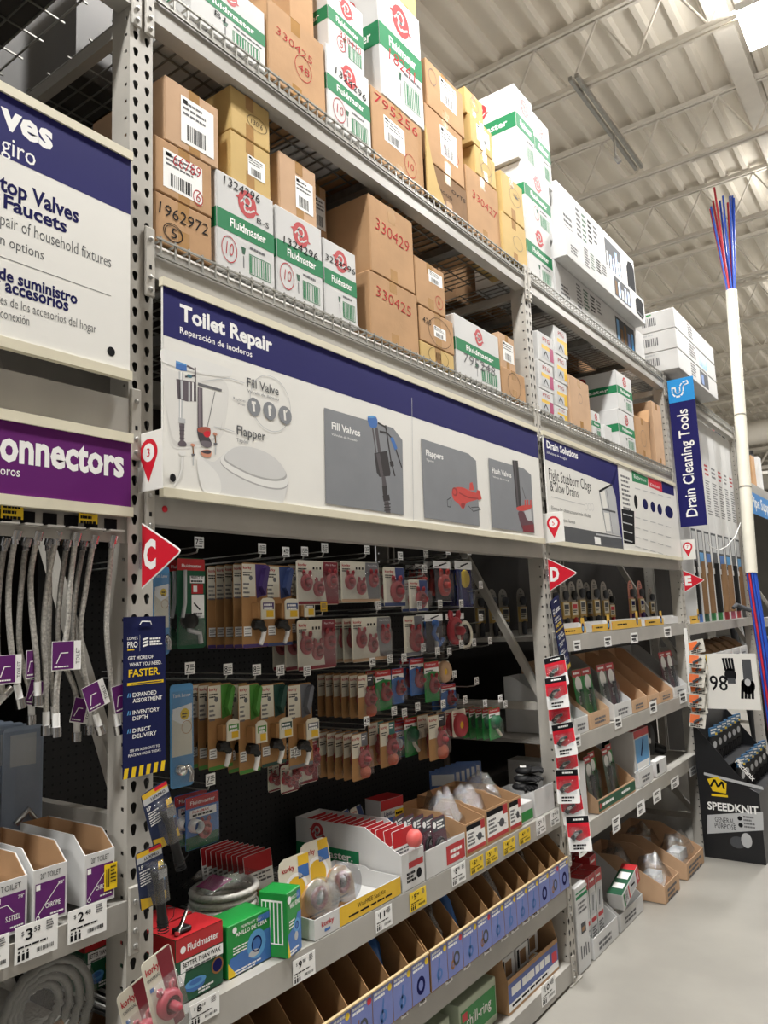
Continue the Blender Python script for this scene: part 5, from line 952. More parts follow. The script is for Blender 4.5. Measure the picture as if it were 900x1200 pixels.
# ---- white tray with green band and red topped cards in ranks
def fr_fm(m, w, h, d, hb):
    y = -.0006; m.rect(w*.3, w*.95, h*.55, h*.72, y, PRED); m.lines(w*.2, w*.6, h*.45, h*.07, .004, 3, y, INK); m.disc(w*.75, h*.32, w*.12, y, INK); m.rect(.001, w-.001, .004, h-.002, -.0003, WCART); m.T = Matrix(((0, 1, 0, 0), (-1, 0, 0, d), (0, 0, 1, 0), (0, 0, 0, 1))); m.rect(.002, d*.7, .004, h*.9, -.0003, WCART)
    m.rect(.0, d*.62, hb*.28, hb*.55, y, GREEN); m.text('Fluidmaster.', d*.06, hb*.36, hb*.13, y-.0003, WHITE, .02, 'l', d*.5); emblem(m, d*.22, hb*.78, hb*.16, y); m.T = None
tf, yf, wf, hf = tray('display_tray', 'white tray with green band and red emblem full of red topped cards', 472, 498, 1003, zs, .004, .5, fr_fm, WCART, .2, .14)
card = MB(); cw, ch = wf-.012, .19; round_card(card, cw, ch, WHITE, .004); card.rect(.001, cw-.001, ch*.7, ch-.001, -.0005, PRED); card.rect(.001, cw-.001, .0, ch*.3, -.0005, DGREEN); card.lines(.006, cw-.006, ch*.66, .006, .005, 3, -.0007, INKG); p0 = None
for k in range(14):
    lab = 'red topped card, %s from the front in the green banded tray' % ORD[k]
    if p0 is None: p0 = solo(card, 'flapper_card', lab, 'card', (-.02, yf+.006, zs+.006), group='red topped cards in the banded tray', rot=(-.1, 0, R90))
    else: dup(p0, (-.02-.032*k, yf+.006, zs+.006), rot=(-.1-.02*(k % 3), .0, R90), label=lab)
mb = MB(); mb.lathe([(0, .034), (.02, .032), (.03, .02), (.032, .0), (.026, -.008)], M('coral_plug', '#d9635f', .45), 18, axis='y'); solo(mb, 'rubber_plug', 'round coral rubber plug resting on the front cards of the banded tray', 'plug', (.0, yf+wf*.55, zs+.165))
# second rank of red topped cards, set back
p0 = None
for k in range(9):
    if p0 is None: p0 = solo(card, 'flapper_card', 'red topped card, first from the front in the back rank', 'card', (-.3, yk+.02, zs+.0), group='red topped cards at the back', rot=(-.12, 0, R90))
    else: dup(p0, (-.3-.026*k, yk+.02, zs+.0), rot=(-.14, 0, R90), label='red topped card, %s from the front in the back rank' % ORD[k])
# ---- low white tray with clear blister packs and the cube box behind
def fr_red(m, w, h, d, hb): y = -.0006; m.rect(w*.5, w*.98, h*.1, h*.8, y, PRED); m.lines(w*.6, w*.92, h*.6, h*.12, h*.08, 2, y-.0003, WHITE)
tw_, yw, ww, hw = tray('display_tray', 'low white tray with red label holding clear hose packs', 500, 546, 998, zs, .004, .3, fr_red, WCART, .05)
pk = thing('hose_pack', 'clear hose pack at the front of the low white tray', 'pack', (-.03, yw+ww*.42, zs+.008), group='clear hose packs', rot=(-.1, 0, R90)); m = MB(); round_card(m, .1, .17, M('pack_plum', '#5c3040', .4), .006); m.rect(.004, .096, .12, .165, -.0006, DGREY); m.disc(.022, .145, .012, -.0009, WHITE); m.lines(.04, .09, .155, .006, .005, 3, -.0009, WHITE); m.build('card', pk)
m = MB(); m.tube([(.03+.03*math.cos(a), -.014, .06+.035*math.sin(a)) for a in [2*math.pi*i/14 for i in range(13)]], .008, BLACKC, 7); m.lathe([(0, .024), (.012, .024), (.012, 0)], CHROME, 10, (.03, -.002, .08), 'y'); m.build('hose', pk); m = MB(); bub(m, .004, .096, .004, .115, -.0006, .028); m.build('blister', pk)
for k in range(1, 5): dup(pk, (-.03-.035*k, yw+ww*.42-.012*k, zs+.008), label='clear hose pack, %s behind the front one in the low white tray' % ORD[k-1], rot=(-.12, 0, R90+.04*k))
y0, y1, zt = place(505, 538, 940, zs, -.32)
t = thing('sealant_box', 'red and white box with a yellow sticker behind the clear hose packs', 'box', (-.315, yw+.16, zs+.06), R90-.12); m = MB(); m.cbox(0, .14, 0, .09, 0, .15, WCART, .002); m.build('carton_body', t); m = MB(); m.rect(.001, .139, .11, .149, -.0006, PRED); m.text('LiquiLock', .02, .086, .015, -.0006, INKB, .02, 'l', .08); m.rect(.001, .139, .05, .075, -.0006, BLUE); m.box(0, .14, 0, .09, .15, .1506, PRED); m.build('print', t); m = MB(); m.rect(.085, .138, .03, .1, -.001, YEL); price = m; m.lines(.09, .134, .09, .01, .008, 3, -.0013, INK); m.build('price_sticker', t)
mb = MB(); mb.box(0, .15, 0, .1, 0, .058, BROWN3); solo(mb, 'carton', 'low brown carton under the red and white sealant box', 'box', (-.305, yw+.15, zs))
for k in range(2):
    parts = style_parts('flapper1', .075, .15, 'blue'); q = on(0, -.35, (440, 459)[k], (966, 972)[k]); t = thing('hanging_pack', ('cream card leaning back behind the hose packs', 'second cream card leaning beside it behind the hose packs')[k], 'pack', (-.36, yw+.0+.085*k, zs+.045), rot=(-.3, -.12, R90))
    for nm, m in parts: m.build(nm, t)
mb = MB(); mb.box(0, .155, 0, .1, 0, .038, BROWN3); solo(mb, 'carton', 'flat brown carton under the two leaning cream cards', 'box', (-.33, yw-.01, zs))
# ---- brown scoop bins with white and red labels
def bin_box(label, xl, xr, yt, X, depth, hb, red=True):
    def fr(m, w, h, d, hb_): y = -.0006; m.rect(w*.04, w*.96, h*.08, h*.94, y, WHITE); m.rect(w*.04, w*.96, h*.08, h*.2, y-.0003, PRED); m.rect(w*.04, w*.75, h*.78, h*.94, y-.0003, INK); m.rect(w*.75, w*.96, h*.66, h*.94, y-.0004, PRED); m.lines(w*.1, w*.45, h*.68, h*.06, h*.05, 4, y-.0003, INKG); m.disc(w*.68, h*.45, w*.12, y-.0004, DGREY, h*.12); m.line([(w*.5, h*.5), (w*.88, h*.36)], .005, y-.0005, DGREY)
    return tray('parts_bin', label, xl, xr, yt, zs, X, depth, fr, BROWN, hb, depth*.3)
b1 = bin_box('brown scoop bin with white label, nearest of three', 547, 570, 967, .0, .34, .16); b2 = bin_box('brown scoop bin with white label, middle of three', 571, 597, 950, .0, .34, .17); b3 = bin_box('brown scoop bin with white label, farthest of three', 598, 612, 939, .0, .34, .17)
def crumple(name, label, loc, sx, sy, h, mat, seed, group=None, n=8):
    rr = random.Random(seed); m = MB(); vs = []
    for j in range(n):
        for i in range(n):
            u, v = i/(n-1)*2-1, j/(n-1)*2-1; e = max(0, 1-(u*u+v*v)*.55); vs.append((u*sx/2*(1+.08*rr.uniform(-1, 1)), v*sy/2*(1+.08*rr.uniform(-1, 1)), e*h*(.55+.6*rr.random())))
    m.add(vs, [(j*n+i, j*n+i+1, (j+1)*n+i+1, (j+1)*n+i) for j in range(n-1) for i in range(n-1)], mat, True); b = MB(); b.prism([(-sx*.3, .002), (sx*.3, .002), (sx*.25, h*.35), (-sx*.25, h*.35)], -sy*.22, sy*.22, LGREY if mat is BAG else mat)
    t = thing(name, label, 'bag', loc, group=group); m.build('film', t); b.build('content', t); return t
for k, (bb, l) in enumerate(((b1, 'nearest'), (b2, 'middle'), (b3, 'farthest'))): crumple('parts_bag', 'clear parts bag poking out of the %s scoop bin' % l, (-.17, bb[1]+bb[2]/2, zs+.05), bb[2]*.7, .2, .19, BAG, k)
# ---- blue bagged cards, small box, white tray with black gloves
p0 = None
for k in range(6):
    if p0 is None:
        p0 = thing('bagged_card', 'blue bagged card at the front of its rank behind the scoop bins', 'card', (-.46, 2.04, zs+.02), group='blue bagged cards', rot=(-.1, 0, R90-.95)); m = MB(); round_card(m, .13, .19, BLUE, .005); m.rect(.01, .12, .12, .17, -.0006, WHITE); m.build('card', p0); m = MB(); bub(m, 0, .13, 0, .19, -.001, .012); m.build('bag', p0)
    else: dup(p0, (-.46, 2.04+.05*k, zs+.02), label='blue bagged card, %s from the front of its rank behind the scoop bins' % ORD[k], rot=(-.1, 0, R90-.95))
mb = MB(); mb.box(0, .42, 0, .1, 0, .018, BROWN); solo(mb, 'carton', 'flat brown tray under the blue bagged cards', 'tray', (-.34, 2.04, zs))
y0, y1, zt = place(611, 626, 944, zs, -.01); t = thing('small_box', 'small white and green box beside the farthest scoop bin', 'box', (-.01, y0, zs)); m = MB(); m.cbox(0, y1-y0-.004, 0, .1, 0, zt-zs, WCART, .002); m.build('carton_body', t); m = MB(); m.rect(.004, y1-y0-.01, .01, (zt-zs)*.6, -.0006, PGREEN); m.build('print', t)
tg = tray('display_tray', 'white tray of black gloves beside the D upright', 628, 650, 927, zs, -.01, .24, None, WCART, .09)
for k in range(3):
    t = thing('work_glove', 'black work glove heaped in the white tray, %s one' % ('lowest', 'middle', 'topmost')[k], 'glove', (-.12, tg[1]+tg[2]*(.4+.1*k), zs+.1+.034*k), rot=(0, 0, R90+.5*(k-1)), group='black gloves in the white tray'); m = MB(); m.lathe([(0, .0), (.04, .005), (.045, .018), (.03, .03), (0, .032)], BLACKC, 12); m.build('palm', t)
    for i in range(4): m = MB(); m.tube([(-.03+.02*i, -.035, .014), (-.032+.021*i, -.07, .02), (-.033+.022*i, -.09-.004*(i % 2), .012)], [.0095, .009, .007], BLACKC, 7); m.build('finger', t)
    m = MB(); m.tube([(.04, -.0, .014), (.06, -.02, .02), (.065, -.04, .016)], [.0105, .01, .008], BLACKC, 7); m.build('thumb', t); m = MB(); m.rect(-.02, .02, .032, .034, 0, WHITE); m.box(-.018, .018, -.01, .02, .0325, .034, WHITE); m.build('hang_tag', t)
# ---- price labels on shelf edges
NLAB = [0]
def edge_label(px, py0, px1, py1, X, txt, label, mat=None, small=False):
    a = on(0, X, px, py0); y1 = yat(px1, X, a.z); zb = zat(py1, X, a.y); w, h = y1-a.y, a.z-zb; m = MB(); m.box(0, w, 0, .0012, 0, h, mat or WHITE); y = -.0005
    if small: m.lines(w*.12, w*.9, h*.8, h*.2, h*.12, 2, y, INK, int(px)); m.lines(w*.3, w*.8, h*.25, h*.1, .001, 1, y, INKG)
    else:
        big = txt.split('.')[0]; m.text('$', w*.14, h*.72, h*.12, y, INK); m.text(big, w*.24, h*.58, h*.28, y, INK, .02, 'l', w*.16*len(big)); m.text(txt.split('.')[1], w*(.27+.16*len(big)), h*.72, h*.14, y, INK, .01); m.lines(w*.72, w*.94, h*.92, h*.04, h*.03, 4, y, INKG, 2); m.lines(w*.06, w*.8, h*.44, h*.05, h*.04, 1, y, INK, 5, .1); m.bars(w*.5, w*.92, h*.14, h*.26, y, INK, 12, int(px))
        for k in range(3): m.rect(w*(.06+.1*k), w*(.12+.1*k), h*.06, h*.24, y, INK); m.disc(w*(.09+.1*k), h*.3, w*.025, y, INK, None, 8)
    return solo(m, 'price_label', label, 'price label', (X, a.y, zb), group='shelf edge price labels')
XL = .0085
edge_label(222, 1180, 257, 1207, XL, '8.18', 'white price label below the red wax ring box'); edge_label(343, 1127, 369, 1156, XL, '9.98', 'white price label below the tall green wax ring box'); edge_label(440, 1069, 459, 1094, XL, '11.48', 'white price label below the yellow seal kit tray')
edge_label(529, 1017, 545, 1040, XL, '8.98', 'white price label below the low white hose pack tray'); edge_label(628, 962, 639, 980, XL, '5.98', 'white price label below the small white and green box'); edge_label(645, 953, 655, 969, XL, '7.98', 'white price label beside the D upright on the upper shelf edge')
for px, py, p1, q1, s, l in ((480, 1048, 499, 1070, '5.98', 'below the green banded tray'), (551, 1009, 566, 1026, '5.18', 'below the nearest scoop bin'), (569, 999, 583, 1015, '5.24', 'between the nearest and middle scoop bins'), (590, 987, 603, 1003, '4.98', 'below the middle scoop bin'), (608, 976, 621, 991, '4.28', 'below the farthest scoop bin')): edge_label(px, py, p1, q1, XL, s, 'yellow price label '+l, YEL)
for i, (px, py) in enumerate(((474, 1190), (495, 1175), (526, 1150), (547, 1133), (571, 1115), (591, 1099), (603, 1090), (616, 1080), (627, 1072), (637, 1063))): edge_label(px-4, py-6, px+4, py+5, XL, '', 'small white tag, %s from the near end under the violet bins' % ORD[i], None, True)
# ================================================================== violet fronted parts bins
BINCARD = M('bin_card', '#9b7750', .85, 0, .08, 6, .1)
def bin_display(label, ya, yb, n, seed):
    t = thing('bin_display', label, 'bin display', (.028, ya, Z2+.006)); w = yb-ya; d = .42; h = .135; rr = random.Random(seed)
    m = MB(); m.box(0, w, 0, .004, -.0, h, BINCARD); m.build('front_wall', t); m = MB(); m.box(0, w, .03, d, 0, .003, BINCARD); m.build('base', t); m = MB(); m.box(0, w, d, d+.003, 0, .27, BINCARD); m.build('back_wall', t)
    m = MB(); m.box(0, w, -.004, .006, h, h+.005, M('bin_lip', '#cbb488', .7)); m.build('top_lip', t)
    prof = [(.005, .004), (d, .004), (d, .27), (.2, .27), (.15, .262), (.11, .24), (.06, .19), (.005, h-.005)]
    dm = None; cw = w/n
    for k in range(n+1):
        if dm is None: m = MB(); m.yzprism(prof, 0, .003, BINCARD); dm = m.build('divider', t)
        else: c = dm.copy(); COL.objects.link(c); c.parent = t; dm = c
        dm.location.x = min(k*cw, w-.003)
    pp = [None]*3
    for k in range(n):
        kind = rr.randrange(3); m = MB(); y = -.0008; c0 = .002; c1 = cw-.002
        if pp[kind] is None:
            m.rect(c0, c1, .003, h-.002, y, VIOL); m.lines(c0+.008, c1-.02, h*.93, .008, .005, 2, y-.0003, WHITE, k); mid = (c0+c1)/2
            if kind == 0: m.ring(mid, h*.38, .014, .026, y-.0003, INKB, 20, 1.15); m.disc(c1-.014, h*.86, .011, y-.0004, YEL)
            elif kind == 1: m.ring(mid+.008, h*.4, .013, .022, y-.0003, DGREY, 20, 1.15); m.ring(mid-.02, h*.3, .008, .014, y-.0003, COPPER, 14, 1.2); m.line([(mid-.022, h*.2), (mid-.015, h*.62)], .005, y-.0004, COPPER); m.disc(c1-.014, h*.86, .011, y-.0004, RED)
            else: m.line([(mid-.01, h*.14), (mid+.004, h*.7)], .008, y-.0003, BLUE); m.ring(mid, h*.32, .01, .02, y-.0003, BLUE, 18); m.disc(c1-.014, h*.86, .011, y-.0004, YEL)
            pp[kind] = m.build('bin_print', t); o = pp[kind]
        else: o = pp[kind].copy(); COL.objects.link(o); o.parent = t
        o.location.x = k*cw
    return cw
cw = bin_display('violet fronted parts bin row, nearer one with empty pockets', .12, 1.235, 10, 3); cw2 = bin_display('violet fronted parts bin row, farther one with bagged parts', 1.245, 2.485, 11, 5)
for k, (bx, mat) in enumerate(((1, BAG), (2, BLUE), (5, BAG), (8, BAG))): crumple('parts_bag', '%s parts bag in pocket %s of the farther violet bins' % (('clear', 'dark blue', 'clear', 'clear')[k], ORD[bx]), (-.13, 1.245+cw2*(bx+.5), Z2+.012), cw2*.72, .22, .27, mat, 20+k)
crumple('parts_bag', 'dark blue parts bag in the last pocket of the nearer violet bins', (-.13, .12+cw*8.5, Z2+.012), cw*.72, .2, .27, BLUE, 31)
# ================================================================== bottom shelf
y0, y1, zt = place(597, 655, 1128, .102, -.02)
def fr_scoop(m, w, h, d, hb): y = -.0006; m.rect(.002, w-.002, h*.3, h*.86, y, M('label_blue', '#5b6cae', .5)); m.lines(w*.06, w*.84, h*.72, h*.24, .004, 1, y-.0003, WHITE, 8, .05); m.rect(.002, w-.002, h*.08, h*.3, y-.0002, WHITE); m.lines(w*.06, w*.8, h*.24, h*.07, .003, 1, y-.0004, INK); m.rect(w*.86, w*.97, h*.34, h*.66, y-.0005, RED)
tray('display_carton', 'open brown carton with blue strip on the lowest shelf beside the D upright', 597, 655, 1150, .102, -.02, .36, fr_scoop, BROWN, .3, .04); wbx = y1-y0
pb = None
for k, (dx, dy, dz, rz) in enumerate(((.04, .02, .0, 0), (.28, .02, .0, 0.), (.03, .03, .098, 0.), (.17, .03, .098, 0.), (.31, .05, .098, 0.), (.08, .05, .197, .0), (.24, .06, .197, .0))):
    lab = 'white part box with brown picture, %s in the open brown carton' % ('near lower', 'far lower', 'near middle', 'centre middle', 'far middle', 'near topmost', 'far topmost')[k]
    if pb is None:
        pb = thing('part_box', lab, 'box', (-.03-dy, y0+dx, .107+dz), R90+rz, 'part boxes in the open carton'); m = MB(); m.cbox(0, .12, 0, .16, 0, .095, WCART, .002); m.build('carton_body', pb); m = MB(); m.rect(.03, .09, .015, .075, -.0006, BROWN3); m.rect(.005, .025, .01, .085, -.0006, INK); m.box(.03, .1, .02, .12, .095, .0955, BROWN); m.box(.005, .025, .02, .14, .095, .0956, INK); m.build('print', pb)
    else: dup(pb, (-.03-dy, y0+dx, .107+dz), R90+rz, lab)
for k in range(4):
    t = thing('green_carton', 'pale green topped carton, %s one on the lowest shelf' % ORD[k], 'box', (-.05-.02*(k % 2), 1.545-.34*k, .102)); m = MB(); hh = .17-.02*(k % 2); m.cbox(0, .3, 0, .4, 0, hh, M('pale_green_white', '#b9c4ac', .6), .003); m.build('carton_body', t); m = MB(); m.rect(.01, .29, .03, hh-.03, -.0006, PGREEN); m.text('chill-ring', .05, .07, .04, -.001, WHITE, .01, 'l', .2); m.rect(.02, .06, .1, .13, -.0009, RED); m.build('print', t)
    for j in range(3): m = MB(); m.box(.01+.095*j, .095+.095*j, .05, .38, hh, hh+.03+.012*j, M('pale_green_dark', '#76876a', .7)); m.build('inner_pack', t)
edge_label(634, 1157, 650, 1181, .0085, '10.98', 'white price label on the lowest shelf edge below the open carton')
# ================================================================== hose bay beside the purple sign
a, b = SPANS['B']
t = thing('hose_rail', 'grey slotted rail holding the braided hoses under the purple sign', 'rail', (.02, a, 1.995)); L = b-a-.012
m = MB(); m.box(0, L, .012, .016, 0, .09, BEAM); m.box(0, L, 0, .016, .082, .09, BEAM); m.build('rail_plate', t)
m = MB(); m.box(L-.004, L, 0, .03, -.0, .09, BEAM); m.build('end_plate', t)
sl = None
for k in range(13):
    x = L-.045-.0535*k
    if sl is None: m = MB(); m.box(-.017, .017, .009, .0118, .028, .058, INK); m.box(-.02, .02, -.02, .012, .024, .028, BEAM); sl = m.build('slot', t)
    else: c = sl.copy(); COL.objects.link(c); c.parent = t; sl = c
    sl.location.x = x
for k, (px, py) in enumerate(((1, 589), (92, 596))):
    q = on(0, .025, px, py); m = MB(); m.box(0, .05, 0, .001, -.034, 0, YEL); m.lines(.004, .046, -.004, .007, .005, 3, -.0006, INK); solo(m, 'price_label', ('yellow sticker on the hose rail cut by the picture edge', 'yellow sticker on the hose rail above the braided hoses')[k], 'price label', (.027, q.y, q.z))
PURT = PURP2
def braided(label, pts, X, tagp=None, tilt=0., tz=0., group='braided toilet hoses', dark=False):
    P = [on(0, X, *p) for p in pts]; o = P[-1]; t = thing('braided_hose', label, 'hose', (X, o.y, o.z)); S = [Vector((p.y-o.y, 0, p.z-o.z)) for p in P]
    C = []
    for i in range(len(S)-1):
        p0, p1, p2, p3 = S[max(i-1, 0)], S[i], S[i+1], S[min(i+2, len(S)-1)]
        for k in range(5): u = k/5; C.append(.5*((2*p1)+(p2-p0)*u+(2*p0-5*p1+4*p2-p3)*u*u+(3*p1-p0-3*p2+p3)*u**3))
    C.append(S[-1]); m = MB(); m.tube(C, .0065, BRAID, 8); m.build('hose', t)
    m = MB(); q = C[0]; m.cyl(q+Vector((0, 0, -.012)), q+Vector((0, 0, .002)), .0085, CHROME, 8); m.cyl(q+Vector((0, 0, .0)), q+Vector((.003, -.004, .02)), .013, CHROME, 6); m.build('upper_nut', t)
    m = MB(); d = (C[-1]-C[-3]).normalized(); m.cyl(C[-1]-d*.03, C[-1], .008, WHITE, 8); m.cyl(C[-1], C[-1]+d*.022, .0115, CHROME, 6); m.build('lower_nut', t)
    if tagp:
        q = on(0, X, *tagp[:2]); w, h = tagp[2:4]; m = MB(); T = Matrix.Translation((q.y-o.y, -.012, q.z-o.z)) @ Matrix.Rotation(tilt, 4, 'Y') @ Matrix.Rotation(tz, 4, 'Z')
        m.T = T; m.box(0, w, 0, .001, 0, h, WHITE); m.rect(.001, w*.74, .003, h-.001, -.0006, PURT); m.line([(w*.15, h*.25), (w*.3, h*.6), (w*.55, h*.6)], .0022, -.0009, WHITE); m.text('TOILET', w*.95, h*.2, w*.13, -.0006, INK, 0, 'l', h*.55, rot=R90); m.lines(w*.08, w*.6, h*.16, .003, .002, 1, -.0009, WHITE); m.T = None; m.build('hang_tag', t)
braided('braided hose with purple tag, cut by the picture edge', [(17.5, 634), (11, 675), (10, 720), (15, 775), (23, 818)], .0, (-4, 806), None) if 0 else None
braided('first whole braided hose from the picture edge', [(17.5, 632), (11, 675), (10, 720), (15, 775), (23, 818)], .0, (-8, 803, .055, .062))
braided('second braided hose with white folded tag', [(42.5, 633), (36, 675), (37.5, 720), (43, 775), (44, 815)], .0, (27, 796, .045, .062), 0, .5)
braided('third braided hose hanging behind the square purple tag', [(65.5, 633), (56, 682), (51, 740), (54, 800), (54, 850)], -.005)
braided('fourth braided hose with square purple tag', [(88, 634), (82, 687), (78, 742), (67, 800), (66, 852)], .012, (57, 787, .072, .066))
braided('fifth braided hose with tilted purple tag', [(109, 637), (99, 700), (94, 740), (100, 795), (116, 850)], .0, (101, 836, .06, .062), -.35)
braided('sixth braided hose beside the C upright with a small tag', [(131, 637), (126, 700), (125, 745), (131, 805), (138, 850)], .0, (132, 838, .05, .068), -.2)
for k, (x0, x1, x2, yb) in enumerate(((5, -2, 3, 815), (30, 24, 35, 838), (57, 58, 62, 842), (78, 70, 88, 858), (98, 88, 103, 850))): braided('shaded braided hose in the rear rank, %s from the picture edge' % ORD[k], [(x0, 640), (x1, 700), (x1-1, 760), (x2, 810), (x2+2, yb)], -.1, (x2-10, yb-12, .05, .06) if k in (1, 3) else None, .25)
# back of this bay: dark pegboard, clear packs and a rear rail
m = MB(); m.box(0, 2.2, .72, .726, 0, 1.15, PEG); solo(m, 'pegboard', 'dark pegboard behind the hanging braided hoses', 'pegboard', (0, a+.2, 1.2))
m = MB(); m.box(0, b-a-.004, .5, .54, 0, .07, BEAM); solo(m, 'rack_crossbeam', 'rear shelf rail seen under the braided hoses', 'crossbeam', (0, a+.002, 1.15), R90, 'steel rack crossbeams')
m = MB(); m.box(0, .05, .6, .65, 0, 1.1, BROWN3); solo(m, 'wood_post', 'brown post in the dark behind the hoses', 'post', (0, -.3, 1.22))
pk = None
for k in range(5):
    X = -.34-.02*k; lab = 'clear blue tinted pack, %s of five hanging behind the hoses' % ORD[k]
    if pk is None:
        pk = thing('hanging_pack', lab, 'hanging pack', (-.33, -.135, 1.24), group='clear packs behind the hoses'); m = MB(); round_card(m, .11, .3, M('pack_slate', '#8c99ab', .4), .01); m.rect(.01, .03, .01, .03, -.0006, REDM); m.rect(.02, .09, .2, .28, -.0006, LGREY); m.build('card', pk); m = MB(); m.tube([(.03, -.015, .06), (.06, -.02, .09), (.09, -.015, .05)], .009, CHROME, 7); m.build('product', pk); m = MB(); bub(m, .003, .107, .003, .29, -.0006, .025); m.build('blister', pk)
    else: dup(pk, (-.33-.05*k, -.135, 1.24), label=lab)
# purple fronted hose boxes on the shelf
def hose_box(label, xl, xr, yt, sub, X=.004, depth=.28):
    zb = 1.158; y0, y1, zt = place(xl, xr, yt, zb, X); w, h = y1-y0, zt-zb; t = thing('hose_box', label, 'box', (X, y0, zb), R90, 'purple fronted hose boxes'); k = .0025
    for nm, bb in (('base', (0, w, 0, depth, 0, k)), ('front_wall', (0, w, 0, k, k, h))): m = MB(); m.box(*bb, WCART); m.build(nm, t)
    for x in (0, w-k): m = MB(); m.yzprism([(k, k), (depth, k), (depth, h*1.35), (.05, h*1.35), (k, h)], x, x+k, WCART); m.yzprism([(k, k+.001), (depth, k+.001), (depth, h*1.34), (.05, h*1.34), (k, h-.001)], *( (k, k+.001) if x == 0 else (w-k-.001, w-k)), BROWN); m.build('side_wall', t)
    m = MB(); m.box(k, w-k, depth-k, depth, k, h*1.35, BROWN); m.build('back_wall', t)
    m = MB(); y = -.0006; m.rect(w*.06, w*.94, h*.06, h*.74, y, PURT); m.text('20" TOILET' if sub != 'STEEL' else 'TOILET', w*.2, h*.81, h*.1, y, INK, .0, 'l', w*.6); m.text('CHROME' if sub != 'STEEL' else 'S.STEEL', w*.36, h*.26, h*.09, y-.0003, WHITE, .01, 'l', w*.44); m.line([(w*.12, h*.16), (w*.8, h*.68)] if sub != 'STEEL' else [(w*.1, h*.55), (w*.4, h*.56), (w*.6, h*.4)], .0015, y-.0003, WHITE); m.text('3/8"' if sub != 'STEEL' else '7/8"', w*.72, h*.62, h*.06, y-.0003, WHITE, .01, 'l', w*.18); m.rect(w*.08, w*.2, h*.62, h*.72, y-.0003, WHITE); m.lines(w*.5, w*.92, h*.15, h*.03, .002, 1, y-.0003, WHITE); m.ring(w*.14, h*.12, w*.04, w*.06, y-.0003, WHITE, 12); m.build('print', t)
    return t, y0, w, h
hose_box('purple fronted hose box marked steel, cut by the picture edge', -9, 31, 1037, 'STEEL'); hose_box('purple fronted chrome hose box in the middle of three', 38, 78, 1021, 'C'); hb = hose_box('purple fronted chrome hose box with a yellow sticker', 99, 134, 1003, 'C')
q = on(0, .0045, 122, 1014); m = MB(); m.box(0, .034, 0, .0008, -.058, 0, YEL); m.bars(.004, .014, -.05, -.01, -.0006, INK, 3); m.lines(.016, .031, -.006, .004, .004, 5, -.0006, INK); solo(m, 'price_label', 'yellow sticker on the corner of the chrome hose box', 'price label', (.0062, q.y, q.z))
q = on(0, -.05, 4, 1025); crumple('parts_bag', 'white and purple pack lying in the steel hose box', (-.12, -.285, 1.165), .045, .12, .11, WHITE, 44)
edge_label(18, 1088, 68, 1132, .012, '3.58', 'white price label reading 3.58 below the middle hose box'); edge_label(80, 1069, 125, 1108, .012, '2.48', 'white price label reading 2.48 below the last hose box'); edge_label(-32, 1108, 11, 1150, .012, '4.98', 'white price label cut by the picture edge below the hose boxes')
crossbeam('B', .735, .82, 'low grey shelf edge below the coiled grey hose', step=False); shelf_pan('B', .82, 'low shelf sheet under the coiled grey hose', .6, wire=False)
t = thing('coiled_hose', 'large grey coiled hose in clear wrap under the purple boxes', 'hose', (-.06, -.16, .825))
for k in range(4):
    R = .105-.019*k; m = MB(); m.tube([(R*math.cos(2*math.pi*i/32), .012*k+.004*math.sin(3*i), .118+R*math.sin(2*math.pi*i/32)) for i in range(33)], .0095, M('grey_hose', '#8d8b85', .45, .2, .1), 8); m.build('hose_turn', t)
m = MB(); m.cyl((-.02, -.012, .08), (.025, -.014, .09), .009, COPPER, 10); m.build('brass_end', t); m = MB(); m.lathe([(.0, .03), (.09, .028), (.115, .012), (.118, 0)], CLEAR, 24, (0, -.002, .12), 'y'); m.build('wrap', t)
for k in range(2): wax_box(('red and green box in the dark beside the C upright under the hose shelf', 'second red and green box in the dark behind it')[k], .085, .095, .16, -.3-.13*k, .12, 'red')
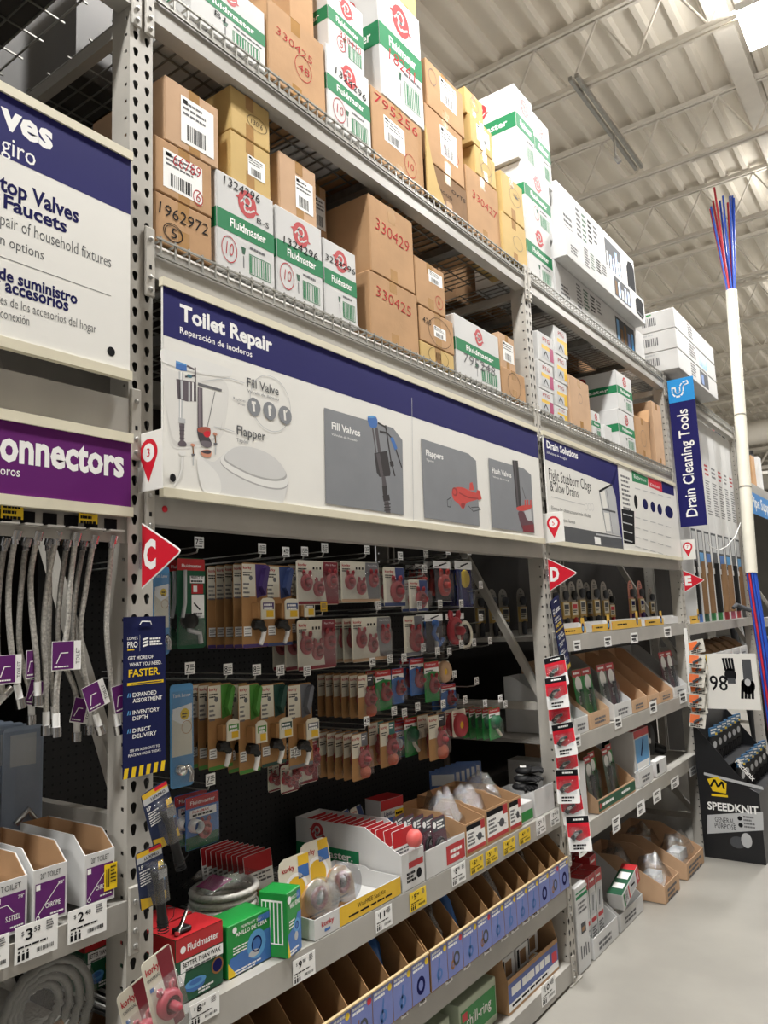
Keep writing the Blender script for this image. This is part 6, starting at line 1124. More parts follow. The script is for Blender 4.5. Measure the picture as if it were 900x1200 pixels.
# ================================================================== things clipped to the uprights
def flashlight(label, corners, X):
    P = [on(0, X, *c) for c in corners]; tl, tr, br, bl = P; w = ((tr-tl).length+(br-bl).length)/2; h = ((bl-tl).length+(br-tr).length)/2; d = (tl-bl).normalized(); ang = math.atan2(d.y, d.z)
    t = thing('flashlight_pack', label, 'flashlight', (X, bl.y, bl.z), rot=(0, ang, R90), group='flashlights on the C upright')
    m = MB(); round_card(m, w, h, M('flash_card', '#26304f', .4, 0, .03), .008); y = -.0006; m.rect(.002, w-.002, h*.9, h-.002, y, YELO); m.rect(w*.5, w-.002, h*.93, h-.002, y-.0002, RED); m.rect(.002, w-.002, h*.8, h*.9, y, LGREY); m.text('LUXPRO', w*.3, h*.825, h*.05, y-.0003, INK, .02, 'l', w*.55); m.text('LP', w*.08, h*.7, h*.06, y-.0003, WHITE, .02, 'l', w*.16); m.lines(w*.08, w*.5, h*.66, .003, .003, 6, y-.0003, WHITE)
    for k in range(3): m.rect(w*.78, w*.98, h*(.6-.13*k), h*(.7-.13*k), y-.0003, (YELO, YELO, LBLUE)[k])
    m.poly([(.002, .002), (w*.45, .002), (w*.4, h*.16), (.002, h*.22)], y-.0003, YELO); m.poly([(w*.75, .002), (w-.002, .002), (w-.002, h*.16), (w*.75, h*.12)], y-.0003, YELO); m.build('card', t)
    m = MB(); cx = w*.58; m.lathe([(.0, .62*h), (.016, .62*h), (.017, .56*h), (.013, .48*h), (.0115, .3*h), (.0115, -.2*h), (.013, -.24*h), (.012, -.36*h), (0, -.36*h)], BLACK, 14, (cx, -.017, 0)); 
    for k in range(5): m.lathe([(.0135, -.26*h-.006*k), (.0135, -.26*h-.006*k-.003)], BLACKC, 14, (cx, -.017, 0))
    m.build('torch', t); m = MB(); m.lathe([(.012, .625*h), (.0, .63*h)], CHROME, 14, (cx, -.017, 0)); m.prism([(cx-.012, .5*h), (cx+.012, .5*h), (cx+.014, .64*h), (cx-.01, .66*h)], -.036, -.034, CHROME); m.build('lens', t); m = MB(); bub(m, w*.3, w*.85, h*.02, h*.75, y, .036); m.build('blister', t)
    m = MB(); m.tube([(cx+.01, -.02, -.34*h), (cx+.03, -.02, -.3*h), (cx+.035, -.02, -.15*h), (cx+.015, -.02, -.1*h)], .001, BLACKC, 5); m.build('wrist_strap', t)
flashlight('flashlight pack tilted on the C upright, upper one', [(164, 930), (193, 915), (213, 975), (182, 1000)], .055); flashlight('flashlight pack on the C upright, lower one', [(158, 998), (190, 992), (195, 1055), (165, 1069)], .06)
for k, (px, py, rz, X) in enumerate(((158, 1160, .3, .03), (172, 1130, .28, .085))):
    q = on(0, X, px, py); t = thing('hanging_pack', ('cream universal flapper card behind on the C upright near the shelf', 'cream universal flapper card with big red flapper on the C upright')[k], 'hanging pack', (X, q.y, q.z-.17), rot=(0, -rz+.6, R90) if 0 else (0, rz*-.9, R90), group='flapper cards on the C upright')
    t.location = (X, q.y+(.03 if k else .0), q.z-.18); w, h = .085, .19; m = MB(); round_card(m, w, h, CARDW, .01); m.poly([(w*.5, h-.003), (w-.003, h-.003), (w-.003, .003), (w*.62, .003)], -.0006, MAROON); m.text('korky', w*.08, h*.82, .016, -.0009, REDM, .02, 'l', w*.45); m.text('UNIVERSAL', w*.08, h*.73, .008, -.0009, INK, .01, 'l', w*.42); m.rect(w*.1, w*.22, h*.6, h*.65, -.0009, BLUE); m.build('card', t)
    m = MB(); flapper(m, w*.55, h*.34, .034, -.0006, M('rubber_pink', '#b04753', .35), True, None, .04); m.build('product', t); m = MB(); bub(m, w*.1, w*.98, h*.04, h*.66, -.0008, .045); m.build('blister', t)
# clip strip of red and white tool cards on the D upright
t = thing('clip_strip', 'white clip strip on the D upright carrying red tool cards', 'strip', (.03, 2.478, .72), 0); m = MB(); m.box(0, .03, 0, .002, 0, .82, WHITE); t.rotation_euler = (0, -.06, 0); m.build('strip', t)
rc = None
for k, (px, py) in enumerate(((637, 772), (638, 795), (642, 823), (646, 850), (650, 878), (651, 902), (655, 928), (663, 957))):
    q = on(1, 2.468-.065*(k % 2), px, py); lab = 'red and white tool card, %s from the top on the D upright' % ORD[k]; rot = (-.27, -.22+.05*(k % 3), .0)
    if rc is None:
        rc = thing('tool_card', lab, 'tool card', q, rot=rot, group='red tool cards on the D upright'); w, h = .115, .155; m = MB(); m.T = Matrix.Translation((0, 0, -h)); round_card(m, w, h, WHITE, .006); m.rect(.001, w-.001, h*.8, h-.002, -.0006, INK); m.rect(.001, w-.001, h*.42, h*.8, -.0006, RED); m.poly([(.001, h*.42), (w*.5, h*.3), (w-.001, h*.42)], -.0008, RED); m.lines(w*.2, w*.8, h*.2, .008, .006, 2, -.0008, INK); m.lines(w*.3, w*.8, h*.92, .008, .004, 1, -.0009, WHITE); m.build('card', rc)
        m = MB(); m.T = Matrix.Translation((0, 0, -h)); m.tube([(w*.25, -.012, h*.36), (w*.45, -.016, h*.5), (w*.7, -.014, h*.56)], [.012, .01, .006], M('tool_black', '#2a2a2c', .3), 8); m.tube([(w*.4, -.02, h*.46), (w*.6, -.022, h*.5)], .008, CHROME, 8); m.build('tool', rc); m = MB(); m.T = Matrix.Translation((0, 0, -h)); bub(m, w*.1, w*.9, h*.28, h*.7, -.001, .028); m.build('blister', rc)
    else: dup(rc, q, label=lab, rot=rot)
# clip strip of orange cards on the E upright
t = thing('clip_strip', 'clip strip on the E upright carrying orange cards', 'strip', (.06, 4.75, .95), 0); m = MB(); m.box(0, .025, 0, .002, 0, .66, WHITE); m.build('strip', t); oc = None
for k, (px, py) in enumerate(((806, 752), (808, 766), (809, 777), (808, 788), (808, 800), (808, 812), (809, 823), (809, 835))):
    q = on(1, 4.742-.04*(k % 2), px, py); lab = 'orange and clear card, %s from the top on the E upright' % ORD[k]; rot = (-.36, -.2+.3*(k % 2), .0)
    if oc is None:
        oc = thing('tool_card', lab, 'tool card', q, rot=rot, group='orange cards on the E upright'); w, h = .11, .1; m = MB(); m.T = Matrix.Translation((0, 0, -h)); round_card(m, w, h, M('card_silver', '#b9b6ac', .4), .005); m.rect(.002, w*.6, h*.3, h*.9, -.0006, ORANGE); m.lines(w*.1, w*.9, h*.25, .008, .004, 2, -.0008, INK); m.build('card', oc); m = MB(); m.T = Matrix.Translation((0, 0, -h)); m.tube([(w*.3, -.012, h*.3), (w*.8, -.014, h*.7)], .009, DGREY, 7); m.build('tool', oc)
    else: dup(oc, q, label=lab, rot=rot)
# ================================================================== drain bay shelves
zd = 1.648
def drain_tool(label, px, X, top, tone, zb=zd, w=.105, base_=None):
    y0 = yat(px-6, X, zb+.1); z1 = zat(top, X, y0) if top else zb+.27; h = z1-zb-.0; t = thing('drain_tool_pack', label, 'tool pack', (X, y0, zb), R90, 'drain tool packs'); m = MB(); r = w/2
    pts = [(0, 0), (w, 0), (w, h-r)]+[(r+r*math.cos(x), h-r+r*math.sin(x)) for x in [math.radians(d) for d in (25, 50, 75, 105, 130, 155)]]+[(0, h-r)]; m.prism(pts, 0, .002, M('pack_smoke', '#8f8a80', .35) if tone != 'pink' else M('pack_pink', '#c98676', .4)); m.disc(w/2, h-.02, .006, -.0006, INK); m.lines(w*.25, w*.75, h-.035, .006, .004, 2, -.0006, INKG); m.build('card', t)
    m = MB(); m.box(w*.06, w*.94, -.012, 0, h*.28, h*.6, M('label_gold', '#c2a260', .6)); m.rect(w*.12, w*.88, h*.34, h*.585, -.0126, CARDW); m.rect(w*.2, w*.8, h*.46, h*.55, -.013, {'red': RED, 'dark': DGREY, 'pink': INKB}[tone]); m.lines(w*.2, w*.8, h*.44, .006, .004, 2, -.013, INK); m.build('label_box', t)
    m = MB(); m.lathe([(0, h*.3), (.012, h*.29), (.016, h*.2), (.013, h*.02), (0, .002)], {'red': PRED, 'dark': DGREY, 'pink': VAR['purple']}[tone], 12, (w*.5, -.012, 0)); m.build('tool', t); m = MB(); m.lathe([(0, h*.82), (.016, h*.8), (.02, h*.72), (.012, h*.64), (0, h*.63)], DGREY if tone != 'red' else BLACK, 12, (w*.5, -.014, 0)); m.build('tool_head', t)
tl = ((652, -.12, 683, 'dark'), (664, -.1, 681, 'dark'), (674, -.1, 681, 'red'), (684, -.1, 678, 'dark'), (692, -.16, 682, 'dark'), (701, -.1, 679, 'dark'), (712, -.1, 681, 'dark'), (719, -.12, 690, 'red'), (744, -.1, 680, 'pink'), (755, -.1, 680, 'pink'), (767, -.14, 688, 'dark'))
for k, (px, X, tp, tone) in enumerate(tl): drain_tool('yellow labelled drain tool pack, %s from the D flag behind the yellow trays' % ORD[k], px, X, tp, tone)
for k, (px, X) in enumerate(((563, -.5), (579, -.45), (592, -.42), (613, -.34))): drain_tool('drain tool pack seen through the D upright frame, %s one' % ORD[k], px, X, None, 'dark')
def fr_y(m, w, h, d, hb): y = -.0006; m.rect(.001, w-.001, .001, h-.001, y, M('strip_yellow', '#d8ad45', .5)); m.lines(w*.18, w*.66, h*.62, h*.2, .004, 1, y-.0003, INK, int(w*99)); m.poly([(.004, h*.8), (.02, h*.8), (.004, h*.4)], y-.0003, ORANGE); m.rect(w*.8, w*.8+.05, h*.25, h+.05, y-.0004, MATS['strip_yellow']); m.disc(w*.8+.025, h*.8, .018, y-.0007, INKB, .028); m.disc(w*.8+.025, h*.7, .012, y-.001, LBLUE, .014)
for k, (xl, xr) in enumerate(((657, 687), (694, 716), (717, 752), (756, 778))): tray('display_tray', 'white tray with yellow strip and water drop, %s from the D flag' % ORD[k], xl, xr, (737, 732, 728, 726)[k], zd, .0, .05, fr_y, WCART, .06)
tray('display_tray', 'plain white tray at the far end of the yellow strips', 779, 795, 724, zd, .0, .05, None, WCART, .06)
t_e = tray('display_tray', 'small yellow strip tray behind the E upright', 809, 820, 722, 1.628, -.01, .1, fr_y, WCART, .06)
for i, (px, py) in enumerate(((676, 757), (712, 752), (743, 748), (782, 741))): edge_label(px-4, py-6, px+4, py+6, .0085, '', 'small white tag, %s from the D upright below the yellow strips' % ORD[i], None, True)
# --- tall slanted trays on the second shelf
z2 = 1.124; fronts = ((674, 690, 843), (693, 715, 836), (721, 741, 826), (742, 759, 821), (760, 773, 816), (774, 789, 812), (791, 806, 806)); TR = []
def fr_t(m, w, h, d, hb): y = -.0006; m.lines(w*.2, w*.8, h*.6, h*.14, h*.1, 2, y, INKG, int(w*300), .2)
for k, (xl, xr, yt) in enumerate(fronts):
    tt = tray('tool_tray', 'tall slanted tool tray, %s from the D upright on the second shelf' % ORD[k], xl, xr, yt, z2, .0, .4, fr_t, WCART if k in (0, 2, 6) else BROWN2, .36 if k else .3, .33); TR.append(tt)
    if k not in (0, 2, 6): pass
def tool_pack(label, y0, X, zb, w, h, kind, group='long tool packs in the slanted trays', tilt=-.12):
    t = thing('tool_pack', label, 'tool pack', (X, y0, zb), rot=(tilt, 0, R90), group=group); m = MB(); body = {'green': PGREEN, 'grey': M('pack_grey_green', '#6d7d72', .4), 'plum': MATS['pack_plum'], 'red': PRED}[kind]; round_card(m, w, h, body, .008); m.rect(.001, w-.001, h*.86, h-.002, -.0006, PRED); m.lines(w*.15, w*.85, h*.95, .012, .004, 1, -.0009, WHITE); m.disc(w*.5, h*.72, w*.34, -.0008, WHITE); m.rect(w*.3, w*.7, h*.35, h*.5, -.0008, WHITE); m.lines(w*.34, w*.66, h*.48, .006, .004, 3, -.001, INK); m.build('card', t)
    m = MB(); m.tube([(w*.5, -.012, h*.62), (w*.45, -.014, h*.3), (w*.55, -.014, h*.05)], [.012, .01, .012], DGREY if kind != 'green' else DGREEN, 8); m.build('tool', t); m = MB(); bub(m, w*.12, w*.88, .004, h*.64, -.001, .026); m.build('blister', t)
names = {0: (('green', 0), ), 1: (('green', 0), ('green', 1)), 2: (('grey', 0), ('plum', 1)), 6: (('plum', 0), ('plum', 1))}
for k, lst in names.items():
    _, y0, w, hf_ = TR[k]; nn = len(lst)
    for j, (kind, _j) in enumerate(lst): tool_pack('%s tool pack with red top, %s in the %s slanted tray' % ({'green': 'green', 'grey': 'grey green', 'plum': 'plum'}[kind], ORD[j], ORD[k]), y0+.006+j*(w-.012)/nn, -.06, z2+.02, (w-.02)/max(nn, 1) if nn > 1 else w*.6, .3, kind)
for i, (px, py) in enumerate(((676, 870), (724, 848), (765, 830), (800, 818))): edge_label(px-4, py-7, px+4, py+7, .0085, '', 'small white tag, %s from the D upright below the slanted trays' % ORD[i], None, True)
# --- third shelf
z3 = .674
t = thing('carton', 'pale grey upright carton beside the D upright on the third shelf', 'box', (-.01, yat(682, 0, z3), z3)); m = MB(); m.cbox(0, .12, 0, .4, 0, .3, WCART, .003); m.build('carton_body', t)
def fr_g(m, w, h, d, hb): y = -.0006; m.rect(.004, w-.004, h*.12, h*.88, y, DGREEN); m.lines(w*.1, w*.4, h*.6, h*.2, .01, 1, y-.0003, WHITE); m.lines(w*.6, w*.85, h*.6, h*.2, .01, 1, y-.0003, WHITE); m.disc(w*.05, h*.5, h*.2, y-.0003, PRED)
tg3 = tray('tool_tray', 'white tray with dark green front on the third shelf', 702, 745, 938, z3, .0, .42, fr_g, BROWN2, .36, .36)
for k in range(4): tool_pack('%s tool pack with red top, %s in the green fronted tray' % (('grey green', 'green', 'grey green', 'green')[k], ORD[k]), tg3[1]+.02+k*tg3[2]/4.4, -.05-.03*(k % 2), z3+.02, .1, .27, ('grey', 'green', 'grey', 'green')[k], 'tool packs in the green fronted tray', -.1)
m = MB(); m.box(0, .004, .02, .4, .01, .3, BROWN2); solo(m, 'divider', 'brown cardboard divider standing in the green fronted tray', 'divider', (.0, tg3[1]+tg3[2]*.47, z3+.005)) if 0 else None
y0, y1, zt = place(747, 764, 858, z3, -.03); t = thing('tool_carton', 'tall red and blue tool carton on the third shelf', 'box', (-.03, y0, z3)); w, h = y1-y0, zt-z3; m = MB(); m.cbox(0, w, 0, .16, 0, h, WCART, .003); m.build('carton_body', t); m = MB(); m.rect(.002, w-.002, .002, h-.002, -.0003, WCART); m.rect(.002, w-.002, .002, h*.14, -.0006, PRED); m.box(.002, w-.002, .002, .158, h, h+.0006, PRED); m.rect(.002, w-.002, h*.86, h-.002, -.0006, PRED); m.rect(w*.06, w*.94, h*.16, h*.84, -.0008, LBLUE); m.rect(w*.1, w*.9, h*.2, h*.4, -.0011, WHITE); m.line([(w*.4, h*.5), (w*.6, h*.8)], .02, -.0011, INKB); m.build('print', t)
t = tray('display_tray', 'small white tray in front of the tall red tool carton', 750, 766, 905, z3, .0, .028, fr_t, WCART, .09)
y0, y1, zt = place(770, 782, 893, z3, -.0); m = MB(); m.cbox(0, y1-y0, 0, .1, 0, zt-z3, WCART, .002); m.rect(.01, .06, .02, .08, -.0006, INK); solo(m, 'small_box', 'small white cube box beside the tall red tool carton', 'box', (-.0, y0, z3))
t = thing('drain_machine', 'black drum drain machine at the back of the third shelf', 'machine', (-.25, 4.35, z3)); m = MB(); m.lathe([(0, 0), (.13, 0), (.15, .02), (.15, .16), (.12, .19), (0, .19)], BLACK, 20, (.1, .1, .16), 'y'); m.build('drum', t); m = MB(); m.box(-.02, .22, .0, .2, 0, .012, BLACK); m.build('base', t); m = MB(); m.tube([(.1, .05, .29), (.1, .05, .36), (.2, .05, .36), (.2, .05, .26)], .014, BLACK, 8); m.build('handle', t); m = MB(); m.cyl((.24, -.06, .1), (.34, -.1, .06), .035, BLACK, 12); m.lathe([(0, .002), (.02, .002), (.02, 0)], WHITE, 12, (.1, -.09, .16), 'y'); m.build('nozzle', t)
for k in range(2): m = MB(); m.cbox(0, .2, 0, .3, 0, (.22, .3)[k], (DGREY, WCART)[k], .003); solo(m, 'carton', ('dark carton at the far end of the third shelf', 'pale carton at the back of the third shelf')[k], 'box', ((-.5, -.45)[k], (4.72, 4.08)[k], z3))
for i, (px, py, ph) in enumerate(((681, 992, 14), (721, 969, 9), (750, 950, 8), (769, 936, 7), (790, 920, 6), (812, 906, 5))):
    a_ = on(0, .012, px-4, py-ph); m = MB(); w = yat(px+5, .012, a_.z)-a_.y; h = a_.z-zat(py+ph, .012, a_.y); m.box(0, w, 0, .001, -h, 0, WHITE); m.lines(w*.15, w*.85, -h*.15, h*.08, h*.05, 2, -.0006, INK, i); m.lines(w*.2, w*.8, -h*.6, h*.1, h*.05, 2, -.0006, INKG, i+3)
    solo(m, 'price_label', 'white hanging tag below the third shelf edge, %s from the D upright' % ORD[i], 'price label', (.012, a_.y, a_.z), group='hanging tags of the third shelf')
# --- floor level of the drain bay
t = thing('tall_carton', 'tall white carton with green stripes standing on the floor beside the D upright', 'box', (.0, 2.6, .004)); m = MB(); m.cbox(0, .15, 0, .3, 0, .4, WCART, .003); m.build('carton_body', t); m = MB(); y = -.0006; m.rect(.01, .155, .34, .355, y, GREEN); m.rect(.01, .155, .365, .372, y, GREEN); m.lines(.03, .14, .32, .01, .01, 3, y, INKG); m.rect(.05, .11, .17, .22, y, DGREY); m.rect(.06, .1, .18, .2, y-.0003, COPPER)
for k in range(4): m.rect(.03+.03*k, .042+.03*k, .06, .12-.01*(k % 2), y, DGREY)
m.build('print', t)
def drain_box(label, loc, w=.09, h=.36, d=.09, rot=None):
    t = thing('drain_kit_box', label, 'box', loc, rot=rot or (0, 0, R90), group='red and green drain kit boxes'); m = MB(); m.cbox(0, w, 0, d, 0, h, WCART, .002); m.build('carton_body', t); m = MB(); y = -.0006
    m.rect(.001, w-.001, h*.82, h-.001, y, PRED); m.lines(w*.15, w*.85, h*.93, h*.03, .004, 1, y-.0003, WHITE); m.rect(w*.15, w*.85, h*.44, h*.74, y, LGREY); m.line([(w*.4, h*.5), (w*.55, h*.7)], .01, y-.0003, INK); m.rect(w*.1, w*.9, h*.34, h*.4, y, PRED); m.lines(w*.15, w*.85, h*.28, .008, .006, 5, y, INKG); m.rect(w*.1, w*.9, h*.06, h*.12, y, PGREEN)
    m.T = Matrix(((0, 1, 0, 0), (-1, 0, 0, d), (0, 0, 1, 0), (0, 0, 0, 1))); m.rect(.001, d-.001, .001, h*.82, y, DGREEN); m.rect(.001, d-.001, h*.82, h-.001, y, PRED); m.rect(d*.15, d*.85, h*.5, h*.72, y-.0003, WHITE); m.rect(d*.15, d*.85, h*.2, h*.36, y-.0003, WHITE); m.T = None; m.box(.001, w-.001, .001, d-.001, h, h+.0006, PRED); m.build('print', t)
f1 = tray('tool_tray', 'white floor tray of drain kits beside the tall striped carton', 697, 725, 1101, .004, .0, .4, fr_t, WCART, .32, .3); f2 = tray('tool_tray', 'second white floor tray under the fallen drain kit', 728, 754, 1073, .004, .0, .4, fr_t, WCART, .32, .3)
dl = [(-.05-.105*i, f1[1]+.012+.097*j) for i in range(3) for j in range(3)]+[ (-.16, f2[1]+.02), (-.27, f2[1]+.02), (-.27, f2[1]+.12)]
for k, (X, yy) in enumerate(dl): drain_box('red topped green sided drain kit box, %s counted in the floor trays' % ORD[k], (X, yy, .012))
for k in range(6): drain_box('red topped drain kit box in the shaded rank behind the floor trays, %s one' % ORD[k], (-.42-.1*(k // 3), f1[1]+.03+.13*(k % 3), .012), .1, .5)
q = on(2, .14, 728, 1062); drain_box('green and red drain kit box fallen across the second floor tray', (.02, f2[1]+.0, .2), .09, .3, .09, (0, math.radians(74), R90))
for k, (ya, yb, X) in enumerate(((3.72, 4.02, .09), (4.2, 4.62, .09))):
    t = thing('floor_bin', ('brown cardboard floor bin with clear bags, nearer one', 'brown cardboard floor bin with clear bags beside the E upright')[k], 'bin', (X, ya, .004)); w = yb-ya; h = .1; d = .5
    for nm, bb in (('front_wall', (0, w, 0, .004, 0, h)), ('base', (0, w, .004, d, 0, .004)), ('back_wall', (0, w, d-.004, d, .004, .24))): m = MB(); m.box(*bb, BROWN2); m.build(nm, t)
    for x in (0, w-.004): m = MB(); m.yzprism([(.004, .004), (d, .004), (d, .24), (.28, .24), (.004, h)], x, x+.004, BROWN2); m.build('side_wall', t)
    m = MB(); m.lines(.05, w-.05, h*.7, .016, .012, 3, -.0006, INKG); m.build('print', t)
    for j in range(2): crumple('parts_bag', 'clear bag with white parts, %s in the %s floor bin' % (ORD[j], ('nearer', 'farther')[k]), (X-.12-.24*j, ya+w*.5, .06+.03*j), w*.78, .2, .2, BAG, 60+k*5+j)
# ================================================================== tall tool cartons in the far bay
ze = 1.628; xs = (806, 813, 821, 829, 837, 845, 852, 858.5, 864.5)
tones = (INKG, LBLUE, BLUE, DGREY, BLUE, LBLUE, DGREY, LBLUE)
for k in range(8):
    X = -.04; y0 = yat(xs[k], X, 2.6)+.004; y1 = yat(xs[k+1], X, 2.6)-.004; w = y1-y0; h = 1.86; t = thing('tall_carton', 'tall white tool carton with open foot, %s from the E upright' % ORD[k], 'box', (X, y0, ze), R90, 'tall tool cartons')
    oh = .42; m = MB(); m.box(0, w, .0, .1, oh, h, WCART); m.box(0, w*.08, 0, .1, 0, oh, WCART); m.box(w*.92, w, 0, .1, 0, oh, WCART); m.box(w*.08, w*.92, .09, .1, 0, oh, WCART); m.build('carton_body', t)
    m = MB(); m.tube([(w*.5, .045, .07), (w*.5, .045, oh+.1)], w*.3, BROWN3 if k % 3 else BLACK, 10); m.build('tool_shaft', t); m = MB(); m.box(w*.1, w*.9, .005, .08, .0, .07, (BLUE, DGREEN, PGREEN, PGREEN, PRED, M('base_pink', '#b2506a', .5), PRED, DGREY)[k]); m.build('tool_foot', t)
    m = MB(); y = -.0006; m.rect(.004, w-.004, .43, 1.85, -.0003, WCART); m.rect(w*.12, w*.88, .47, .8, y, DGREY); m.rect(w*.2, w*.8, .5, .6, y-.0003, tones[k]); m.rect(w*.2, w*.8, .62, .78, y-.0003, LGREY); m.lines(w*.15, w*.85, 1.3, .012, .012, 14, y, INKG, k); m.lines(w*.2, w*.8, 1.45, .02, .02, 3, y, REDM if k % 2 else INKG, k+4)
    if k == 2: m.poly([(w*.2, 1.4), (w*.6, 1.38), (w*.7, 1.72), (w*.3, 1.74)], y-.0005, BLACK)
    m.build('print', t)
t = thing('cord_loop', 'white plastic tie looped across the tall cartons', 'cord', (.0, 6.4, 2.1)); P = [on(0, .015, *p) for p in ((828, 632), (832, 640), (842, 645), (852, 640), (862, 628), (868, 612))]; t.location = P[0]; m = MB(); m.tube([(p.y-P[0].y, 0, p.z-P[0].z) for p in P], .004, WHITE, 6); m.build('cord', t)
mb = MB(); q = on(0, .02, 866, 712); mb.tube([(0, .0, .0), (.06, -.02, .03), (.12, -.06, .0), (.16, -.12, -.03)], [.016, .02, .022, .02], DGREY, 8); solo(mb, 'pry_handle', 'dark curved handle sticking out beside the far upright', 'handle', (.02, q.y-.25, q.z))
for k in range(6):
    X = .0; xl = 829+8.6*k; y0 = yat(xl, X, 1.2); y1 = yat(xl+8, X, 1.2); t = thing('parts_tray', 'white printed tray, %s from the E upright on the far low shelf' % ORD[k], 'tray', (-.02, y0, 1.152), R90, 'white trays on the far low shelf'); w = y1-y0-.01; m = MB(); m.box(0, w, 0, .25, 0, .2, WCART); m.build('tray_body', t); m = MB(); m.rect(w*.1, w*.9, .03, .17, -.0006, LGREY); m.lines(w*.15, w*.85, .15, .015, .012, 4, -.0009, INKG, k); m.build('print', t); m = MB(); m.yzprism([(.03, .2), (.2, .2), (.2, .3), (.1, .26)], w*.1, w*.9, BROWN3); m.build('content', t)
# ================================================================== black glove display with its price board
GB = M('display_black', '#1c1d20', .4, 0, .05); t = thing('glove_display', 'black floor display of work gloves in front of the E upright', 'display stand', (.06, 4.76, 0), 0)
m = MB(); D = 1.0; W = .4; side = [(0, 0), (W, 0), (W, .47), (.34, .5), (0, .93)]; m.prism(side, 0, .006, GB); m.build('side_panel', t); m = MB(); m.prism(side, D-.006, D, GB); m.build('side_panel', t); m = MB(); m.box(W-.006, W, .006, D-.006, 0, .47, GB); m.build('front_panel', t); m = MB(); m.box(0, .006, .006, D-.006, 0, 1.02, GB); m.build('back_panel', t)
for k in range(2):
    m = MB(); x0, z0 = (.03, .62) if k == 0 else (.2, .42); m.box(x0, x0+.17, .006, D-.006, z0, z0+.008, GB); m.build('shelf_step', t)
m = MB(); y = -.0007; m.poly([(.004, .004), (.396, .004), (.396, .466), (.34, .49), (.004, .91)], -.0004, GB)
def gp(px, py): p = on(1, 4.76, px, py); return (p.x-.06, p.z)
m.poly([gp(825, 908), gp(895, 926), gp(894, 922), gp(825, 905)], y, LGREY); m.text('SPEEDKNIT', *gp(829.5, 948), .05, y-.0003, WHITE, .03, 'l', gp(888, 941)[0]-gp(829.5, 948)[0], shear=.0)
m.poly([gp(829, 955), gp(894, 951), gp(895, 973), gp(829, 977)], y, LGREY); m.text('GENERAL', *gp(838, 963), .034, y-.0003, INK, .0, 'l', .13); m.text('PURPOSE', *gp(838, 970), .034, y-.0003, INK, .0, 'l', .14); m.disc(*gp(867, 959), .015, y-.0003, INK); m.disc(*gp(868, 967), .015, y-.0003, INK); m.lines(gp(871, 957)[0], gp(884, 957)[0], gp(871, 956)[1], .012, .01, 4, y-.0003, INKG)
c = gp(838, 922); m.poly([(c[0]-.05, c[1]+.05), (c[0]+.02, c[1]+.07), (c[0]+.08, c[1]+.03), (c[0]+.07, c[1]-.04), (c[0]-.02, c[1]-.03)], y-.0002, YEL); m.line([(c[0]-.03, c[1]+.0), (c[0]+.0, c[1]+.05), (c[0]+.02, c[1]+.0), (c[0]+.05, c[1]+.04), (c[0]+.06, c[1]-.01)], .014, y-.0006, INK); m.rect(c[0]-.03, c[0]+.08, c[1]-.065, c[1]-.05, y-.0003, YEL)
c = gp(875, 985); m.disc(c[0], c[1], .035, y-.0003, LGREY, .05); m.disc(c[0]-.06, c[1]-.02, .05, y-.0002, DGREY, .04); m.text('Mechanix', *gp(862, 895), .04, y-.0003, WHITE, .02, 'l', .15, rot=-.72) if 0 else m.text('Mechanix', gp(861, 893)[0], gp(861, 893)[1], .035, y-.0003, WHITE, .02, 'l', .16, rot=-.86)
m.build('print', t)
gl = None; q = 0
for row in range(2):
    for j in range(6):
        lab = 'packed work glove, %s in the %s row of the black display' % (ORD[j], ('upper', 'lower')[row]); loc = (.12+.17*row, 4.80+.155*j, (.63, .43)[row])
        if gl is None:
            gl = thing('glove_pack', lab, 'glove pack', loc, rot=(0, 0, R90-.25), group='packed gloves in the black display'); m = MB(); round_card(m, .11, .05, M('glove_header', '#3b6f9c', .4), .004); m.T = None; m = MB(); m.T = Matrix.Translation((0, -.05, 0)); m.prism([(0, .2), (.11, .2), (.11, .26), (0, .26)], 0, .012, M('glove_header2', '#2f5f86', .4)); m.lines(.01, .1, .25, .012, .008, 2, -.0006, WHITE); m.rect(.07, .1, .205, .22, -.0008, YEL); m.build('header_card', gl)
            m = MB(); m.T = Matrix.Translation((0, -.05, 0)); m.cbox(.005, .105, .0, .03, .08, .2, BLACKC, .008); m.disc(.055, .14, .025, -.001, LGREY); m.build('palm', gl)
            for i in range(4): m = MB(); m.T = Matrix.Translation((0, -.05, 0)); m.tube([(.018+.025*i, .014, .085), (.018+.025*i, .008, .04), (.018+.025*i, .01, .01+.006*(i in (0, 3)))], [.012, .011, .008], BLACKC, 7); m.build('finger', gl)
        else: dup(gl, loc, label=lab, rot=(0, 0, R90-.25))
t = thing('price_board', 'white glove price board reading 98 behind the black display', 'sign', (.045, 4.79, 1.03), 0); w, h = .48, .39
m = MB(); m.box(0, w, 0, .004, 0, h, SIGNW); m.build('panel', t); m = MB(); y = -.0007; m.text('98', .155, .13, .105, y, INK, .01, 'l', .12); m.text('3', .06, .1, .15, y, INK, .03, 'l', .075); m.poly([(.07, .38), (.15, .38), (.15, .28), (.07, .28)], y, YEL); m.line([(.08, .3), (.1, .36), (.115, .31), (.135, .36), (.145, .3)], .014, y-.0003, INK)
for gx, gz, s in ((.3, .27, 1), (.41, .2, 1.15)):
    m.disc(gx, gz-.03*s, .04*s, y, INK, .05*s)
    for i in range(4): m.line([(gx-.028*s+.018*i*s, gz), (gx-.04*s+.02*i*s, gz+.09*s*(1 if s == 1 else -1.2))], .016*s, y, INK)
    m.rect(gx-.022*s, gx+.03*s, gz-.09*s if s == 1 else gz, gz-.05*s if s == 1 else gz+.15, y-.0002, DGREY)
m.disc(.41, .19, .02, y-.0006, LGREY, .026); m.build('print', t)
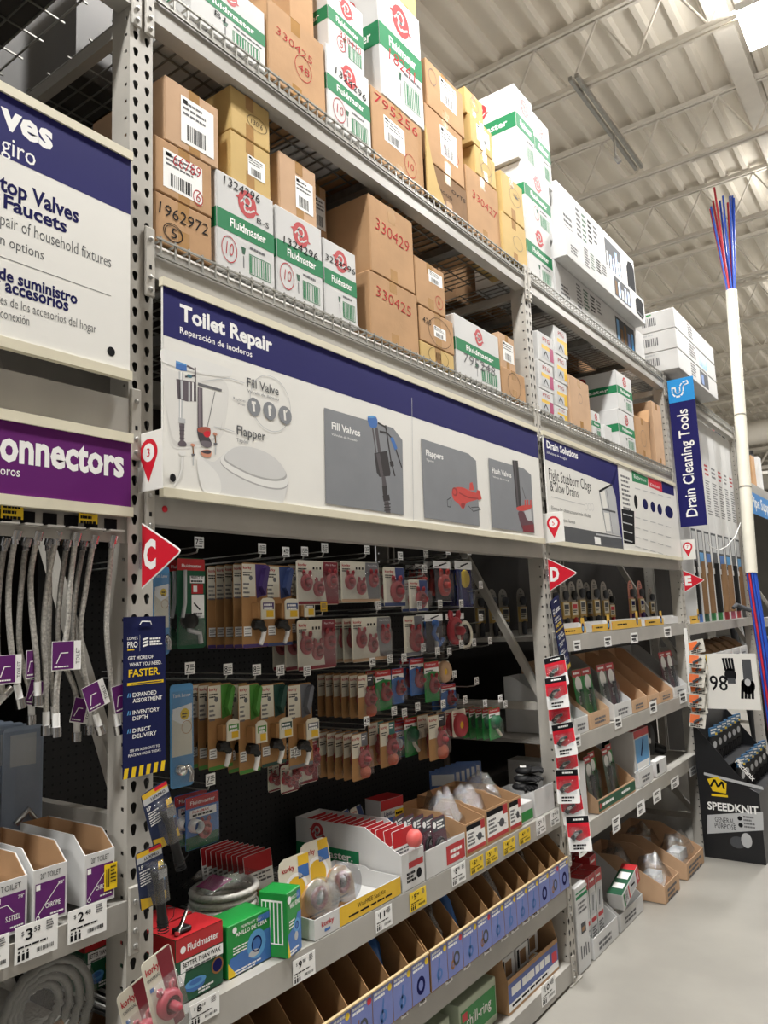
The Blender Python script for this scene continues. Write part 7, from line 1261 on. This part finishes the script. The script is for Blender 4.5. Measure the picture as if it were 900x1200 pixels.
m = MB(); m.box(.0, .02, 0, .012, 0, .4, GB); solo(m, 'board_stake', 'black stake holding the white glove price board', 'stake', (.07, 4.797, 1.0), 0) if 0 else None
t = thing('price_board', 'white and red notice board beside the hanging blue pipes', 'sign', (.66, 5.75, .98), 0); m = MB(); m.box(0, .34, 0, .004, 0, .5, SIGNW); m.build('panel', t); m = MB(); m.rect(.02, .13, .36, .48, -.0007, PRED); m.lines(.03, .12, .44, .02, .01, 1, -.001, WHITE); m.lines(.02, .3, .32, .025, .018, 4, -.0007, INK); m.rect(.02, .13, .06, .16, -.0007, PRED); m.build('print', t)
m = MB(); m.box(.78, .82, .0, .03, 0, .98, DGREY); m.box(.68, .98, -.05, .12, 0, .02, DGREY); solo(m, 'board_stand', 'dark stand under the white and red notice board', 'stand', (0, 5.76, 0), 0)
# ================================================================== white pipe with red and blue tubing, far rack
pb_, pt_ = on(0, .14, 880.5, 672), on(0, .14, 857, 341); t = thing('pipe_sleeve', 'long white plastic pipe sleeve full of red and blue tubes', 'pipe', pb_, 0); v = pt_-pb_; m = MB(); n = 20
for a_, c_ in ((0, .28), (.285, .53), (.535, 1)): m.tube([v*a_, v*c_], .057, PVC, n, False)
m.build('sleeve', t)
for a_ in (.28, .53): m = MB(); m.tube([v*(a_-.001), v*(a_+.004)], .0585, M('joint_dark', '#8b877a', .6), n, False); m.build('joint_band', t)
rr = random.Random(3); cols = 'bbrbrrbrbb'
for k, c in enumerate(cols):
    an = 2*math.pi*k/len(cols); r = .039; off = Vector((r*math.cos(an), r*math.sin(an), 0)); P = [pb_+off*1.3+Vector((.1, -.1, -pb_.z+.01)), pb_+off, pb_+v+off, pb_+v+off*3.2+Vector((0, 0, .98+.22*rr.random()))]
    o = P[0].copy(); m = MB(); m.tube([p-o for p in P], .011, PEXB if c == 'b' else PEXR, 7); solo(m, 'pipe_tube', '%s plastic tube, %s one in the white sleeve' % ('blue' if c == 'b' else 'red', ORD[k]), 'tube', o, 0, 'red and blue plastic tubes')
# far rack beyond the pipe
crossbeam('G', 3.0, 3.12, 'far grey crossbeam beyond the white pipe', step=False); crossbeam('G', 1.5, 1.6, 'far low grey crossbeam beyond the white pipe', step=False)
dup(UP, (0, 10.1, 0), label='last grey rack upright far beyond the white pipe')
t = thing('aisle_sign', 'light blue pipe sign on the far rack beyond the white pipe', 'sign', (.05, 7.64, 2.74)); m = MB(); m.box(0, 2.3, 0, .006, 0, .24, M('sign_light_blue', '#4f8fd0', .4)); m.build('panel', t); m = MB(); m.text('Pipe Supplies', .3, .08, .12, -.0007, WHITE, .02, 'l', 1.3); m.build('print', t)
for k in range(6):
    m = MB(); m.cyl((0, 0, 0), (.0, .25, 2.6-.1*k), .035, (DGREY, LGREY, BLACK)[k % 3], 10); solo(m, 'drain_pipe', '%s drain pipe leaning in the far rack, %s one' % (('dark grey', 'pale grey', 'black')[k % 3], ORD[k]), 'pipe', (-.1, 7.8+.35*k, .005), R90, 'pipes leaning in the far rack')
for k in range(5):
    m = MB(); m.cyl((.02, .2, 0), (.02, .2, .55), .04, BLACK if k % 2 else DGREY, 10); m.box(-.08, .12, .1, .3, 0, .3+.05*k, (WCART, DGREY, WCART, BROWN, WCART)[k]); m.cyl((.02, .2, .55), (.02, .2, .6), .045, RED if k == 0 else BLACK, 10); solo(m, 'pipe_carton', 'carton with upright fittings, %s one on the far crossbeam' % ORD[k], 'box', (0, 7.75+.45*k, 3.122))
m = MB(); m.box(0, 2.4, .0515, 1.0, 0, .02, BEAM); solo(m, 'shelf_deck', 'far shelf sheet under the upright fittings', 'shelf', (0, 7.64, 3.1)); m = MB(); m.box(0, 2.4, 1.07, 1.08, 0, 3.5, BACKM); solo(m, 'light_block_panel', 'dark hardboard added to block light behind the far pipe rack', 'back panel', (0, 7.64, 0))  # the dark back is added to block light behind the far rack
